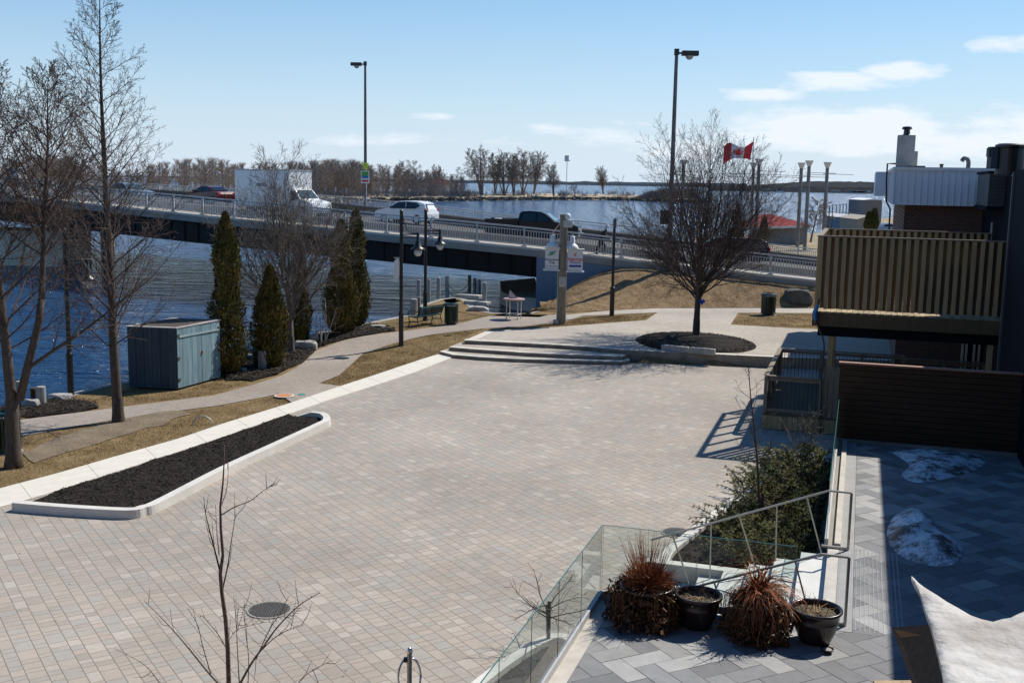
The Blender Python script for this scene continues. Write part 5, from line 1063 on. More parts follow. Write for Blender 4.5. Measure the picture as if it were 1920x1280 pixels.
# ---- weathered tarpaulin and post in the foreground
ZS = 4.8; tp_ = [G(x, y, ZS) for x, y in [(1709, 1078), (1722, 1092), (1740, 1107), (1775, 1127), (1820, 1150), (1862, 1166), (1895, 1160), (1925, 1148), (2060, 1135), (2100, 1500), (1830, 1480), (1772, 1300), (1764, 1250), (1757, 1215), (1745, 1165), (1728, 1118)]]
bmx = bmesh.new(); f_ = bmx.faces.new([bmx.verts.new(p) for p in tp_]); bmesh.ops.triangulate(bmx, faces=[f_])
for _ in range(4): bmesh.ops.subdivide_edges(bmx, edges=[e for e in bmx.edges if e.calc_length() > .09], cuts=1); bmesh.ops.triangulate(bmx, faces=bmx.faces[:])
for v in bmx.verts: v.co.z += .035*noise.noise((v.co.x*2.4, v.co.y*2.4, 0))+.008*noise.noise((v.co.x*11, v.co.y*11, 5))
if sum(f.normal.z for f in bmx.faces) < 0: bmesh.ops.reverse_faces(bmx, faces=bmx.faces[:])
me = bpy.data.meshes.new('tarpaulin'); bmx.normal_update(); bmx.to_mesh(me); bmx.free(); me.materials.append(M_tarp); o = bpy.data.objects.new('tarpaulin', me); SC.collection.objects.link(o); me.polygons.foreach_set('use_smooth', [True]*len(me.polygons))
sm = o.modifiers.new('thick', 'SOLIDIFY'); sm.thickness = .03; tag(o, 'stained white tarpaulin with a sharp pointed corner in the bottom right foreground', 'tarpaulin')
wp_ = thing('wooden_post', G(1720, 1200, 4.55), 'split wooden post with a pale sawn end beside the tarpaulin corner', 'post')
a0_, a1_, a2_, a3_ = G(1672, 1176, 4.70), G(1745, 1170, 4.70), G(1751, 1187, 4.62), G(1690, 1195, 4.62); dn2 = (G(1790, 1330, 3.9)-G(1745, 1187, 4.62))
m = MB(); top = [a0_, a1_, a2_, a3_]; bot = [p+dn2*1.6 for p in top]; m.add(top, [(0, 1, 2, 3)]); m.build('sawn_end', M_postend, wp_, fix=False)
m = MB(); m.add([p-Vector((0, 0, .002)) for p in top]+bot, [(0, 4, 5, 1), (1, 5, 6, 2), (2, 6, 7, 3), (3, 7, 4, 0), (4, 7, 6, 5)]); m.build('side', M_postgrey, wp_, fix=True)
m = MB(); m.bar(G(1640, 1290, 4.1), G(1800, 1290, 4.1), .07, .07); m.build('cross_batten', M_postend, wp_)

# ================================================================== STREET FURNITURE
def lamp(px, py, ptop, label, arm=1, side_sign=False, coldb=None):
    b = T(px, py) if py > 600 else G(px, py, ZU); topz = A(px, ptop, b.y).z; H = topz-b.z; t = thing('street_lamp', b, label, 'street lamp', 'black lamp posts along the path'); m = MB()
    m.lathe((0, 0, 0), [(.115, -.1), (.115, .05), (.10, .08), (.10, 1.25), (.11, 1.27), (.11, 1.34), (.075, 1.40), (.07, H-.08), (.08, H-.06), (.08, H-.02), (.04, H+.02), (0, H+.03)], 16, cap=False); local_part(m, 'pole', M_black, t)
    if arm:
        ax = .68; za = H-.98; m = MB(); m.tube([(0, 0, za), (ax+.06, 0, za)], .028, 8); m.tube([(0, 0, za-.12), (ax+.06, 0, za-.12)], .022, 8); m.tube(catmull([(.06, 0, H-.22), (.12, 0, H-.5), (.28, 0, za+.14), (.52, 0, za+.06), (ax, 0, za+.06)], 5), .018, 6); local_part(m, 'arm', M_black, t)
        m = MB(); m.lathe((ax, 0, za-.72), [(.30, .12), (.31, .10), (.26, .17), (.14, .24), (.12, .42), (.07, .46), (.06, .75), (.03, .80)], 18, cap=False); hd = local_part(m, 'lamp_head', M_black, t, smooth=True)
        m = MB(); m.lathe((ax, 0, za-.74), [(0, -.15), (.09, -.13), (.155, -.05), (.17, .04), (.14, .14)], 16, cap=False); local_part(m, 'globe', M_lampglass, t, smooth=True)
    return t
l1 = lamp(752, 647, 394, 'black lamp post with hanging bell lamp and white shield sign, before the bench')
m = MB(); o_ = [(-.46, 0), (-.47, .45), (-.44, .66), (-.30, .76), (-.14, .78), (-.10, .6), (-.12, .2), (-.22, -.12), (-.34, -.16), (-.40, -.1)]; m.slab((0, -.02, 2.78), (1, 0, 0), (0, 0, 1), [(x*.66, y*1.05) for x, y in o_], .04); sp_ = local_part(m, 'shield_sign', M_white, l1); m = MB(); m.bar((-.30, -.06, 3.62), (0, 0, 3.62), .03); m.bar((-.2, -.06, 2.70), (0, 0, 2.75), .02); m.lathe((-.19, -.045, 3.15), [(.09, 0), (.09, .004), (.06, .004), (.06, 0)], 16, axis=(0, -1, 0), cap=False); local_part(m, 'sign_bracket', M_galv, l1)
lamp(797, 601, 393, 'black lamp post with a hanging bell lamp, standing on the small dock')
lamp(133, 741, 430, 'black lamp post at the water, left of the blue shed and behind the branches')
p3 = G(1147, 592, ZU); t = thing('bare_pole', p3, 'plain black pole without a lamp on the lawn in front of the embankment', 'pole'); m = MB(); H3 = A(1152, 412, p3.y).z-p3.z; m.lathe((0, 0, 0), [(.12, -.1), (.12, 1.35), (.13, 1.36), (.13, 1.42), (.075, 1.48), (.07, H3), (0, H3)], 14, cap=False); local_part(m, 'shaft', M_black, t); m = MB(); m.lathe((.02, 0, H3-.02), [(.085, -.35), (.085, .08), (0, .08)], 12, cap=True); local_part(m, 'cap', M_greybox, t)
# bench
def bench(p, rz, label, L=1.85):
    t = thing('park_bench', p, label, 'bench', None, rz); m = MB()
    for k in range(5): m = MB(); m.box((0, -.22+k*.10, .45-.012*abs(k-2)), (L, .085, .03)); local_part(m, 'seat_slat', M_dgreen, t)
    for k in range(4): m = MB(); m.box((0, .27+.04*k, .55+.105*k), (L, .03, .085), (1, 0, 0), (0, 1, .35)); local_part(m, 'back_slat', M_dgreen, t)
    for sx in (-L/2+.06, L/2-.06):
        m = MB(); m.tube(catmull([(sx, -.30, 0), (sx, -.24, .2), (sx, -.27, .42), (sx, 0, .42), (sx, .22, .42), (sx, .33, .62), (sx, .43, .92)], 4), .022, 6); m.tube(catmull([(sx, .22, .42), (sx, .24, .2), (sx, .34, 0)], 4), .022, 6); m.tube(catmull([(sx, .33, .68), (sx, .05, .70), (sx, -.25, .68), (sx, -.30, .60), (sx, -.25, .44)], 4), .02, 6); m.tube([(sx, -.24, .2), (sx, .24, .2)], .014, 6); local_part(m, 'end_frame', M_dgreen, t)
    m = MB(); m.tube([(-L/2+.06, 0, .2), (L/2-.06, 0, .2)], .012, 6); local_part(m, 'tie_bar', M_dgreen, t); return t
bp_ = T(797, 609); bq_ = T(772, 612); br_ = T(832, 603)
dir_b = (T(835, 604)-T(762, 616)); rzb = math.atan2(dir_b.y, dir_b.x); bench(T(797, 609)+Vector((0, .1, 0)), rzb+math.pi, 'dark green slatted park bench facing the water beside a litter bin')
def bin_(p, label, h=1.0, r=.30):
    t = thing('litter_bin', p, label, 'litter bin', 'dark green litter bins'); m = MB(); m.lathe((0, 0, 0), [(r*.86, .06), (r*.86, h*.88)], 20, cap=True); local_part(m, 'liner', M_black, t); m = MB(); n = 22
    for k in range(n):
        a = 6.283*k/n; d = Vector((math.cos(a), math.sin(a), 0)); m.bar(d*r+Vector((0, 0, .07)), d*r*1.01+Vector((0, 0, h*.84)), .055, .02, up=Vector((-d.y, d.x, 0)).cross(Vector((0, 0, 1))))
    for z in (.06, .12, h*.8, h*.84): m.lathe((0, 0, z), [(r*1.02, 0), (r*1.05, .01), (r*1.05, .03), (r*1.0, .04)], 24, cap=False)
    local_part(m, 'slatted_body', M_dgreen, t); m = MB(); m.lathe((0, 0, h*.84), [(r*1.06, 0), (r*1.10, .02), (r*1.10, .10), (r*1.0, .15), (r*.62, .17), (r*.60, .10)], 24, cap=False); lid = local_part(m, 'lid', M_dgreen, t)
    m = MB(); R = random.Random(4)
    for k in range(9):
        a = -math.pi/2-.62+k*.15; q = Vector((math.cos(a), math.sin(a), 0))*r*1.115; hgt_ = R.choice((.035, .05, .06)); m.box(q+Vector((0, 0, h*.84+.06)), (.022, .004, hgt_), Vector((-math.sin(a), math.cos(a), 0)), q)
        if k % 2: m.box(q+Vector((0, 0, h*.84+.06+.01*R.random())), (.045, .004, .012), Vector((-math.sin(a), math.cos(a), 0)), q)
    d = local_part(m, 'white_lettering', M_white, t); d.parent = t; m = MB(); m.lathe((0, 0, -.03), [(r*1.2, 0), (r*1.2, .035)], 20); local_part(m, 'pad', M_bridgec, t); return t
bin_(T(846, 608), 'dark green slatted litter bin at the right end of the bench')
bin_(G(1440, 590, ZU), 'dark green slatted litter bin on the lawn right of the big tree', h=1.12, r=.36)
bin_(T(14, 846), 'dark green litter bin at the left edge, partly hidden by the forked tree', h=1.05, r=.32)
# sundial
sp = G(963, 600, ZU-.05); sp.z = hgt(sp.x, sp.y); t = thing('sundial_table', sp, 'round reddish sundial table on thin pale legs at the bend of the path', 'sundial'); m = MB(); m.lathe((0, 0, .92), [(.5, 0), (.52, .02), (.52, .07), (.5, .085)], 30); local_part(m, 'dial_top', M_pink, t)
for a in (.5, 2.07, 3.64, 5.2): m = MB(); m.tube([(.40*math.cos(a), .40*math.sin(a), 0), (.40*math.cos(a), .40*math.sin(a), .93)], .024, 8); local_part(m, 'leg', M_leg, t)
m = MB()
for i in range(4):
    a, b = (.5, 2.07, 3.64, 5.2)[i], (.5, 2.07, 3.64, 5.2)[(i+1) % 4]; m.tube([(.4*math.cos(a), .4*math.sin(a), .25), (.4*math.cos(b), .4*math.sin(b), .25)], .016, 6)
local_part(m, 'stretchers', M_leg, t); m = MB(); m.slab((-.05, .01, 1.005), (1, .2, 0), (0, 0, 1), [(-.22, 0), (.22, 0), (-.16, .42)], .02); local_part(m, 'gnomon', M_galv, t)
# wooden pole with banners, cabinet and weather instrument
wpb = G(1052, 607, ZU); zt = A(1056, 402, wpb.y).z; H = zt-wpb.z; t = thing('sign_pole', wpb, 'thick weathered wooden pole carrying two white banner boxes with domed lamps', 'sign pole')
m = MB(); m.lathe((0, 0, -.1), [(.19, 0), (.185, 1.4), (.17, 3.0), (.165, H+.1)], 16); local_part(m, 'pole', M_wood_old, t); m = MB(); m.tube([(-.21, -.05, .1), (-.20, -.05, H*.72)], .02, 6); m.tube([(.19, -.06, .1), (.175, -.06, H-.5)], .02, 6); local_part(m, 'conduit', M_galv, t)
m = MB(); m.box((-.26, -.1, .1), (.26, .22, .22)); local_part(m, 'junction_box', M_galv, t, bevel=.01); m = MB(); m.box((.20, -.10, H-.42), (.42, .25, .34)); local_part(m, 'meter_box', mat('pale_grey_box', (.50, .53, .50), .6), t, bevel=.03); m = MB(); m.lathe((.18, -.08, H-.22), [(.12, 0), (.15, .08), (.14, .2), (.07, .27), (0, .28)], 14, cap=False); local_part(m, 'siren_dome', M_white, t, smooth=True)
m = MB(); m.bar((-.08, -.05, H-.3), (-.50, 0, H-.88), .045); local_part(m, 'strut', mat('peach_conduit', (.62, .45, .36), .6), t)
m = MB(); hA_ = A(1058, 297, wpb.y).z-wpb.z; m.tube([(.10, .05, H-.5), (.10, .05, hA_-.1)], .014, 6); rod = local_part(m, 'antenna_rod', M_galv, t); m = MB(); m.box((.08, .05, hA_), (.19, .16, .27)); m.lathe((.19, .05, hA_-.13), [(.04, 0), (.04, .07)], 8); local_part(m, 'sensor_box', M_white, t, bevel=.01)
def banner(cx_, zc, w, h, key):
    m = MB(); m.box((cx_, -.08, zc), (w, .16, h)); b = local_part(m, 'banner_box', M_white, t); m = MB(); m.box((cx_, -.08, zc+h/2+.03), (w+.14, .24, .05)); local_part(m, 'top_frame', M_white, t); m = MB(); m.box((cx_, -.08, zc-h/2-.03), (w+.16, .26, .05)); local_part(m, 'bottom_frame', M_white, t)
    m = MB(); m.lathe((cx_+(.03 if cx_ < 0 else -.15), -.08, zc+h/2+.05), [(.30, 0), (.30, .04), (.25, .15), (.14, .23), (.12, .26), (.12, .55), (.10, .58), (0, .58)], 20, cap=False); local_part(m, 'domed_lamp', M_white, t, smooth=True); return b
zb1 = A(1034, 485, wpb.y).z-wpb.z; zb2 = A(1078, 488, wpb.y).z-wpb.z
B1 = banner(-.50, zb1, .62, .98, 0); B2 = banner(.58, zb2, .70, .98, 1)
def text(s_, loc, size, mt, parent, ext=.003, sx=1.0, shear=0.0, rz=0):
    c = bpy.data.curves.new('lettering', 'FONT'); c.body = s_; c.size = size; c.align_x = 'CENTER'; c.extrude = ext; c.offset = size*.02; c.shear = shear; c.materials.append(mt); tmp = bpy.data.objects.new('tmp', c); SC.collection.objects.link(tmp); dg = bpy.context.evaluated_depsgraph_get(); me = bpy.data.meshes.new_from_object(tmp.evaluated_get(dg)); bpy.data.objects.remove(tmp)
    if not me.materials: me.materials.append(mt)
    o = bpy.data.objects.new('lettering', me); SC.collection.objects.link(o); o.location = loc; o.rotation_euler = (math.pi/2, 0, rz); o.scale = (sx, 1, 1); o.parent = parent; return o
text('Waterfront', (-.50, -.166, zb1-.08), .135, M_text_dark, t); text('Trail', (-.50, -.166, zb1-.21), .135, M_text_dark, t); text('City of Quinte West', (-.50, -.166, zb1-.36), .07, M_text_dark, t)
m = MB(); 
for i, (dx_, dz_, mt) in enumerate(((0.03, .30, 0), (-.03, .20, 1))): m.m = mt; m.slab((-.50+dx_, -.165, zb1+dz_), (1, 0, 0), (0, 0, 1), [(-.20, -.03), (-.05, -.05), (.08, 0), (.20, .06), (.06, .06), (-.08, .03)], .003)
local_part(m, 'wave_emblem', [M_teal, M_green_print], t)
text('R', (.55, -.166, zb2+.20), .2, M_text_red, t, shear=.4); text('TRENTON', (.58, -.166, zb2-.03), .19, M_text_red, t, ext=.004, sx=.82); text('Downtown', (.58, -.166, zb2-.13), .11, M_text_blue, t, shear=.3)
m = MB(); o_ = [(-.28, .05)]+[(-.28+.56*k/14, -.02-(.05 if k % 2 else 0)) for k in range(15)]+[(.28, .05)]; m.slab((.58, -.165, zb2-.26), (1, 0, 0), (0, 0, 1), o_, .003); local_part(m, 'blue_bunting', M_text_blue, t)
m = MB(); m.box((0, -.20, zb1-1.05), (.30, .015, .46)); pn = local_part(m, 'notice', mat('faded_notice', (.50, .50, .47), .7, var=.1), t); m = MB()
for k in range(7): m.box((0, -.210, zb1-.87-k*.055), (.22-.02*(k % 3), .002, .014))
local_part(m, 'notice_print', mat('grey_print', (.25, .25, .24), .7), t)
# street lights on the bridge
def roadlight(px, o_, base_py, top_py, head, label, side):
    i = near_i(px, o_); b = at(i, o_, 0); zt = A(px, top_py, b.y).z; H = zt-b.z; t = thing('street_light', b, label, 'street light', 'tall street lights on the bridge'); m = MB(); m.lathe((0, 0, -.3), [(.17, 0), (.16, 1.2), (.145, 1.3), (.125, H*.5), (.095, H+.3)], 14); m.box((0, 0, .05), (.5, .5, .12)); local_part(m, 'pole', M_sl, t)
    m = MB(); s_ = head; m.box((0, 0, H-.02), (.26, .26, .34)); m.box((s_*.75, 0, H-.08), (.92, .46, .26)); m.bar((0, 0, H-.08), (s_*.4, 0, H-.08), .1); h_ = local_part(m, 'lamp_housing', M_black, t, bevel=.02); m = MB(); m.lathe((s_*.72, 0, H-.22), [(0, -.22), (.13, -.18), (.21, -.08), (.23, 0)], 14, cap=False); d = local_part(m, 'lens', mat('dusty_lens', (.40, .37, .33), .3, var=.1), t, smooth=True); return t, H
M_sl = mat('rust_streaked_pole', (.06, .055, .06), .6, scale=2, stretch=(4, 4, .8), col2=(.22, .19, .19))
sl1, H1 = roadlight(1256, -.42, 499, 97, 1, 'tall street light at the near railing, behind the big bare tree, lamp to the right', 1)
m = MB(); m.box((-.35, 0, A(1245, 407, sl1.location.y).z-sl1.location.z), (.45, .35, .8)); local_part(m, 'control_cabinet', M_black, sl1)
sl2, H2 = roadlight(684, FW+.1, 395, 119, -1, 'tall street light on the far side of the bridge with its lamp to the left', 1)
yl = sl2.location.y; zz = lambda y: A(684, y, yl).z-sl2.location.z
m = MB(); m.slab((.02, -.22, zz(306)), (1, 0, 0), (0, 0, 1), [(-.30, 0), (.32, 0), (.01, -.68)], .03); s1 = local_part(m, 'triangle_sign', M_yellow, sl2); m = MB()
for k in range(3): m.box((.01, -.255, zz(306)-.12-k*.12), (.34-.1*k, .003, .035))
local_part(m, 'sign_print', M_text_dark, sl2); m = MB(); cz_ = zz(332); m.box((0, -.22, cz_), (.70, .04, 1.05)); local_part(m, 'banner_sign', M_white, sl2); m = MB(); m.box((0, -.245, cz_+.28), (.56, .004, .34)); m.box((0, -.247, cz_+.22), (.5, .004, .05)); local_part(m, 'green_field', M_green_print, sl2); m = MB(); m.box((0, -.245, cz_), (.56, .004, .22)); local_part(m, 'blue_field', M_blue_print, sl2); m = MB(); m.box((0, -.245, cz_-.33), (.56, .004, .16)); local_part(m, 'red_strip', M_text_red, sl2); m = MB(); m.tube([(.10, -.18, .2), (.10, -.18, cz_+.3)], .03, 6); local_part(m, 'sign_stake', M_white, sl2)
# blue shed
c1, c2 = T(333, 731), T(413, 709); c0s = G(243, 727, 0); ex = (c2-c1); ex.z = 0; ey = Vector((-ex.y, ex.x, 0)).normalized(); exn = ex.normalized(); wS = ex.length; dS = 2.0; hS = A(333, 613, c1.y).z-c1.z
left_dir = (c0s-c1); left_dir.z = 0; dS = left_dir.length; ey = left_dir.normalized()
t = thing('wooden_shed', c1, 'weathered blue wooden shed with double doors standing by the water', 'shed')
def quadwall(a, b, z0, z1, n, name, parent, m_=M_shedblue, out=None):
    R = random.Random(n); d = (b-a); L = d.length; d.normalize(); nr = d.cross(Vector((0, 0, 1)))
    m = MB()
    for k in range(n): m.box(a+d*(L*(k+.5)/n)+nr*(.012*R.random()+.012)+Vector((0, 0, (z0+z1)/2)), (L/n-.012, .025, z1-z0), d, nr)
    m.box(a+d*(L/2)-nr*.02+Vector((0, 0, (z0+z1)/2)), (L-.02, .02, z1-z0-.02), d, nr); return m.build(name, m_, parent)
quadwall(c1, c1+exn*wS*.55, .06, hS-.05, 5, 'door', t); quadwall(c1+exn*(wS*.55+.02), c2, .06, hS-.05, 4, 'door', t); quadwall(c1+ey*dS, c1-ey*.0, .04, hS-.04, 6, 'side_wall', t, mat('shade_dark_side_boards', (.02, .035, .05), .85, scale=2, stretch=(6, 6, .5), island=.15, col2=(.045, .07, .09)))  # left wall boards darker: the shade on that side is put into their colour
quadwall(c2+ey*dS, c1+ey*dS, .04, hS-.04, 6, 'back_wall', t); quadwall(c2, c2+ey*dS, .04, hS-.04, 6, 'side_wall', t)
nr_ = exn.cross(Vector((0, 0, 1))); m = MB(); m.bar(c1+exn*.1+nr_*.045+Vector((0, 0, hS-.34)), c2-exn*.06+nr_*.045+Vector((0, 0, hS-.36)), .03, .055); m.build('hasp_bar', mat('pale_batten', (.28, .36, .37), .8), t); 
for hx in (.03, .97):
    for hz_ in (.16, .5, .86): m = MB(); m.box(c1+exn*wS*hx+nr_*.045+Vector((0, 0, hS*hz_)), (.10, .02, .09), exn, nr_); m.build('hinge', M_iron, t)
m = MB(); m.box(c1+exn*wS*.56+nr_*.06+Vector((0, 0, hS*.52)), (.05, .04, .1), exn, nr_); m.build('padlock', M_fencecap, t)
rf_ = MB(); cc = (c1+c2)/2+ey*dS/2; q = [c1-exn*.04-ey*.0+nr_*.05, c2+exn*.04+nr_*.05, c2+exn*.04+ey*(dS+.05), c1-exn*.04+ey*(dS+.05)]
zb_s = [hS-.03]*4; inn = [Vector(p).lerp(cc, .13) for p in q]
vs = [p+Vector((0, 0, hS-.05)) for p in q]+[p+Vector((0, 0, hS-.02)) for p in q]+[p+Vector((0, 0, hS-.02)) for p in inn]
rf_.add(vs, [(0, 1, 5, 4), (1, 2, 6, 5), (2, 3, 7, 6), (3, 0, 4, 7), (4, 5, 9, 8), (5, 6, 10, 9), (6, 7, 11, 10), (7, 4, 8, 11)]); rf_.build('roof_rim', M_shedtop, t, fix=True)
m = MB(); m.add([p+Vector((0, 0, hS-.03)) for p in inn], [(0, 1, 2, 3)]); m.build('roof_cover', mat('rotten_roof_felt', (.035, .025, .02), .95, scale=5, bump=.8, col2=(.09, .06, .045)), t)
# manhole covers
def manhole(p, r, label, mt=M_iron, ring=M_bridgec, rw=.03):
    t = thing('manhole_cover', p, label, 'manhole cover', 'round covers in the ground'); m = MB(); m.lathe((0, 0, .006), [(r+rw, 0), (r+rw, .012), (r, .014)], 36, cap=False); local_part(m, 'rim', ring, t); m = MB(); m.lathe((0, 0, .008), [(r, 0), (r, .008), (0, .008)], 36, cap=False); local_part(m, 'lid', mt, t)
    if mt is M_iron:
        m = MB(); n = int(r/.045)
        for i in range(-n, n+1):
            for j in range(-n, n+1):
                x, y = i*.045, j*.045
                if x*x+y*y < (r-.03)**2: m.box((x, y, .020), (.026, .026, .008))
        local_part(m, 'tread_pattern', M_iron, t)
    return t
manhole(G(505, 1144), .335, 'round cast iron cover in the plaza, behind the foreground sapling'); manhole(G(1270, 999), .30, 'round iron cover at the kerb of the juniper bed, behind the glass'); manhole(Vector((*T(533, 744).xy, .035)), .27, 'bright orange round cover in the lawn by the path link', M_orange, M_white, .045)
manhole(Vector((*T(566, 741).xy, .02)), .12, 'small green round cover beside the orange one', M_teal, M_bridgec, .02)
# thin radial setts round the plaza cover
m = MB(); cc_ = G(505, 1144)
for k in range(28): a = 6.283*k/28; d = Vector((math.cos(a), math.sin(a), 0)); m.bar(cc_+d*.38+Vector((0, 0, .0065)), cc_+d*.52+Vector((0, 0, .0065)), .008, .003)
tag(m.build('cut_joints', mat('joint_sand', (.16, .135, .11), .95)), None, None, None, 'structure')
# metal hoop in the lawn
hp = T(380, 795); m = MB(); m.tube([hp+Vector((-.28*math.cos(a), .02*math.sin(a), .25*math.sin(a)-.02)) for a in [math.pi*k/14 for k in range(15)]], .018, 8); tag(m.build('metal_hoop', M_galv), 'small half-round metal hoop sticking out of the lawn by the kerb band', 'hoop')
# bicycle post with chained ring in the foreground
pc = A(768, 1215, 11.5); t = thing('bicycle_post', (pc.x, pc.y, 0), 'steel post with a ball cap and an oval ring at the bottom of the picture', 'bicycle post'); zc_ = pc.z
m = MB(); m.lathe((0, 0, 0), [(.028, 0), (.028, zc_-.05)], 14, cap=False); local_part(m, 'post', M_steel, t, smooth=True); m = MB(); m.lathe((0, 0, zc_-.05), [(.028, 0), (.034, .01), (.034, .03), (.022, .055), (0, .065)], 14, cap=False); local_part(m, 'cap', M_chrome, t, smooth=True)
m = MB(); m.tube([(.125*math.cos(a), -.02+.03*math.sin(a), zc_-.32+.21*math.sin(a)) for a in [6.2832*k/32 for k in range(33)]], .013, 8); local_part(m, 'ring', M_chrome, t, smooth=True); m = MB(); m.box((-.045, 0, zc_-.13), (.04, .04, .05)); m.box((-.03, 0, zc_-.50), (.06, .05, .06)); local_part(m, 'ring_clamp', M_black, t)
# ---- small dock with mooring posts and chains
dkp = [G(x, y, .16) for x, y in [(784, 580), (795, 570), (825, 563), (852, 561), (876, 563), (888, 578), (862, 583), (820, 588)]]; t = thing('small_dock', dkp[0], 'small weathered plank dock at the water beside the bench', 'dock'); m = MB(); m.prism([(p.x, p.y) for p in dkp], .0, .15); m.build('edge_beam', M_grey_wood, t)
m = MB(); x0, x1 = min(p.x for p in dkp), max(p.x for p in dkp); y0, y1 = min(p.y for p in dkp), max(p.y for p in dkp); y = y0
while y < y1:
    xs_ = [x0+(x1-x0)*k/60 for k in range(61)]; ins = [x for x in xs_ if inside(x, y+.07, [(p.x, p.y) for p in dkp])]
    if len(ins) > 2: m.box(((ins[0]+ins[-1])/2, y+.07, .165), (ins[-1]-ins[0], .13, .03))
    y += .15
m.build('planks', M_grey_wood, t)
posts = [(785, 582, 524, .11, ZU*0+.16), (804, 572, 523, .10, .16), (822, 566, 520, .12, .16), (838, 562, 517, .13, .16), (880, 549, 516, .12, .1), (890, 553, 521, .12, .1), (898, 557, 524, .12, .1), (908, 578, 529, .13, .2)]
heads = []; lab = ['leftmost, beside the lamp foot', 'second from left by the dock lamp', 'third from left, at the far edge', 'fourth from left, start of the hanging chain', 'fifth, where the hanging chain ends', 'sixth, behind the stacked stone seat', 'seventh, close before the last', 'rightmost, nearest the shaded slab']
for k, (x, yb, yt, w, z) in enumerate(posts):
    b = G(x, yb, z); h = A(x, yt, b.y).z-z; m = MB(); m.lathe(b-Vector((0, 0, .5)), [(w*.95, 0), (w*.9, h+.5-.03), (w*.6, h+.5)], 10); o = m.build('mooring_post', M_grey_wood); tag(o, 'grey round timber mooring post on the dock, '+lab[k], 'mooring post', 'mooring posts on the dock'); heads.append(b+Vector((0, 0, h)))
for j, (a, b) in enumerate(((1, 2), (2, 3), (3, 4), (4, 5), (5, 6), (6, 7))):
    for lv in (.35, .72):
        p, q = heads[a]-Vector((0, 0, lv)), heads[b]-Vector((0, 0, lv)); m = MB(); pts = [p.lerp(q, f)-Vector((0, 0, .9*(p-q).length*.14*4*f*(1-f))) for f in [k/12 for k in range(13)]]; m.tube(pts, .016, 4); tag(m.build('chain', M_iron), 'dark '+('upper' if lv < .5 else 'lower')+' chain slung between two mooring posts, span %s of the dock' % ['one', 'two', 'three', 'four, the longest,', 'five', 'six'][j], 'chain', 'chains between the mooring posts')
def stump(px, pyb, pyt, wpx, label, mt=M_grey_wood):
    b = T(px, pyb); h = A(px, pyt, b.y).z-b.z; r = wpx*b.y/2050/2; m = MB(); m.lathe(b-Vector((0, 0, .3)), [(r, 0), (r*.97, h+.28), (r*.8, h+.3), (0, h+.3)], 14, cap=False); tag(m.build('bollard', mt, smooth=False), label, 'bollard', 'short timber bollards')
stump(492, 695, 657, 16, 'pale grey round bollard in front of the squat cedar'); stump(481, 690, 658, 15, 'brown timber bollard left of the pale one by the squat cedar', M_fence); stump(509, 691, 663, 15, 'bluish grey bollard right of the pale one by the squat cedar')
stump(776, 590, 560, 14, 'wide pale bollard behind the left end of the bench'); stump(784, 588, 557, 9, 'thin dark bollard close behind the bench', M_postgrey)
stump(78, 762, 724, 18, 'pale grey round bollard beside the flat rock at the far left'); stump(64, 760, 727, 12, 'brown bollard touching the pale one at the far left', M_fence); stump(38, 762, 714, 14, 'white-grey bollard just right of the forked tree')
def rock(px, py, wpx, hpx, label, seed, mt=M_rock, zz=None, yaw=0):
    b = T(px, py) if zz is None else G(px, py, zz); w = wpx*b.y/2050; h = hpx*b.y/2050*1.1; bm = bmesh.new(); bmesh.ops.create_icosphere(bm, subdivisions=3, radius=.5)
    for v in bm.verts:
        c = v.co; n = noise.noise((c.x*2.2+seed, c.y*2.2, c.z*2.2))*.35; c *= (1+n); c.x = max(-.42, min(.42, c.x)); c.y = max(-.36, min(.36, c.y)); c.z = max(-.3, min(.30+.08*noise.noise((c.x*3, c.y*3, seed)), c.z)); v.co = Vector((c.x*w*1.15, c.y*w*.8, (c.z+.3)*h/.6))
    me = bpy.data.meshes.new('rock'); bm.to_mesh(me); bm.free(); me.materials.append(mt); o = bpy.data.objects.new('rock', me); SC.collection.objects.link(o); o.location = b-Vector((0, 0, .02)); o.rotation_euler = (0, 0, yaw); tag(o, label, 'rock', 'limestone rocks')
rock(112, 752, 45, 14, 'flat pale rock at the foot of the left lamp post', 1); rock(58, 766, 34, 18, 'blocky pale rock below the far left bollards', 2); rock(575, 653, 42, 14, 'pale rock in the mulch between the cedars, by the path', 3); rock(452, 700, 22, 10, 'small grey rock between the shed cedar and the squat cedar', 4); rock(708, 617, 30, 8, 'flat pale rock right of the paired cedars', 5); rock(897, 587, 40, 12, 'broad pale rock right of the litter bin, before the dark slab', 6, zz=.3)
rock(588, 642, 14, 12, 'little pale rock behind the bigger one between the cedars', 9); rock(470, 672, 30, 8, 'grey rock at the water behind the squat cedar', 12)
rock(1497, 568, 52, 24, 'large dark boulder on the lawn right of the litter bin', 7, mat('dark_boulder', (.045, .045, .045), .9, scale=3, bump=.6, col2=(.10, .10, .095)), .62)
t = thing('stone_seat', G(890, 565, .2), 'low seat of stacked pale stone slabs beside the dock', 'stone seat')
for k, (x, y, w, h) in enumerate(((880, 556, 1.5, .25), (895, 568, 1.4, .22))): p = G(x, y, .5); m = MB(); m.box(p, (w, .6, h), (1, -.5, 0), (.5, 1, 0)); m.build('slab', M_rock, t, bevel=.05); m = MB(); m.box(p-Vector((0, 0, .35)), (w*.7, .4, .45), (1, -.5, 0), (.5, 1, 0)); m.build('support', M_grey_wood, t)

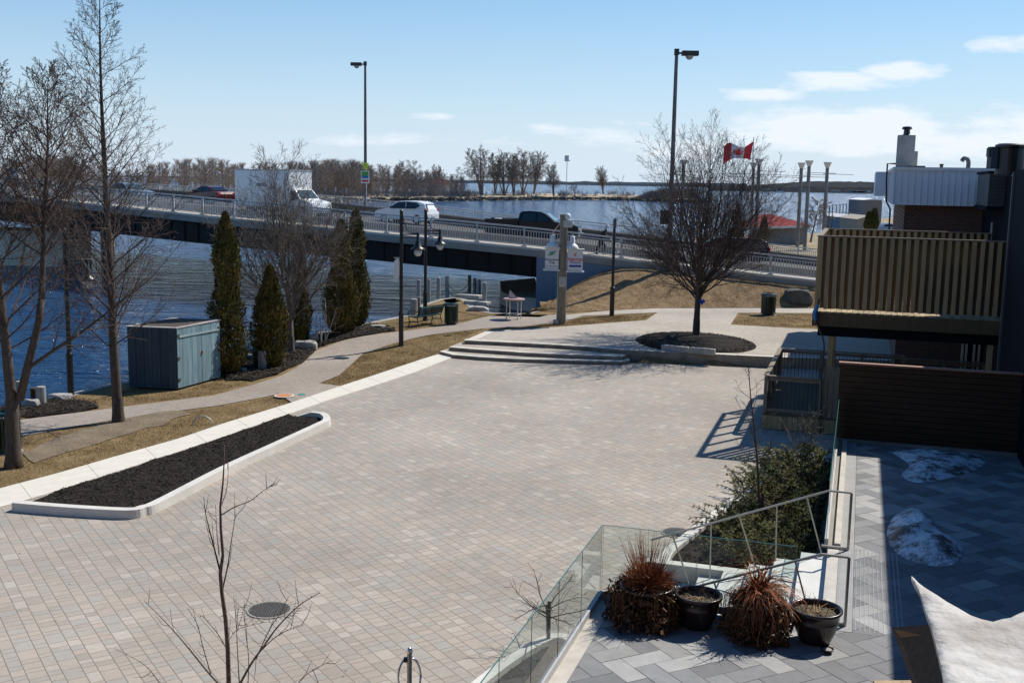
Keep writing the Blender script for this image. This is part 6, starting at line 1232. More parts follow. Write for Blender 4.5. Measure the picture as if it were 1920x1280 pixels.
# ================================================================== VEHICLES ON THE BRIDGE
def lerp_poly(pts, t): return pts
def body(outline, w, belt, roofz, taper=.20, name='body', mt=None, parent=None, chamfer=.05):
    m = MB(); c = Vector((sum(p[0] for p in outline)/len(outline), sum(p[1] for p in outline)/len(outline))); rows = []
    for f, sh_ in ((-1, .955), (-.93, .99), (-.6, 1.0), (.6, 1.0), (.93, .99), (1, .955)):
        r_ = []
        for x, z in outline:
            xx, zz = c.x+(x-c.x)*sh_, c.y+(z-c.y)*(sh_ if z > c.y else 1)
            k = max(0, (z-belt)/(roofz-belt)) if z > belt else 0; r_.append(Vector((xx, f*w/2*(1-taper*k), zz)))
        rows.append(r_)
    n = len(outline); vs = [v for r_ in rows for v in r_]; fs = [(i*n+k, i*n+(k+1) % n, (i+1)*n+(k+1) % n, (i+1)*n+k) for i in range(5) for k in range(n)]+[tuple(range(n-1, -1, -1)), tuple(5*n+k for k in range(n))]
    m.add(vs, fs); o = local_part(m, name, mt, parent, fix=True); return o
def side_panels(quads, w, belt, roofz, taper, mt, parent, name='side_window', off=.012):
    for q in quads:
        for s_ in (-1, 1):
            m = MB(); vs = []
            for x, z in q: k = max(0, (z-belt)/(roofz-belt)); vs.append(Vector((x, s_*(w/2*(1-taper*k)+off), z)))
            m.add(vs, [tuple(range(len(vs)))]); 
            vs2 = [v-Vector((0, s_*.03, 0)) for v in vs]; n = len(vs); m.add(vs+vs2, [(i, (i+1) % n, n+(i+1) % n, n+i) for i in range(n)]); local_part(m, name, mt, parent)
def end_glass(x0, z0, x1, z1, w, belt, roofz, taper, parent, name, mt):
    m = MB(); k0, k1 = max(0, (z0-belt)/(roofz-belt)), max(0, (z1-belt)/(roofz-belt)); a, b = w/2*(1-taper*k0)-.10, w/2*(1-taper*k1)-.12; dx, dz = (z1-z0), -(x1-x0); L = math.hypot(dx, dz); ox, oz = dx/L*.015, dz/L*.015
    if name == 'rear_window': pass
    sgn = 1 if name == 'windscreen' else -1; ox, oz = abs(ox)*sgn, abs(oz)
    m.add([(x0+ox, -a, z0+oz), (x0+ox, a, z0+oz), (x1+ox, b, z1+oz), (x1+ox, -b, z1+oz)], [(0, 1, 2, 3)]); local_part(m, name, mt, parent)
def wheels(xs_, w, r, parent):
    for x in xs_:
        for s_ in (-1, 1):
            m = MB(); m.lathe((x, s_*(w/2-.11), r), [(r*.6, -.11), (r*.95, -.11), (r, -.07), (r, .07), (r*.95, .11), (r*.6, .11)], 22, axis=(0, 1, 0), cap=False); wl = local_part(m, 'wheel', M_rubber, parent); m = MB(); m.lathe((x, s_*(w/2-.11), r), [(0, -.06), (r*.62, -.09), (r*.62, .09), (0, .06)], 16, axis=(0, 1, 0), cap=False); rr = local_part(m, 'rim', M_rim, parent); rr.parent = wl
def lights(xf, xr, zf, zr, w, parent, sz=.16, hs=.30):
    for s_ in (-1, 1):
        m = MB(); m.box((xf, s_*(w/2-.28), zf), (.10, hs, sz)); local_part(m, 'headlight', M_headlight, parent); m = MB(); m.box((xr, s_*(w/2-.13), zr), (.10, .20, sz*1.5)); local_part(m, 'taillight', M_taillight, parent)
        m = MB(); m.box((xf-1.55 if xf > 1.9 else xf-1.2, s_*(w/2+.10), zf+.42), (.12, .20, .13)); local_part(m, 'mirror', M_black, parent)
def on_road(px, lane, rev=False):
    i = near_i(px, lane, .6); p, t_, n_ = rframe(i); q = at(i, lane, -.02); return q, math.atan2(t_.y, t_.x)+(math.pi if rev else 0)
def vehicle(name, px, lane, rev, label, cat):
    q, rz = on_road(px, lane, rev); t = thing(name, q, label, cat, 'vehicles crossing the bridge', rz); return t
# white sport utility car, going left
t = vehicle('suv', 761, 15.0, True, 'white hatchback crossing the bridge to the left, its red tail lights toward the middle', 'car'); w = 1.85
body([(2.28, .30), (2.33, .55), (2.25, .85), (2.0, .98), (1.25, 1.10), (.62, 1.50), (.30, 1.64), (-.4, 1.70), (-1.4, 1.66), (-1.95, 1.52), (-2.22, 1.10), (-2.30, .75), (-2.28, .32)], w, 1.02, 1.7, .24, 'body', M_car_white, t)
side_panels([[(.98, 1.12), (.52, 1.46), (.28, 1.58), (-.35, 1.62), (-.38, 1.12)], [(-.45, 1.12), (-.42, 1.62), (-1.25, 1.58), (-1.62, 1.36), (-1.25, 1.14)]], w, 1.02, 1.7, .24, M_glass_dark, t); end_glass(1.22, 1.14, .55, 1.53, w, 1.02, 1.7, .24, t, 'windscreen', M_windscreen); end_glass(-2.17, 1.14, -1.96, 1.48, w, 1.02, 1.7, .24, t, 'rear_window', M_glass_dark)
wheels((1.42, -1.38), w, .35, t); lights(2.26, -2.20, .80, 1.05, w, t); m = MB(); m.box((-2.30, 0, .62), (.04, .5, .14)); local_part(m, 'number_plate', M_headlight, t); m = MB(); m.box((0, 0, .36), (3.9, w-.04, .16)); local_part(m, 'sill', M_black, t); m = MB(); m.bar((.3, .55, 1.70), (-1.4, .55, 1.73), .04); local_part(m, 'roof_rail', M_black, t); m = MB(); m.bar((.3, -.55, 1.70), (-1.4, -.55, 1.73), .04); local_part(m, 'roof_rail', M_black, t)
# dark pickup, going right
t = vehicle('pickup_truck', 996, 4.6, False, 'long dark pickup truck with an open bed heading right across the bridge', 'pickup truck'); w = 2.0
body([(2.88, .45), (2.95, .80), (2.92, 1.18), (2.6, 1.30), (1.48, 1.42), (.85, 1.90), (.55, 2.03), (-.15, 2.07), (-.62, 2.03), (-.78, 1.90), (-.84, 1.45), (-.86, .45)], w, 1.4, 2.07, .22, 'cab', M_car_navy, t); m = MB()
for y in (-.94, .94): m.box((-1.86, y, 1.02), (2.04, .10, 1.0))
m.box((-2.86, 0, 1.02), (.08, 1.98, 1.0)); m.box((-1.86, 0, .75), (2.0, 1.9, .10)); m.box((-.86, 0, 1.02), (.06, 1.9, .98)); m.bar((-2.88, .94, 1.53), (-.86, .94, 1.53), .11, .03); m.bar((-2.88, -.94, 1.53), (-.86, -.94, 1.53), .11, .03); local_part(m, 'cargo_bed', M_car_navy, t); m = MB(); m.box((-1.7, .2, 1.3), (.6, .5, .4)); m.box((-2.2, -.3, 1.35), (.4, .6, .4)); local_part(m, 'load', M_white, t)
side_panels([[(1.22, 1.46), (.78, 1.82), (.52, 1.95), (.34, 1.96), (.34, 1.46)], [(.26, 1.46), (.26, 1.96), (-.5, 1.93), (-.62, 1.46)]], w, 1.4, 2.07, .22, M_glass_dark, t); end_glass(1.45, 1.46, .87, 1.92, w, 1.4, 2.07, .22, t, 'windscreen', M_windscreen); end_glass(-.83, 1.52, -.76, 1.88, w, 1.4, 2.07, .22, t, 'rear_window', M_glass_dark)
wheels((1.85, -1.75), w, .40, t); lights(2.88, -2.90, 1.05, 1.2, w, t); m = MB(); m.box((2.98, 0, .62), (.10, 1.9, .22)); local_part(m, 'bumper', M_chrome, t); m = MB(); m.box((2.93, 0, .90), (.06, 1.2, .26)); local_part(m, 'grille', M_chrome, t); m = MB(); m.box((0, 0, .42), (5.4, 1.5, .16)); local_part(m, 'chassis', M_black, t)
# white box truck, going right
t = vehicle('box_truck', 533, 5.2, False, 'white box truck with a tall plain cargo box behind the many-stemmed tree', 'truck'); w = 2.25
m = MB(); m.box((-.95, 0, 2.02), (4.9, 2.35, 2.45)); local_part(m, 'cargo_box', M_car_white, t, bevel=.04); m = MB(); m.box((-.95, 0, 3.26), (4.96, 2.41, .06)); local_part(m, 'box_trim', M_galv, t); m = MB(); m.box((-.9, -1.185, 2.25), (.9, .01, .22)); m.box((.1, -1.185, 2.1), (.5, .01, .10)); local_part(m, 'faded_print', mat('faded_grey_print', (.30, .32, .36), .7), t); body([(3.35, .45), (3.42, .75), (3.35, 1.10), (3.15, 1.20), (2.35, 1.35), (1.80, 1.98), (1.55, 2.10), (1.20, 2.12), (1.18, .45)], 2.0, 1.3, 2.1, .16, 'cab', M_car_white, t); side_panels([[(2.15, 1.38), (1.78, 1.86), (1.4, 1.92), (1.4, 1.38)]], 2.0, 1.3, 2.1, .16, M_glass_dark, t); end_glass(2.32, 1.40, 1.82, 1.95, 2.0, 1.3, 2.1, .16, t, 'windscreen', M_windscreen); wheels((2.5, -2.0), w, .42, t); lights(3.34, -3.2, .90, .85, 2.0, t); m = MB(); m.box((-.3, 0, .65), (5.4, 1.0, .25)); local_part(m, 'chassis', M_black, t)
def sedan(name, px, lane, rev, label, mt, sc=1.0):
    t = vehicle(name, px, lane, rev, label, 'car'); w = 1.78; t.scale = (sc,)*3
    body([(2.30, .30), (2.34, .52), (2.26, .72), (1.9, .82), (1.05, .92), (.40, 1.32), (.10, 1.42), (-.5, 1.44), (-1.0, 1.36), (-1.62, 1.04), (-2.2, .98), (-2.32, .80), (-2.30, .32)], w, .92, 1.44, .26, 'body', mt, t); side_panels([[(.82, .98), (.38, 1.26), (.1, 1.35), (-.2, 1.36), (-.22, .98)], [(-.28, .98), (-.26, 1.36), (-.92, 1.29), (-1.32, 1.06), (-1.2, .98)]], w, .92, 1.44, .26, M_glass_dark, t)
    end_glass(1.02, .96, .42, 1.33, w, .92, 1.44, .26, t, 'windscreen', M_windscreen); end_glass(-1.60, 1.07, -1.02, 1.36, w, .92, 1.44, .26, t, 'rear_window', M_glass_dark); wheels((1.40, -1.42), w, .32, t); lights(2.26, -2.26, .62, .80, w, t); return t
sedan('sedan', 392, 14.5, True, 'dark red car following left behind the box truck on the bridge', M_car_red, 1.04)
sedan('sedan', 243, 8.5, False, 'bluish silver car behind the branches at the left of the bridge', M_car_silver)
t = vehicle('minivan', 1365, 5.2, True, 'dark blue van behind the crown of the big bare tree', 'van'); w = 1.95
body([(2.4, .35), (2.46, .62), (2.38, .95), (1.7, 1.12), (1.0, 1.68), (.6, 1.76), (-1.9, 1.74), (-2.3, 1.55), (-2.42, 1.0), (-2.42, .38)], w, 1.05, 1.75, .2, 'body', M_car_blue, t); side_panels([[(1.35, 1.14), (.92, 1.58), (.3, 1.64), (.3, 1.14)], [(.2, 1.14), (.2, 1.64), (-.8, 1.64), (-.8, 1.14)], [(-.9, 1.14), (-.9, 1.64), (-1.9, 1.62), (-2.0, 1.14)]], w, 1.05, 1.75, .2, M_glass_dark, t); end_glass(1.68, 1.16, 1.02, 1.66, w, 1.05, 1.75, .2, t, 'windscreen', M_windscreen); end_glass(-2.38, 1.14, -2.26, 1.6, w, 1.05, 1.75, .2, t, 'rear_window', M_windscreen); wheels((1.55, -1.5), w, .36, t); lights(2.38, -2.40, .80, 1.1, w, t)
t = thing('delivery_van', A(31, 333, 185)-Vector((0, 0, .6)), 'white-topped van far off at the left, seen end on behind the branches', 'van', None, math.pi/2+.15); w = 2.0
body([(2.6, .4), (2.66, .8), (2.5, 1.15), (2.1, 1.35), (1.6, 2.1), (1.3, 2.3), (-2.4, 2.35), (-2.6, 2.2), (-2.62, .4)], w, 1.3, 2.3, .1, 'body', M_car_white, t); side_panels([[(1.9, 1.38), (1.5, 1.95), (.9, 2.0), (.9, 1.38)], [(.7, 1.38), (.7, 2.0), (-2.3, 2.0), (-2.3, 1.38)]], w, 1.3, 2.3, .1, M_windscreen, t); wheels((1.6, -1.6), w, .36, t); lights(2.56, -2.58, .85, 1.1, w, t)

# ================================================================== THE WALKER ON THE BRIDGE
wi = near_i(1123, 1.2, .3); wb_ = at(wi, 1.25, .004); _, wt, wn = rframe(wi); wrz = math.atan2(wt.y, wt.x)
def skinned(name, nodes, edges, mt, parent, root=0, sub=2):
    me = bpy.data.meshes.new(name); me.from_pydata([n[0] for n in nodes], edges, []); o = bpy.data.objects.new(name, me); SC.collection.objects.link(o)
    sk = o.modifiers.new('skin', 'SKIN'); sk.use_smooth_shade = True
    for i, n in enumerate(nodes): me.skin_vertices[0].data[i].radius = (n[1], n[2] if len(n) > 2 else n[1])
    me.skin_vertices[0].data[root].use_root = True; s_ = o.modifiers.new('sub', 'SUBSURF'); s_.levels = sub; s_.render_levels = sub; me.materials.append(mt); o.parent = parent; return o
pr = thing('person', wb_, 'person in long black coat and pale hat pushing a wire cart over the bridge', 'person', None, wrz)
# x forward, y left, z up; mid-stride, bent at the hip
nd = [((0, 0, .92), .14, .17), ((.06, 0, 1.12), .14, .16), ((.17, 0, 1.32), .15, .19), ((.24, 0, 1.42), .075), ((.29, 0, 1.50), .06), ((.33, 0, 1.58), .095, .085), ((.345, 0, 1.66), .09, .08),
      ((.02, .10, .84), .10), ((.20, .10, .48), .065), ((.14, .10, .10), .045), ((.30, .10, .04), .04),
      ((.02, -.10, .84), .10), ((-.10, -.10, .48), .062), ((-.34, -.10, .16), .045), ((-.24, -.10, .05), .04),
      ((.20, .20, 1.36), .065), ((.24, .26, 1.10), .05), ((.46, .22, 1.02), .038), ((.20, -.20, 1.36), .065), ((.24, -.26, 1.10), .05), ((.46, -.22, 1.02), .038)]
ed = [(0, 1), (1, 2), (2, 3), (3, 4), (4, 5), (5, 6), (0, 7), (7, 8), (8, 9), (9, 10), (0, 11), (11, 12), (12, 13), (13, 14), (2, 15), (15, 16), (16, 17), (2, 18), (18, 19), (19, 20)]
skinned('body', nd, ed, M_skin, pr)
m = MB(); cs = []   # coat: elliptical rings down the body and flared skirt, open at the hem
for (x, z, rx, ry) in ((-.02, .50, .20, .23), (-.01, .70, .19, .22), (.0, .92, .18, .21), (.07, 1.12, .17, .21), (.17, 1.33, .17, .235), (.23, 1.42, .10, .15), (.27, 1.47, .08, .09)): cs.append([Vector((x+rx*math.cos(6.283*k/20), ry*math.sin(6.283*k/20), z+.02*math.cos(6.283*k/20))) for k in range(20)])
for a, b in zip(cs, cs[1:]): m.ruled(a+[a[0]], b+[b[0]])
for s_ in (-1, 1): m.tube(catmull([(.18, .19*s_, 1.37), (.21, .26*s_, 1.24), (.25, .28*s_, 1.10), (.36, .25*s_, 1.05), (.46, .22*s_, 1.02)], 3), [.085, .085, .08, .075, .072, .07, .068, .065, .062, .058, .056, .053, .05][:13], 12)
local_part(m, 'coat', M_cloth_black, pr, smooth=True); m = MB()
for s_, pts in ((1, [(.02, .1, .86), (.20, .1, .50), (.15, .1, .12)]), (-1, [(.02, -.1, .86), (-.10, -.1, .50), (-.32, -.1, .18)])): m.tube(pts, [.115, .085, .065], 12)
local_part(m, 'trousers', M_cloth_black, pr, smooth=True); m = MB(); m.lathe((.335, 0, 1.635), [(.115, -.05), (.122, -.01), (.118, .05), (.09, .11), (.04, .14), (0, .145)], 18, axis=(.1, 0, 1), cap=False); m.lathe((.25, 0, 1.53), [(.10, -.06), (.12, 0), (.09, .06)], 16, axis=(.5, 0, 1), cap=False); local_part(m, 'hat', M_cloth_pale, pr, smooth=True)
for s_ in (-1, 1):      # gloved hands, five fingers each, closed round the handle
    m = MB(); h = Vector((.49, .21*s_, 1.02)); m.box(h, (.08, .075, .035)); 
    for k in range(4): y = h.y-.03+.02*k; L_f = (.028, .032, .030, .024)[k]; m.tube([(h.x+.03, y, h.z), (h.x+.03+L_f, y, h.z-.004), (h.x+.05+L_f*.4, y, h.z-.035), (h.x+.03, y, h.z-.042)], [.010, .0095, .009, .008], 6)
    m.tube([(h.x-.02, h.y-.035*s_, h.z), (h.x+.01, h.y-.055*s_, h.z-.02), (h.x+.04, h.y-.045*s_, h.z-.035)], [.011, .010, .009], 6); local_part(m, 'glove', M_cloth_black, pr); m = MB(); m.box((.22 if s_ > 0 else -.29, .1*s_, .05 if s_ > 0 else .09), (.27, .10, .09), (1, 0, 0 if s_ > 0 else -.5)); local_part(m, 'shoe', M_cloth_black, pr, bevel=.02)
ct = thing('shopping_cart', wb_+wt*.75, 'pale folding wire cart pushed by the person on the bridge', 'cart', None, wrz); m = MB()
for s_ in (-1, 1):
    for a, b in (((-.22, .22*s_, .99), (.34, .22*s_, .12)), ((.40, .22*s_, .92), (-.08, .22*s_, .12)), ((-.08, .22*s_, .12), (.42, .22*s_, .12)), ((.40, .22*s_, .92), (.42, .22*s_, .12)), ((.02, .22*s_, .62), (.40, .22*s_, .62))): m.tube([a, b], .016, 6)
for x, z in ((-.22, .99), (.40, .92), (.40, .62), (.42, .12), (-.08, .12)): m.tube([(x, -.22, z), (x, .22, z)], .014, 6)
for k in range(1, 8):
    z = .12+.8*k/8; m.tube([(.41, -.22, z), (.41, .22, z)], .006, 4); m.tube([(.02+.0*k, .22, z), (.41, .22, z)], .006, 4); m.tube([(.02, -.22, z), (.41, -.22, z)], .006, 4)
local_part(m, 'frame', M_white, ct)
for x in (-.05, .40):
    for s_ in (-1, 1): m = MB(); m.lathe((x, .23*s_, .075), [(0, -.015), (.06, -.015), (.075, 0), (.06, .015), (0, .015)], 14, axis=(0, 1, 0), cap=False); local_part(m, 'wheel', M_rubber, ct)

# ================================================================== THE FAR BANK
sp_px = [(-300, 392), (0, 386), (300, 382), (520, 380), (700, 379), (800, 377.5), (950, 376), (1060, 375), (1140, 375.5), (1200, 377), (1250, 378.5), (1300, 380), (1330, 381)]
front = [G(x, y, ZW) for x, y in sp_px]; m = MB(); rows = [[], [], [], []]
for i, p in enumerate(front):
    d = Vector((p.x, p.y, 0)).normalized(); f = 1-max(0, i-9)/3.2; dep = (60+60*f) if p.x > -60 else 160; dep = max(8, dep*f)
    rows[0].append(p-d*2+Vector((0, 0, -.5))); rows[1].append(p+d*3+Vector((0, 0, 1.7*min(1, f+.2)))); rows[2].append(p+d*dep*.4+Vector((0, 0, 2.1*min(1, f+.1)))); rows[3].append(p+d*dep+Vector((0, 0, .6)))
rs = [arc_resample(r_, 160) for r_ in rows]
for r_ in rs[1:3]:
    for p in r_: p.z += .35*noise.noise((p.x*.05, p.y*.05, 0))
for a, b in zip(rs, rs[1:]): m.ruled(a, b, 3)
struct(m, 'far_island', M_landfar, smooth=False)
# armour stone along its shore: too many to count
m = MB(); R = random.Random(12); f2 = arc_resample(front, 900)
for p in f2[::1]:
    d = Vector((p.x, p.y, 0)).normalized()
    for _ in range(3):
        c = p+d*R.uniform(-.6, 2.4); c.z = ZW+R.uniform(.0, 1.3); s_ = R.uniform(.35, 1.0); vs = [c+Vector((R.uniform(-1, 1)*s_+a*s_, R.uniform(-.4, .4)+b*s_*.7, e*s_*.45)) for a in (-.6, .6) for b in (-.6, .6) for e in (-.6, .6)]; m.add(vs, [(0, 1, 3, 2), (4, 6, 7, 5), (0, 4, 5, 1), (2, 3, 7, 6), (0, 2, 6, 4), (1, 5, 7, 3)])
M_arm = mat('shore_stone', (.17, .16, .14), .95, var=.2, scale=.4, island=.55); tag(m.build('shore_stones', M_arm), 'band of loose shore stones along the edge of the far island', 'shore stones', kind='stuff')
# far-off bare trees of a few habits
def fartree(seed, H, spread, kind):
    R = random.Random(seed); TRn, BRn = MB(), MB()
    S = dict(levels=5, rmin=.02); nk = 14 if kind != 'wide' else 18
    S[0] = dict(seg=6, wob=.04, up=.03, kids=nk, a0=18 if kind == 'vase' else 35, a1=42 if kind == 'vase' else 68, lr0=.4, lr1=.6, rr=.4, **{'from': .14 if kind != 'vase' else .2}, tip=.15, prof=lambda f: H*spread*(1-f*.62), rl=.012, sides=5)
    S[1] = dict(seg=5, wob=.09, up=.08 if kind == 'vase' else .03, kids=7, a0=22, a1=48, lr0=.4, lr1=.65, rr=.55, **{'from': .15}, tip=.25, sides=3)
    S[2] = dict(seg=3, wob=.12, up=.05, kids=7, a0=22, a1=50, lr0=.35, lr1=.6, rr=.6, **{'from': .1}, tip=.5); S[3] = dict(seg=2, wob=.15, up=.03, kids=4, a0=20, a1=50, lr0=.4, lr1=.6, rr=.6, **{'from': .1}, tip=.8); S[4] = dict(seg=1, wob=.15, up=.03, kids=0, a0=20, a1=50, lr0=.4, lr1=.6, rr=.6, **{'from': .1}, tip=.8)
    grow(TRn, BRn, Vector((0, 0, -.3)), Vector((R.gauss(0, .04), R.gauss(0, .04), 1)), H, H*.021, 0, S, R)
    if kind == 'vase':
        for k in range(3): grow(TRn, BRn, Vector((R.uniform(-.3, .3), 0, 0)), Vector((R.uniform(-.35, .35), R.uniform(-.2, .2), 1)), H*R.uniform(.8, .95), H*.015, 0, dict(S, **{}), R)
    return TRn, BRn
protos = []
for sd_, H_, sp__, kd in ((1, 16, .38, 'vase'), (2, 15, .42, 'wide'), (3, 17, .34, 'vase'), (4, 12, .5, 'wide'), (5, 10, .46, 'wide')):
    a, b = fartree(sd_, H_, sp__, kd); protos.append((H_, a, b))
pm = []
for H_, a, b in protos:
    ms = []
    for mm, nm_ in ((a, 'trunk'), (b, 'branches')):
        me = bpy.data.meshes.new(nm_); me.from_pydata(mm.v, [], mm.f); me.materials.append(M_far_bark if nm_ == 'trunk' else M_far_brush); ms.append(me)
    pm.append((H_, ms))
def put_far(k, px, pyb, pyt, label, z=1.2, group='bare trees on the far island', depth=None, rz=None, cat='tree'):
    p = G(px, pyb, z) if depth is None else A(px, pyb, depth); H = A(px, pyt, p.y).z-p.z; H_, ms = pm[k]; t = thing('bare_tree', p, label, cat, group, rz if rz is not None else px*.7); s_ = H/H_; t.scale = (s_*1.35, s_*1.35, s_)
    for me in ms: o = bpy.data.objects.new(me.name, me); SC.collection.objects.link(o); o.parent = t
    return t
far_list = [(0, 903, 365.5, 281, 'tall bare tree at the left end of the far group beyond the parked truck bridge span'), (2, 928, 364.5, 291, 'slim bare tree second from the left in the far tall group'), (0, 946, 366, 288, 'slender bare tree third in the far tall group on the island'), (2, 963, 366, 289, 'bushy-footed bare tree in the middle of the far tall group'), (0, 981, 366, 285, 'bare tree right of the middle of the far tall group'), (2, 1001, 365, 286, 'leaning bare tree at the right end of the far tall group'), (0, 1038, 367, 310, 'lower rounded bare tree standing right of the far tall group'), (4, 1077, 367, 341, 'small bush-like bare tree right of the thin antenna rod'), (2, 1131, 364.5, 313, 'lone delicate bare tree near the right tip of the island'), (1, 862, 365, 316, 'spreading dark bare tree just left of the far tall group'), (3, 845, 366, 330, 'low dark bare tree leaning over the island shore'), (1, 780, 368, 304, 'wide rounded bare tree above the white hatchback'), (3, 800, 366, 322, 'shorter bare tree between the wide one and the red roof'), (1, 758, 367, 312, 'rounded bare tree left of the wide one over the white hatchback'), (2, 742, 362, 303, 'tall thin bare tree behind the rounded ones over the bridge'), (1, 725, 366, 311, 'bare tree a little right of the yellow triangle sign'), (3, 703, 365, 322, 'low brown tree close right of the banner sign'), (1, 660, 366, 308, 'wide brown tree close left of the banner sign'), (3, 640, 366, 318, 'small brown tree over the hood of the box truck'), (2, 820, 362, 310, 'thin bare tree rising behind the red shelter roof')]
for k, x, yb, yt, lb in far_list: put_far(k, x, yb, yt, lb.replace(' beyond the parked truck bridge span', ''))
# the wood behind them reads as one mass
m = MB(); R = random.Random(99); M4 = []
def bake(m, mm, p, s_, rz):
    c, sn = math.cos(rz), math.sin(rz); m.add([(p.x+(v[0]*c-v[1]*sn)*s_, p.y+(v[0]*sn+v[1]*c)*s_, p.z+v[2]*s_) for v in mm.v], mm.f)
light = []
for sd_, H_ in ((21, 12), (22, 11), (23, 13)):
    TRn, BRn = MB(), MB(); S = dict(levels=2, rmin=.045); S[0] = dict(seg=4, wob=.05, up=.02, kids=16, a0=25, a1=65, lr0=.4, lr1=.6, rr=.4, **{'from': .05}, tip=.2, prof=lambda f: 5.2*(1-f*.6), rl=.010, sides=3); S[1] = dict(seg=3, wob=.1, up=.06, kids=9, a0=22, a1=50, lr0=.35, lr1=.6, rr=.6, **{'from': .1}, tip=.4, sides=3); S[2] = dict(seg=2, wob=.12, up=.03, kids=0, a0=20, a1=50, lr0=.4, lr1=.6, rr=.6, **{'from': .1}, tip=.8)
    grow(TRn, BRn, Vector((0, 0, -.3)), Vector((0, 0, 1)), H_, .2, 0, S, random.Random(sd_)); TRn.v += []; TRn.add(BRn.v, BRn.f); R_ = random.Random(sd_+5); twq = []
    for q_ in range(0, len(BRn.v)-3, 3):
        c_ = Vector(BRn.v[q_])
        for _ in range(11): d_ = (Vector((c_.x*.12, c_.y*.12, .6))+Vector((R_.gauss(0, .6), R_.gauss(0, .6), R_.gauss(0, .5)))).normalized(); l_ = R_.uniform(.6, 2.0); s_ = d_.cross(Vector((R_.gauss(0, 1), R_.gauss(0, 1), R_.gauss(0, 1)))).normalized()*.032; TRn.add([c_-s_, c_+s_, c_+d_*l_+s_*.4, c_+d_*l_-s_*.4], [(0, 1, 2, 3)]); light.append((H_, TRn))
prof_px = [(-80, 292), (0, 300), (60, 296), (110, 290), (170, 300), (230, 318), (280, 308), (340, 298), (400, 297), (470, 305), (540, 306), (600, 302), (650, 300), (700, 310), (760, 318), (820, 322), (880, 332)]
def profy(x):
    for a, b in zip(prof_px, prof_px[1:]):
        if a[0] <= x <= b[0]: return a[1]+(b[1]-a[1])*(x-a[0])/(b[0]-a[0])
    return 320
for k in range(470):
    x = R.uniform(-90, 860) if k % 4 else R.uniform(560, 870); dpt = R.uniform(370, 500) if x > 600 else R.uniform(330, 480); base = A(x, 366, dpt); base.z = 1.6; H = (A(x, profy(x)+R.uniform(0, 22), dpt).z-base.z); H_, mm = light[R.randint(0, 2)]; bake(m, mm, base, H/H_, R.uniform(0, 6.28))
tag(m.build('distant_wood', M_far_brush), 'brown leafless wood covering the far island behind the bridge', 'wood', kind='stuff')
# low brush along the shore
m = MB()
for k in range(700):
    x = R.uniform(-90, 1290); p = G(x, R.uniform(362, 369), 1.4) if x < 900 or R.random() < .35 else None
    if p is None: continue
    for _ in range(22): d = Vector((R.gauss(0, .6), R.gauss(0, .3), 1)).normalized(); l = R.uniform(.8, 2.6); q = p+Vector((R.uniform(-2, 2), R.uniform(-1.5, 1.5), -.2)); m.add([q-Vector((.05, 0, 0)), q+Vector((.05, 0, 0)), q+d*l+Vector((.03, 0, 0)), q+d*l-Vector((.03, 0, 0))], [(0, 1, 2, 3)])
for k in range(420):
    x = R.uniform(1195, 1300); p = G(x, 371, .9)
    for _ in range(16): d = Vector((R.gauss(0, .6), R.gauss(0, .3), 1)).normalized(); l = R.uniform(1.5, 6.5)*math.sin(max(.1, (x-1190)/60 if x < 1250 else 1)); q = p+Vector((R.uniform(-2, 2), R.uniform(-1.5, 1.5), -.2)); m.add([q-Vector((.06, 0, 0)), q+Vector((.06, 0, 0)), q+d*l+Vector((.03, 0, 0)), q+d*l-Vector((.03, 0, 0))], [(0, 1, 2, 3)])
tag(m.build('shore_brush', M_far_brush), 'low reddish brush along the shore of the far island', 'brush', kind='stuff')
# red roofed shelter on the island
sh_ = A(826, 347, 455); t = thing('park_shelter', (sh_.x, sh_.y, 1.6), 'small red-roofed shelter among the trees of the far island', 'shelter'); z1 = sh_.z+.3; m = MB(); m.add([(-5, -3, z1-1.6), (5, -3, z1-1.6), (5, 3, z1-1.6), (-5, 3, z1-1.6), (-1.5, 0, z1+.4), (1.5, 0, z1+.4)], [(0, 1, 5, 4), (1, 2, 5), (2, 3, 4, 5), (3, 0, 4), (3, 2, 1, 0)]); local_part(m, 'roof', M_redroof, t)
for x in (-4.4, 4.4):
    for y in (-2.4, 2.4): m = MB(); m.box((x, y, (z1-1.6)/2), (.3, .3, z1-1.6)); local_part(m, 'post', M_stepf, t)
# island lamp behind the red car
p = A(415, 372, 220); t = thing('street_light', A(414, 362, 230), 'small distant lamp post above the dark red car', 'street light'); hh = A(414, 325, 230).z-t.location.z; m = MB(); m.tube([(0, 0, -6), (0, 0, hh), (-.3, 0, hh+.25), (-.9, 0, hh+.35)], .09, 6); local_part(m, 'pole', M_galv, t); m = MB(); m.box((-1.1, 0, hh+.33), (.6, .25, .14)); local_part(m, 'lamp_head', M_galv, t)
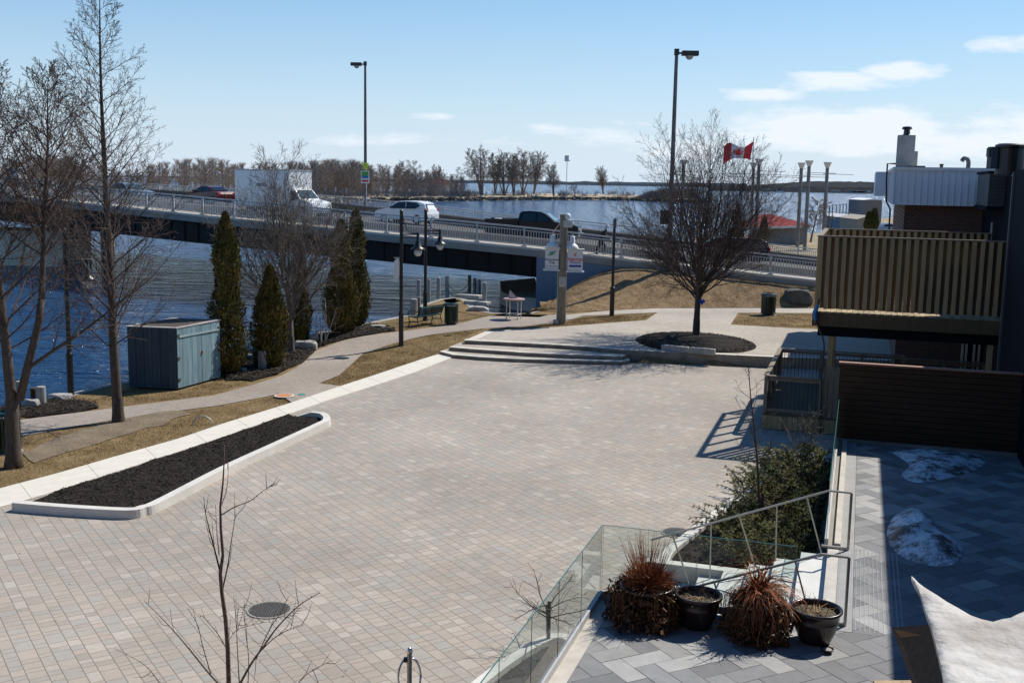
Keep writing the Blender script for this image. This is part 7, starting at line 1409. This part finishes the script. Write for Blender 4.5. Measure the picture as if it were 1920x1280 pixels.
# far shores and wooded hills
def hillband(px0, px1, ywl, ytop, name, seed, n=220, mt=M_landhill, beach=0):
    m = MB(); R = random.Random(seed); A0, B0, C0 = [], [], []
    for k in range(n):
        x = px0+(px1-px0)*k/(n-1); yw = ywl(x); g = G(x, yw, ZW); d = Vector((g.x, g.y, 0)).normalized(); yt = ytop(x)+1.4*noise.noise((x*.035, seed, 0))+1.1*noise.noise((x*.16, seed, 3))+.7*noise.noise((x*.7, seed, 7)); zt = A(x, yt, g.y+200).z; A0.append(g-Vector((0, 0, 1))); B0.append(g+d*15+Vector((0, 0, beach+2+.35*zt))); C0.append(A(x, yt, g.y+200))
    m.ruled(A0, B0); m.ruled(B0, C0, 4); D0 = [p+Vector((p.x, p.y, 0)).normalized()*400-Vector((0, 0, 30)) for p in C0]; m.ruled(C0, D0); return struct(m, name, mt)
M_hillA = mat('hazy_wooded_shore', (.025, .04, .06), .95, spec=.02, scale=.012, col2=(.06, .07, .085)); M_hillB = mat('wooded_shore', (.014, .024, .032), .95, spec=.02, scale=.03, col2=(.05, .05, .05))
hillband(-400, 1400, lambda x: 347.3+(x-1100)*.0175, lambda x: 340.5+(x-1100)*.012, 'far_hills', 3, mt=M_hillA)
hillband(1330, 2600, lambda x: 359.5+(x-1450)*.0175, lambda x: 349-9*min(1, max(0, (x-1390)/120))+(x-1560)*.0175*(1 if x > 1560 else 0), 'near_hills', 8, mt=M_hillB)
m = MB(); R = random.Random(2)
for k in range(26): x = R.uniform(1090, 1660); y = 345.5+(x-1100)*.0175 if x < 1400 else 358+(x-1450)*.025-R.uniform(1, 4); p = A(x, y, 2900 if x < 1400 else 1330); w = R.uniform(5, 14); m.box(p, (w, 8, R.uniform(1, 2.6)))
tag(m.build('far_shore_houses', mat('far_houses', (.45, .40, .36), .8, island=.3)), 'tiny pale houses strung along the far shore', 'houses', kind='stuff')

# ================================================================== THE PARK BEYOND THE ROAD
ZP = .8
pk = [Vector((14, 88)), G(1300, 447, ZP).xy, G(1400, 440, ZP).xy, G(1480, 441, ZP).xy, G(1545, 436, ZP).xy, G(1568, 430, ZP).xy, G(1600, 424, ZP).xy, G(1640, 412, ZP).xy, G(1700, 404, ZP).xy, Vector((150, 240)), Vector((150, 60)), Vector((24, 60))]
m = MB(); m.prism([tuple(p) for p in pk], -2, ZP); M_park = mat('park_lawn', (.20, .15, .08), .95, scale=.3, col2=(.34, .27, .16)); struct(m, 'park_ground', M_park)
t = thing('pavilion', A(1462, 447, 118), 'grey block pavilion with a bright red hipped roof beyond the road', 'pavilion'); bz = t.location.z; sc = 118/2050; wv = 118*sc/2*1.0; zr = A(1462, 426, 118).z-bz; zk = A(1440, 402, 118).z-bz
m = MB(); m.box((0, 1.6, zr/2-.6), (5.4, 3.2, zr+1.2)); local_part(m, 'wall', mat('pavilion_block', (.23, .225, .22), .9, var=.15, scale=2), t); m = MB(); m.add([(-4.4, -.8, zr-.12), (3.3, -.8, zr+.25), (3.3, 4.2, zr+.25), (-4.4, 4.2, zr-.12), (-1.6, 1.6, zk), (-.6, 1.6, zk)], [(0, 1, 5, 4), (1, 2, 5), (2, 3, 4, 5), (3, 0, 4), (3, 2, 1, 0)]); local_part(m, 'roof', M_redroof, t, fix=True); m = MB(); m.bar((-4.4, -.84, zr-.18), (3.3, -.84, zr+.19), .06, .22); local_part(m, 'fascia', M_white, t); m = MB(); m.box((-2.0, -.03, zr/2-.1), (.9, .06, zr-.5)); local_part(m, 'doorway', M_black, t)
def column(px, pt, pb, Y, label, arms=True, h2=None):
    b = A(px, pb, Y); H = A(px, pt, Y).z-b.z; t = thing('park_column', b, label, 'column', 'tall columns with flared white tops in the park'); m = MB(); m.lathe((0, 0, -1.5), [(.19, 0), (.165, H+1.5-.45)], 12); local_part(m, 'shaft', mat('grey_column', (.20, .20, .205), .8, var=.2, scale=1) if 'grey_column' not in MATS else MATS['grey_column'], t); m = MB(); m.lathe((0, 0, H-.75), [(.17, .20), (.20, .25), (.42, .75), (.3, .72)], 14, cap=False); m.lathe((0, 0, H-.04), [(.40, 0), (0, .02)], 14, cap=False); local_part(m, 'flared_top', M_white, t)
    if arms:
        for k, z in enumerate((H-1.15, H-1.45, H*.40)): m = MB(); dx_ = 1.3 if k % 2 == 0 else -1.1; m.bar((dx_-1.7, 0, z), (dx_+1.4, .2, z-.05), .05, .05); local_part(m, 'cross_arm', mat('tan_arm', (.42, .38, .30), .7) if 'tan_arm' not in MATS else MATS['tan_arm'], t)
    return t
column(1495, 305, 455, 112, 'left of the three columns standing close together right of the pavilion'); column(1509, 301, 458, 108, 'middle and tallest of the three close columns right of the pavilion'); column(1543, 304, 458, 110, 'right of the three close columns, nearest the wooden balcony')
column(1416, 298, 458, 109, 'column just right of the flag pole behind the big bare tree'); column(1406, 305, 455, 114, 'column directly at the flag pole behind the big bare tree'); column(1276, 300, 455, 112, 'column seen through the left of the big bare tree crown')
# flag
fb2 = A(1404, 452, 106); H = A(1407, 258, 106).z-fb2.z; t = thing('flagpole', fb2, 'thin flag pole behind the right side of the big bare tree', 'flag pole'); m = MB(); m.lathe((0, 0, -1), [(.06, 0), (.04, H+1), (0, H+1.05)], 8); local_part(m, 'pole', M_galv, t)
def flagpt(s_, v): # s along fly to the left, v down
    x = -.02-3.0*s_; wave = .45*math.sin(s_*8.5+.5+v*.8)*s_**.5; pin = 1-.42*math.sin(math.pi*min(1, s_*1.25)); return Vector((x*.93-.25*v*(1-s_), wave, H-.35-(.875+(v-.5)*1.75*pin)-.45*s_-.28*math.sin(s_*6.5)*s_))
ft_ = thing('flag', (fb2.x, fb2.y-.08, fb2.z), 'red and white maple leaf flag flying to the left from its pole', 'flag')
for s0_, s1_, mt, nme in ((0, .27, M_redflag, 'red_band'), (.27, .72, M_whiteflag, 'white_field'), (.72, 1.0, M_redflag, 'red_band')):
    m = MB(); a = [flagpt(s0_+(s1_-s0_)*k/10, 0) for k in range(11)]; b = [flagpt(s0_+(s1_-s0_)*k/10, 1) for k in range(11)]; m.ruled(a, b, 6); m.ruled([p+Vector((0, .02, 0)) for p in a], [p+Vector((0, .02, 0)) for p in b], 6); local_part(m, nme, mt, ft_)
leaf = [(0, .42), (.08, .27), (.18, .32), (.14, .12), (.25, .20), (.28, .13), (.42, .14), (.36, .02), (.42, -.03), (.20, -.18), (.23, -.25), (.02, -.22), (.02, -.42), (-.02, -.42), (-.02, -.22), (-.23, -.25), (-.20, -.18), (-.42, -.03), (-.36, .02), (-.42, .14), (-.28, .13), (-.25, .20), (-.14, .12), (-.18, .32), (-.08, .27)]
m = MB(); pts = [flagpt(.495+x*.38, .5-y*1.0)+Vector((0, -.025, 0)) for x, y in leaf]; cpt = flagpt(.495, .5)+Vector((0, -.03, 0)); m.add([cpt]+pts, [(0, 1+k, 1+(k+1) % len(pts)) for k in range(len(pts))]); local_part(m, 'maple_leaf', M_redflag, ft_)
# small things farther right
put_far(4, 1520, 452, 372, 'small bare tree between the park columns', z=ZP, group=None, depth=108).name = 'bare_tree'
for k in range(11):
    x = 1553+[0, 6, 13, 20, 26, 32, 37, 42, 46.5, 51, 55][k]; Yk = 150+k*16; yt = 387-k*.9; b = A(x, 430-k*2.2, Yk); b.z = max(-.5, b.z); h = A(x, yt, Yk).z-b.z; lb_ = ['first and nearest of the row of harbour lamp posts', 'second of the row of harbour lamp posts', 'third of the row of harbour lamp posts', 'fourth of the row of harbour lamp posts', 'fifth of the row of harbour lamp posts', 'sixth, the middle one of the harbour lamp posts', 'seventh of the row of harbour lamp posts', 'eighth of the row of harbour lamp posts', 'ninth of the row of harbour lamp posts', 'tenth, last but one of the harbour lamp posts', 'last and farthest of the row of harbour lamp posts']; m = MB(); m.tube([(0, 0, -1.5), (0, 0, h)], .07, 6); t = thing('harbour_lamp', b, lb_[k], 'lamp post', 'row of harbour lamp posts'); local_part(m, 'pole', M_black, t); m = MB(); m.lathe((0, 0, h), [(0, -.12), (.22, 0), (.2, .2), (0, .3)], 8, cap=False); local_part(m, 'globe', M_white, t)
def hut(px0, px1, pyb, pye, pyr, Y, label, wm, rm, name='harbour_shed'):
    a, b = A(px0, pyb, Y), A(px1, pyb, Y); z0 = min(a.z, b.z)-1; ze = A(px0, pye, Y).z; zr = A((px0+px1)/2, pyr, Y).z; w = b.x-a.x; t = thing(name, ((a.x+b.x)/2, Y, z0), label, 'shed'); m = MB(); m.box((0, 4, (ze-z0)/2), (w, 8, ze-z0)); local_part(m, 'wall', wm, t); m = MB(); m.add([(-w/2-.2, -.2, ze-z0), (w/2+.2, -.2, ze-z0), (w/2+.2, 8.2, ze-z0), (-w/2-.2, 8.2, ze-z0), (0, -.2, zr-z0), (0, 8.2, zr-z0)], [(0, 4, 5, 3), (1, 2, 5, 4), (0, 1, 4), (2, 3, 5), (0, 3, 2, 1)]); local_part(m, 'roof', rm, t, fix=True)
M_hutw = mat('grey_green_shed', (.20, .24, .26), .8, var=.1, scale=1); M_hutr = mat('pale_shed_roof', (.50, .50, .50), .8, var=.08, scale=1)
hut(1572, 1605, 426, 407, 402, 165, 'low grey-green shed at the harbour with a pale gabled roof', M_hutw, M_hutr); hut(1619, 1652, 412, 375, 372, 170, 'tall brownish grey building with a white roof at the harbour', mat('taupe_wall', (.19, .17, .17), .85), M_white, 'harbour_building'); hut(1608, 1648, 427, 411, 404, 150, 'tan roofed low building in front of the tall harbour building', mat('tan_wall', (.34, .29, .22), .9), mat('tan_roof', (.36, .32, .26), .9), 'low_building')
def spire(px, yb, yt, Y, wpx, label):
    b = A(px, yb, Y); H = A(px, yt, Y).z-b.z; w = wpx*Y/2050/2; R = random.Random(int(px)); m = MB()
    for k in range(1400):
        f = R.random(); a = R.uniform(0, 6.28); rr = w*(1-f)**.8*R.uniform(.5, 1.1); p = Vector((math.cos(a)*rr, math.sin(a)*rr, f*H)); d = Vector((math.cos(a)*.5, math.sin(a)*.5, 1)).normalized(); s_ = Vector((-math.sin(a), math.cos(a), 0))*.07; m.add([p-s_, p+s_, p+d*.35], [(0, 1, 2)])
    t = thing('cedar', b, label, 'cedar', 'small pointed cedars beyond the road'); local_part(m, 'foliage', M_cedar, t); m = MB(); m.tube([(0, 0, -.3), (0, 0, H*.8)], [.1, .03], 6); local_part(m, 'trunk', M_bark, t)
spire(1628, 430, 404, 70, 14, 'left of the two small dark cedars above the balcony'); spire(1638, 430, 398, 70, 14, 'right and taller of the two small dark cedars above the balcony'); spire(1382, 446, 392, 100, 24, 'dark cedar in front of the pavilion, behind the big bare tree'); spire(1432, 448, 412, 104, 20, 'short dark cedar at the left wall of the pavilion')
pcar = A(1664, 431, 150); t = thing('sedan', (pcar.x, pcar.y, ZP), 'parked blue-white car above the balcony, beside the small cedars', 'car', None, .3); body([(2.30, .30), (2.34, .52), (2.26, .72), (1.9, .82), (1.05, .92), (.40, 1.32), (.10, 1.42), (-.5, 1.44), (-1.0, 1.36), (-1.62, 1.04), (-2.2, .98), (-2.32, .80), (-2.30, .32)], 1.78, .92, 1.44, .26, 'body', M_car_silver, t); side_panels([[(.82, .98), (.38, 1.26), (-.9, 1.30), (-1.2, .98)]], 1.78, .92, 1.44, .26, M_glass_dark, t); end_glass(1.02, .96, .42, 1.33, 1.78, .92, 1.44, .26, t, 'windscreen', M_windscreen); wheels((1.40, -1.42), 1.78, .32, t)

# ================================================================== GRASS BLADES (too many to count)
M_blade = mat('dry_blades', (.16, .105, .045), .9, scale=.9, island=.45, col2=(.36, .27, .14), spec=.1)
def blades(name, n, region, zf, h, w, label, seed, mt=M_blade):
    R = random.Random(seed); m = MB(); xs = [p[0] for p in region]; ys = [p[1] for p in region]; c = 0; tries = 0
    while c < n and tries < n*12:
        tries += 1; x, y = R.uniform(min(xs), max(xs)), R.uniform(min(ys), max(ys))
        if R.random() > .35+.9*max(0, noise.noise((x*.9, y*.9, 2))+.35) or not inside(x, y, region) or inp(x, y): continue
        c += 1; p = Vector((x, y, zf(x, y)-.01)); a = R.uniform(0, 6.283); s_ = Vector((math.cos(a), math.sin(a), 0))*w*R.uniform(.5, 1.3); d = Vector((R.gauss(0, .7), R.gauss(0, .7), R.uniform(.35, 1))).normalized()*h*R.uniform(.4, 1.3); m.add([p-s_, p+s_, p+d], [(0, 1, 2)])
    return tag(m.build(name, mt), label, 'grass', kind='stuff')
nearlawn = [p.xy for p in [T(*q) for q in [(-150, 838), (37, 818), (120, 800), (210, 789), (275, 778), (380, 766), (461, 753), (532, 740), (560, 748)]]]+[p.xy for p in reversed(curb_far[1:8])]
blades('lawn_grass', 26000, nearlawn, hgt, .055, .006, 'dry brown grass of the lawn strip between footpath and kerb band', 1)
lawn2 = [p.xy for p in [T(*q) for q in [(596, 721), (636, 704), (655, 687), (680, 663), (712, 652), (754, 641), (800, 630), (869, 621), (905, 617), (868, 638), (842, 648), (826, 660), (790, 672), (716, 697), (640, 723)]]]
blades('lawn_grass', 15000, lawn2, hgt, .06, .007, 'dry brown grass in the wedge between footpath and plaza steps', 2)
lawn3 = [p.xy for p in [T(*q) for q in [(190, 757), (150, 742), (240, 728), (330, 735), (415, 712), (470, 716), (402, 739), (300, 752), (232, 761)]]]
blades('lawn_grass', 7000, lawn3, hgt, .06, .007, 'dry grass round the foot of the blue shed', 3)
lawn4 = [p.xy for p in [T(*q) for q in [(700, 608), (748, 597), (860, 590), (930, 588), (905, 594), (858, 606), (748, 620), (716, 624)]]]
blades('lawn_grass', 6000, lawn4, hgt, .06, .008, 'dry grass round the bench by the water', 4)
up_l = [p.xy for p in P2([(1066, 603), (1095, 594), (1226, 588), (1208, 599), (1044, 612), (925, 619), (990, 612)], ZU)]; blades('lawn_grass', 9000, up_l, lambda x, y: ZU, .06, .009, 'dry grass strip between the raised plaza and the back path, left part', 5)
up_r = [p.xy for p in P2([(1388, 588), (1560, 589), (1700, 592), (1700, 620), (1560, 616), (1481, 613), (1374, 607.5)], ZU)]; blades('lawn_grass', 14000, up_r, lambda x, y: ZU, .06, .009, 'dry grass patch under the litter bin right of the big tree', 6)
R = random.Random(31); m = MB()
for k in range(42000):
    i = R.random()**1.2*109; t_ = R.random(); a = fa[int(i)].lerp(fa[int(i)+1], i % 1); b = ta[int(i)].lerp(ta[int(i)+1], i % 1); p = a.lerp(b, t_); s_ = t_*t_*(3-2*t_)*.55+t_*.45; p.z = a.z+(b.z-a.z)*s_+.10*math.sin(math.pi*t_)*(1 if b.z-a.z > .4 else .2)+.07*noise.noise((p.x*1.2, p.y*1.2, 0))*min(1, 4*t_*(1-t_)+.1)
    if R.random() > .4+.8*max(0, noise.noise((p.x*.9, p.y*.9, 6))+.35): continue
    q = R.uniform(0, 6.283); s2 = Vector((math.cos(q), math.sin(q), 0))*.010; d = Vector((R.gauss(0, .8), R.gauss(-.25, .6), R.uniform(.3, 1))).normalized()*R.uniform(.05, .13); m.add([p-s2, p+s2, p+d], [(0, 1, 2)])
tag(m.build('embankment_grass', M_blade), 'long matted dry grass covering the bridge embankment', 'grass', kind='stuff')

R = random.Random(77); m = MB()
for k in range(420):
    x, y = R.uniform(-16, 9), R.uniform(9, 42)
    if not inside(x, y, plaza_poly) or (uvof(Vector((x, y, 0)))[1] > -3.4 and uvof(Vector((x, y, 0)))[0] < 29): continue
    a = R.uniform(0, 6.28); d = Vector((math.cos(a), math.sin(a), 0))*R.uniform(.008, .035); e = Vector((-math.sin(a), math.cos(a), .3))*R.uniform(.006, .018); p = Vector((x, y, .010)); m.add([p-d, p-e, p+d, p+e], [(0, 1, 2, 3)])
tag(m.build('plaza_litter', mat('litter_specks', (.10, .07, .045), .9, island=.6, scale=.5, col2=(.62, .60, .55))), 'scattered leaf bits and pale grit on the plaza pavers', 'litter', kind='stuff')
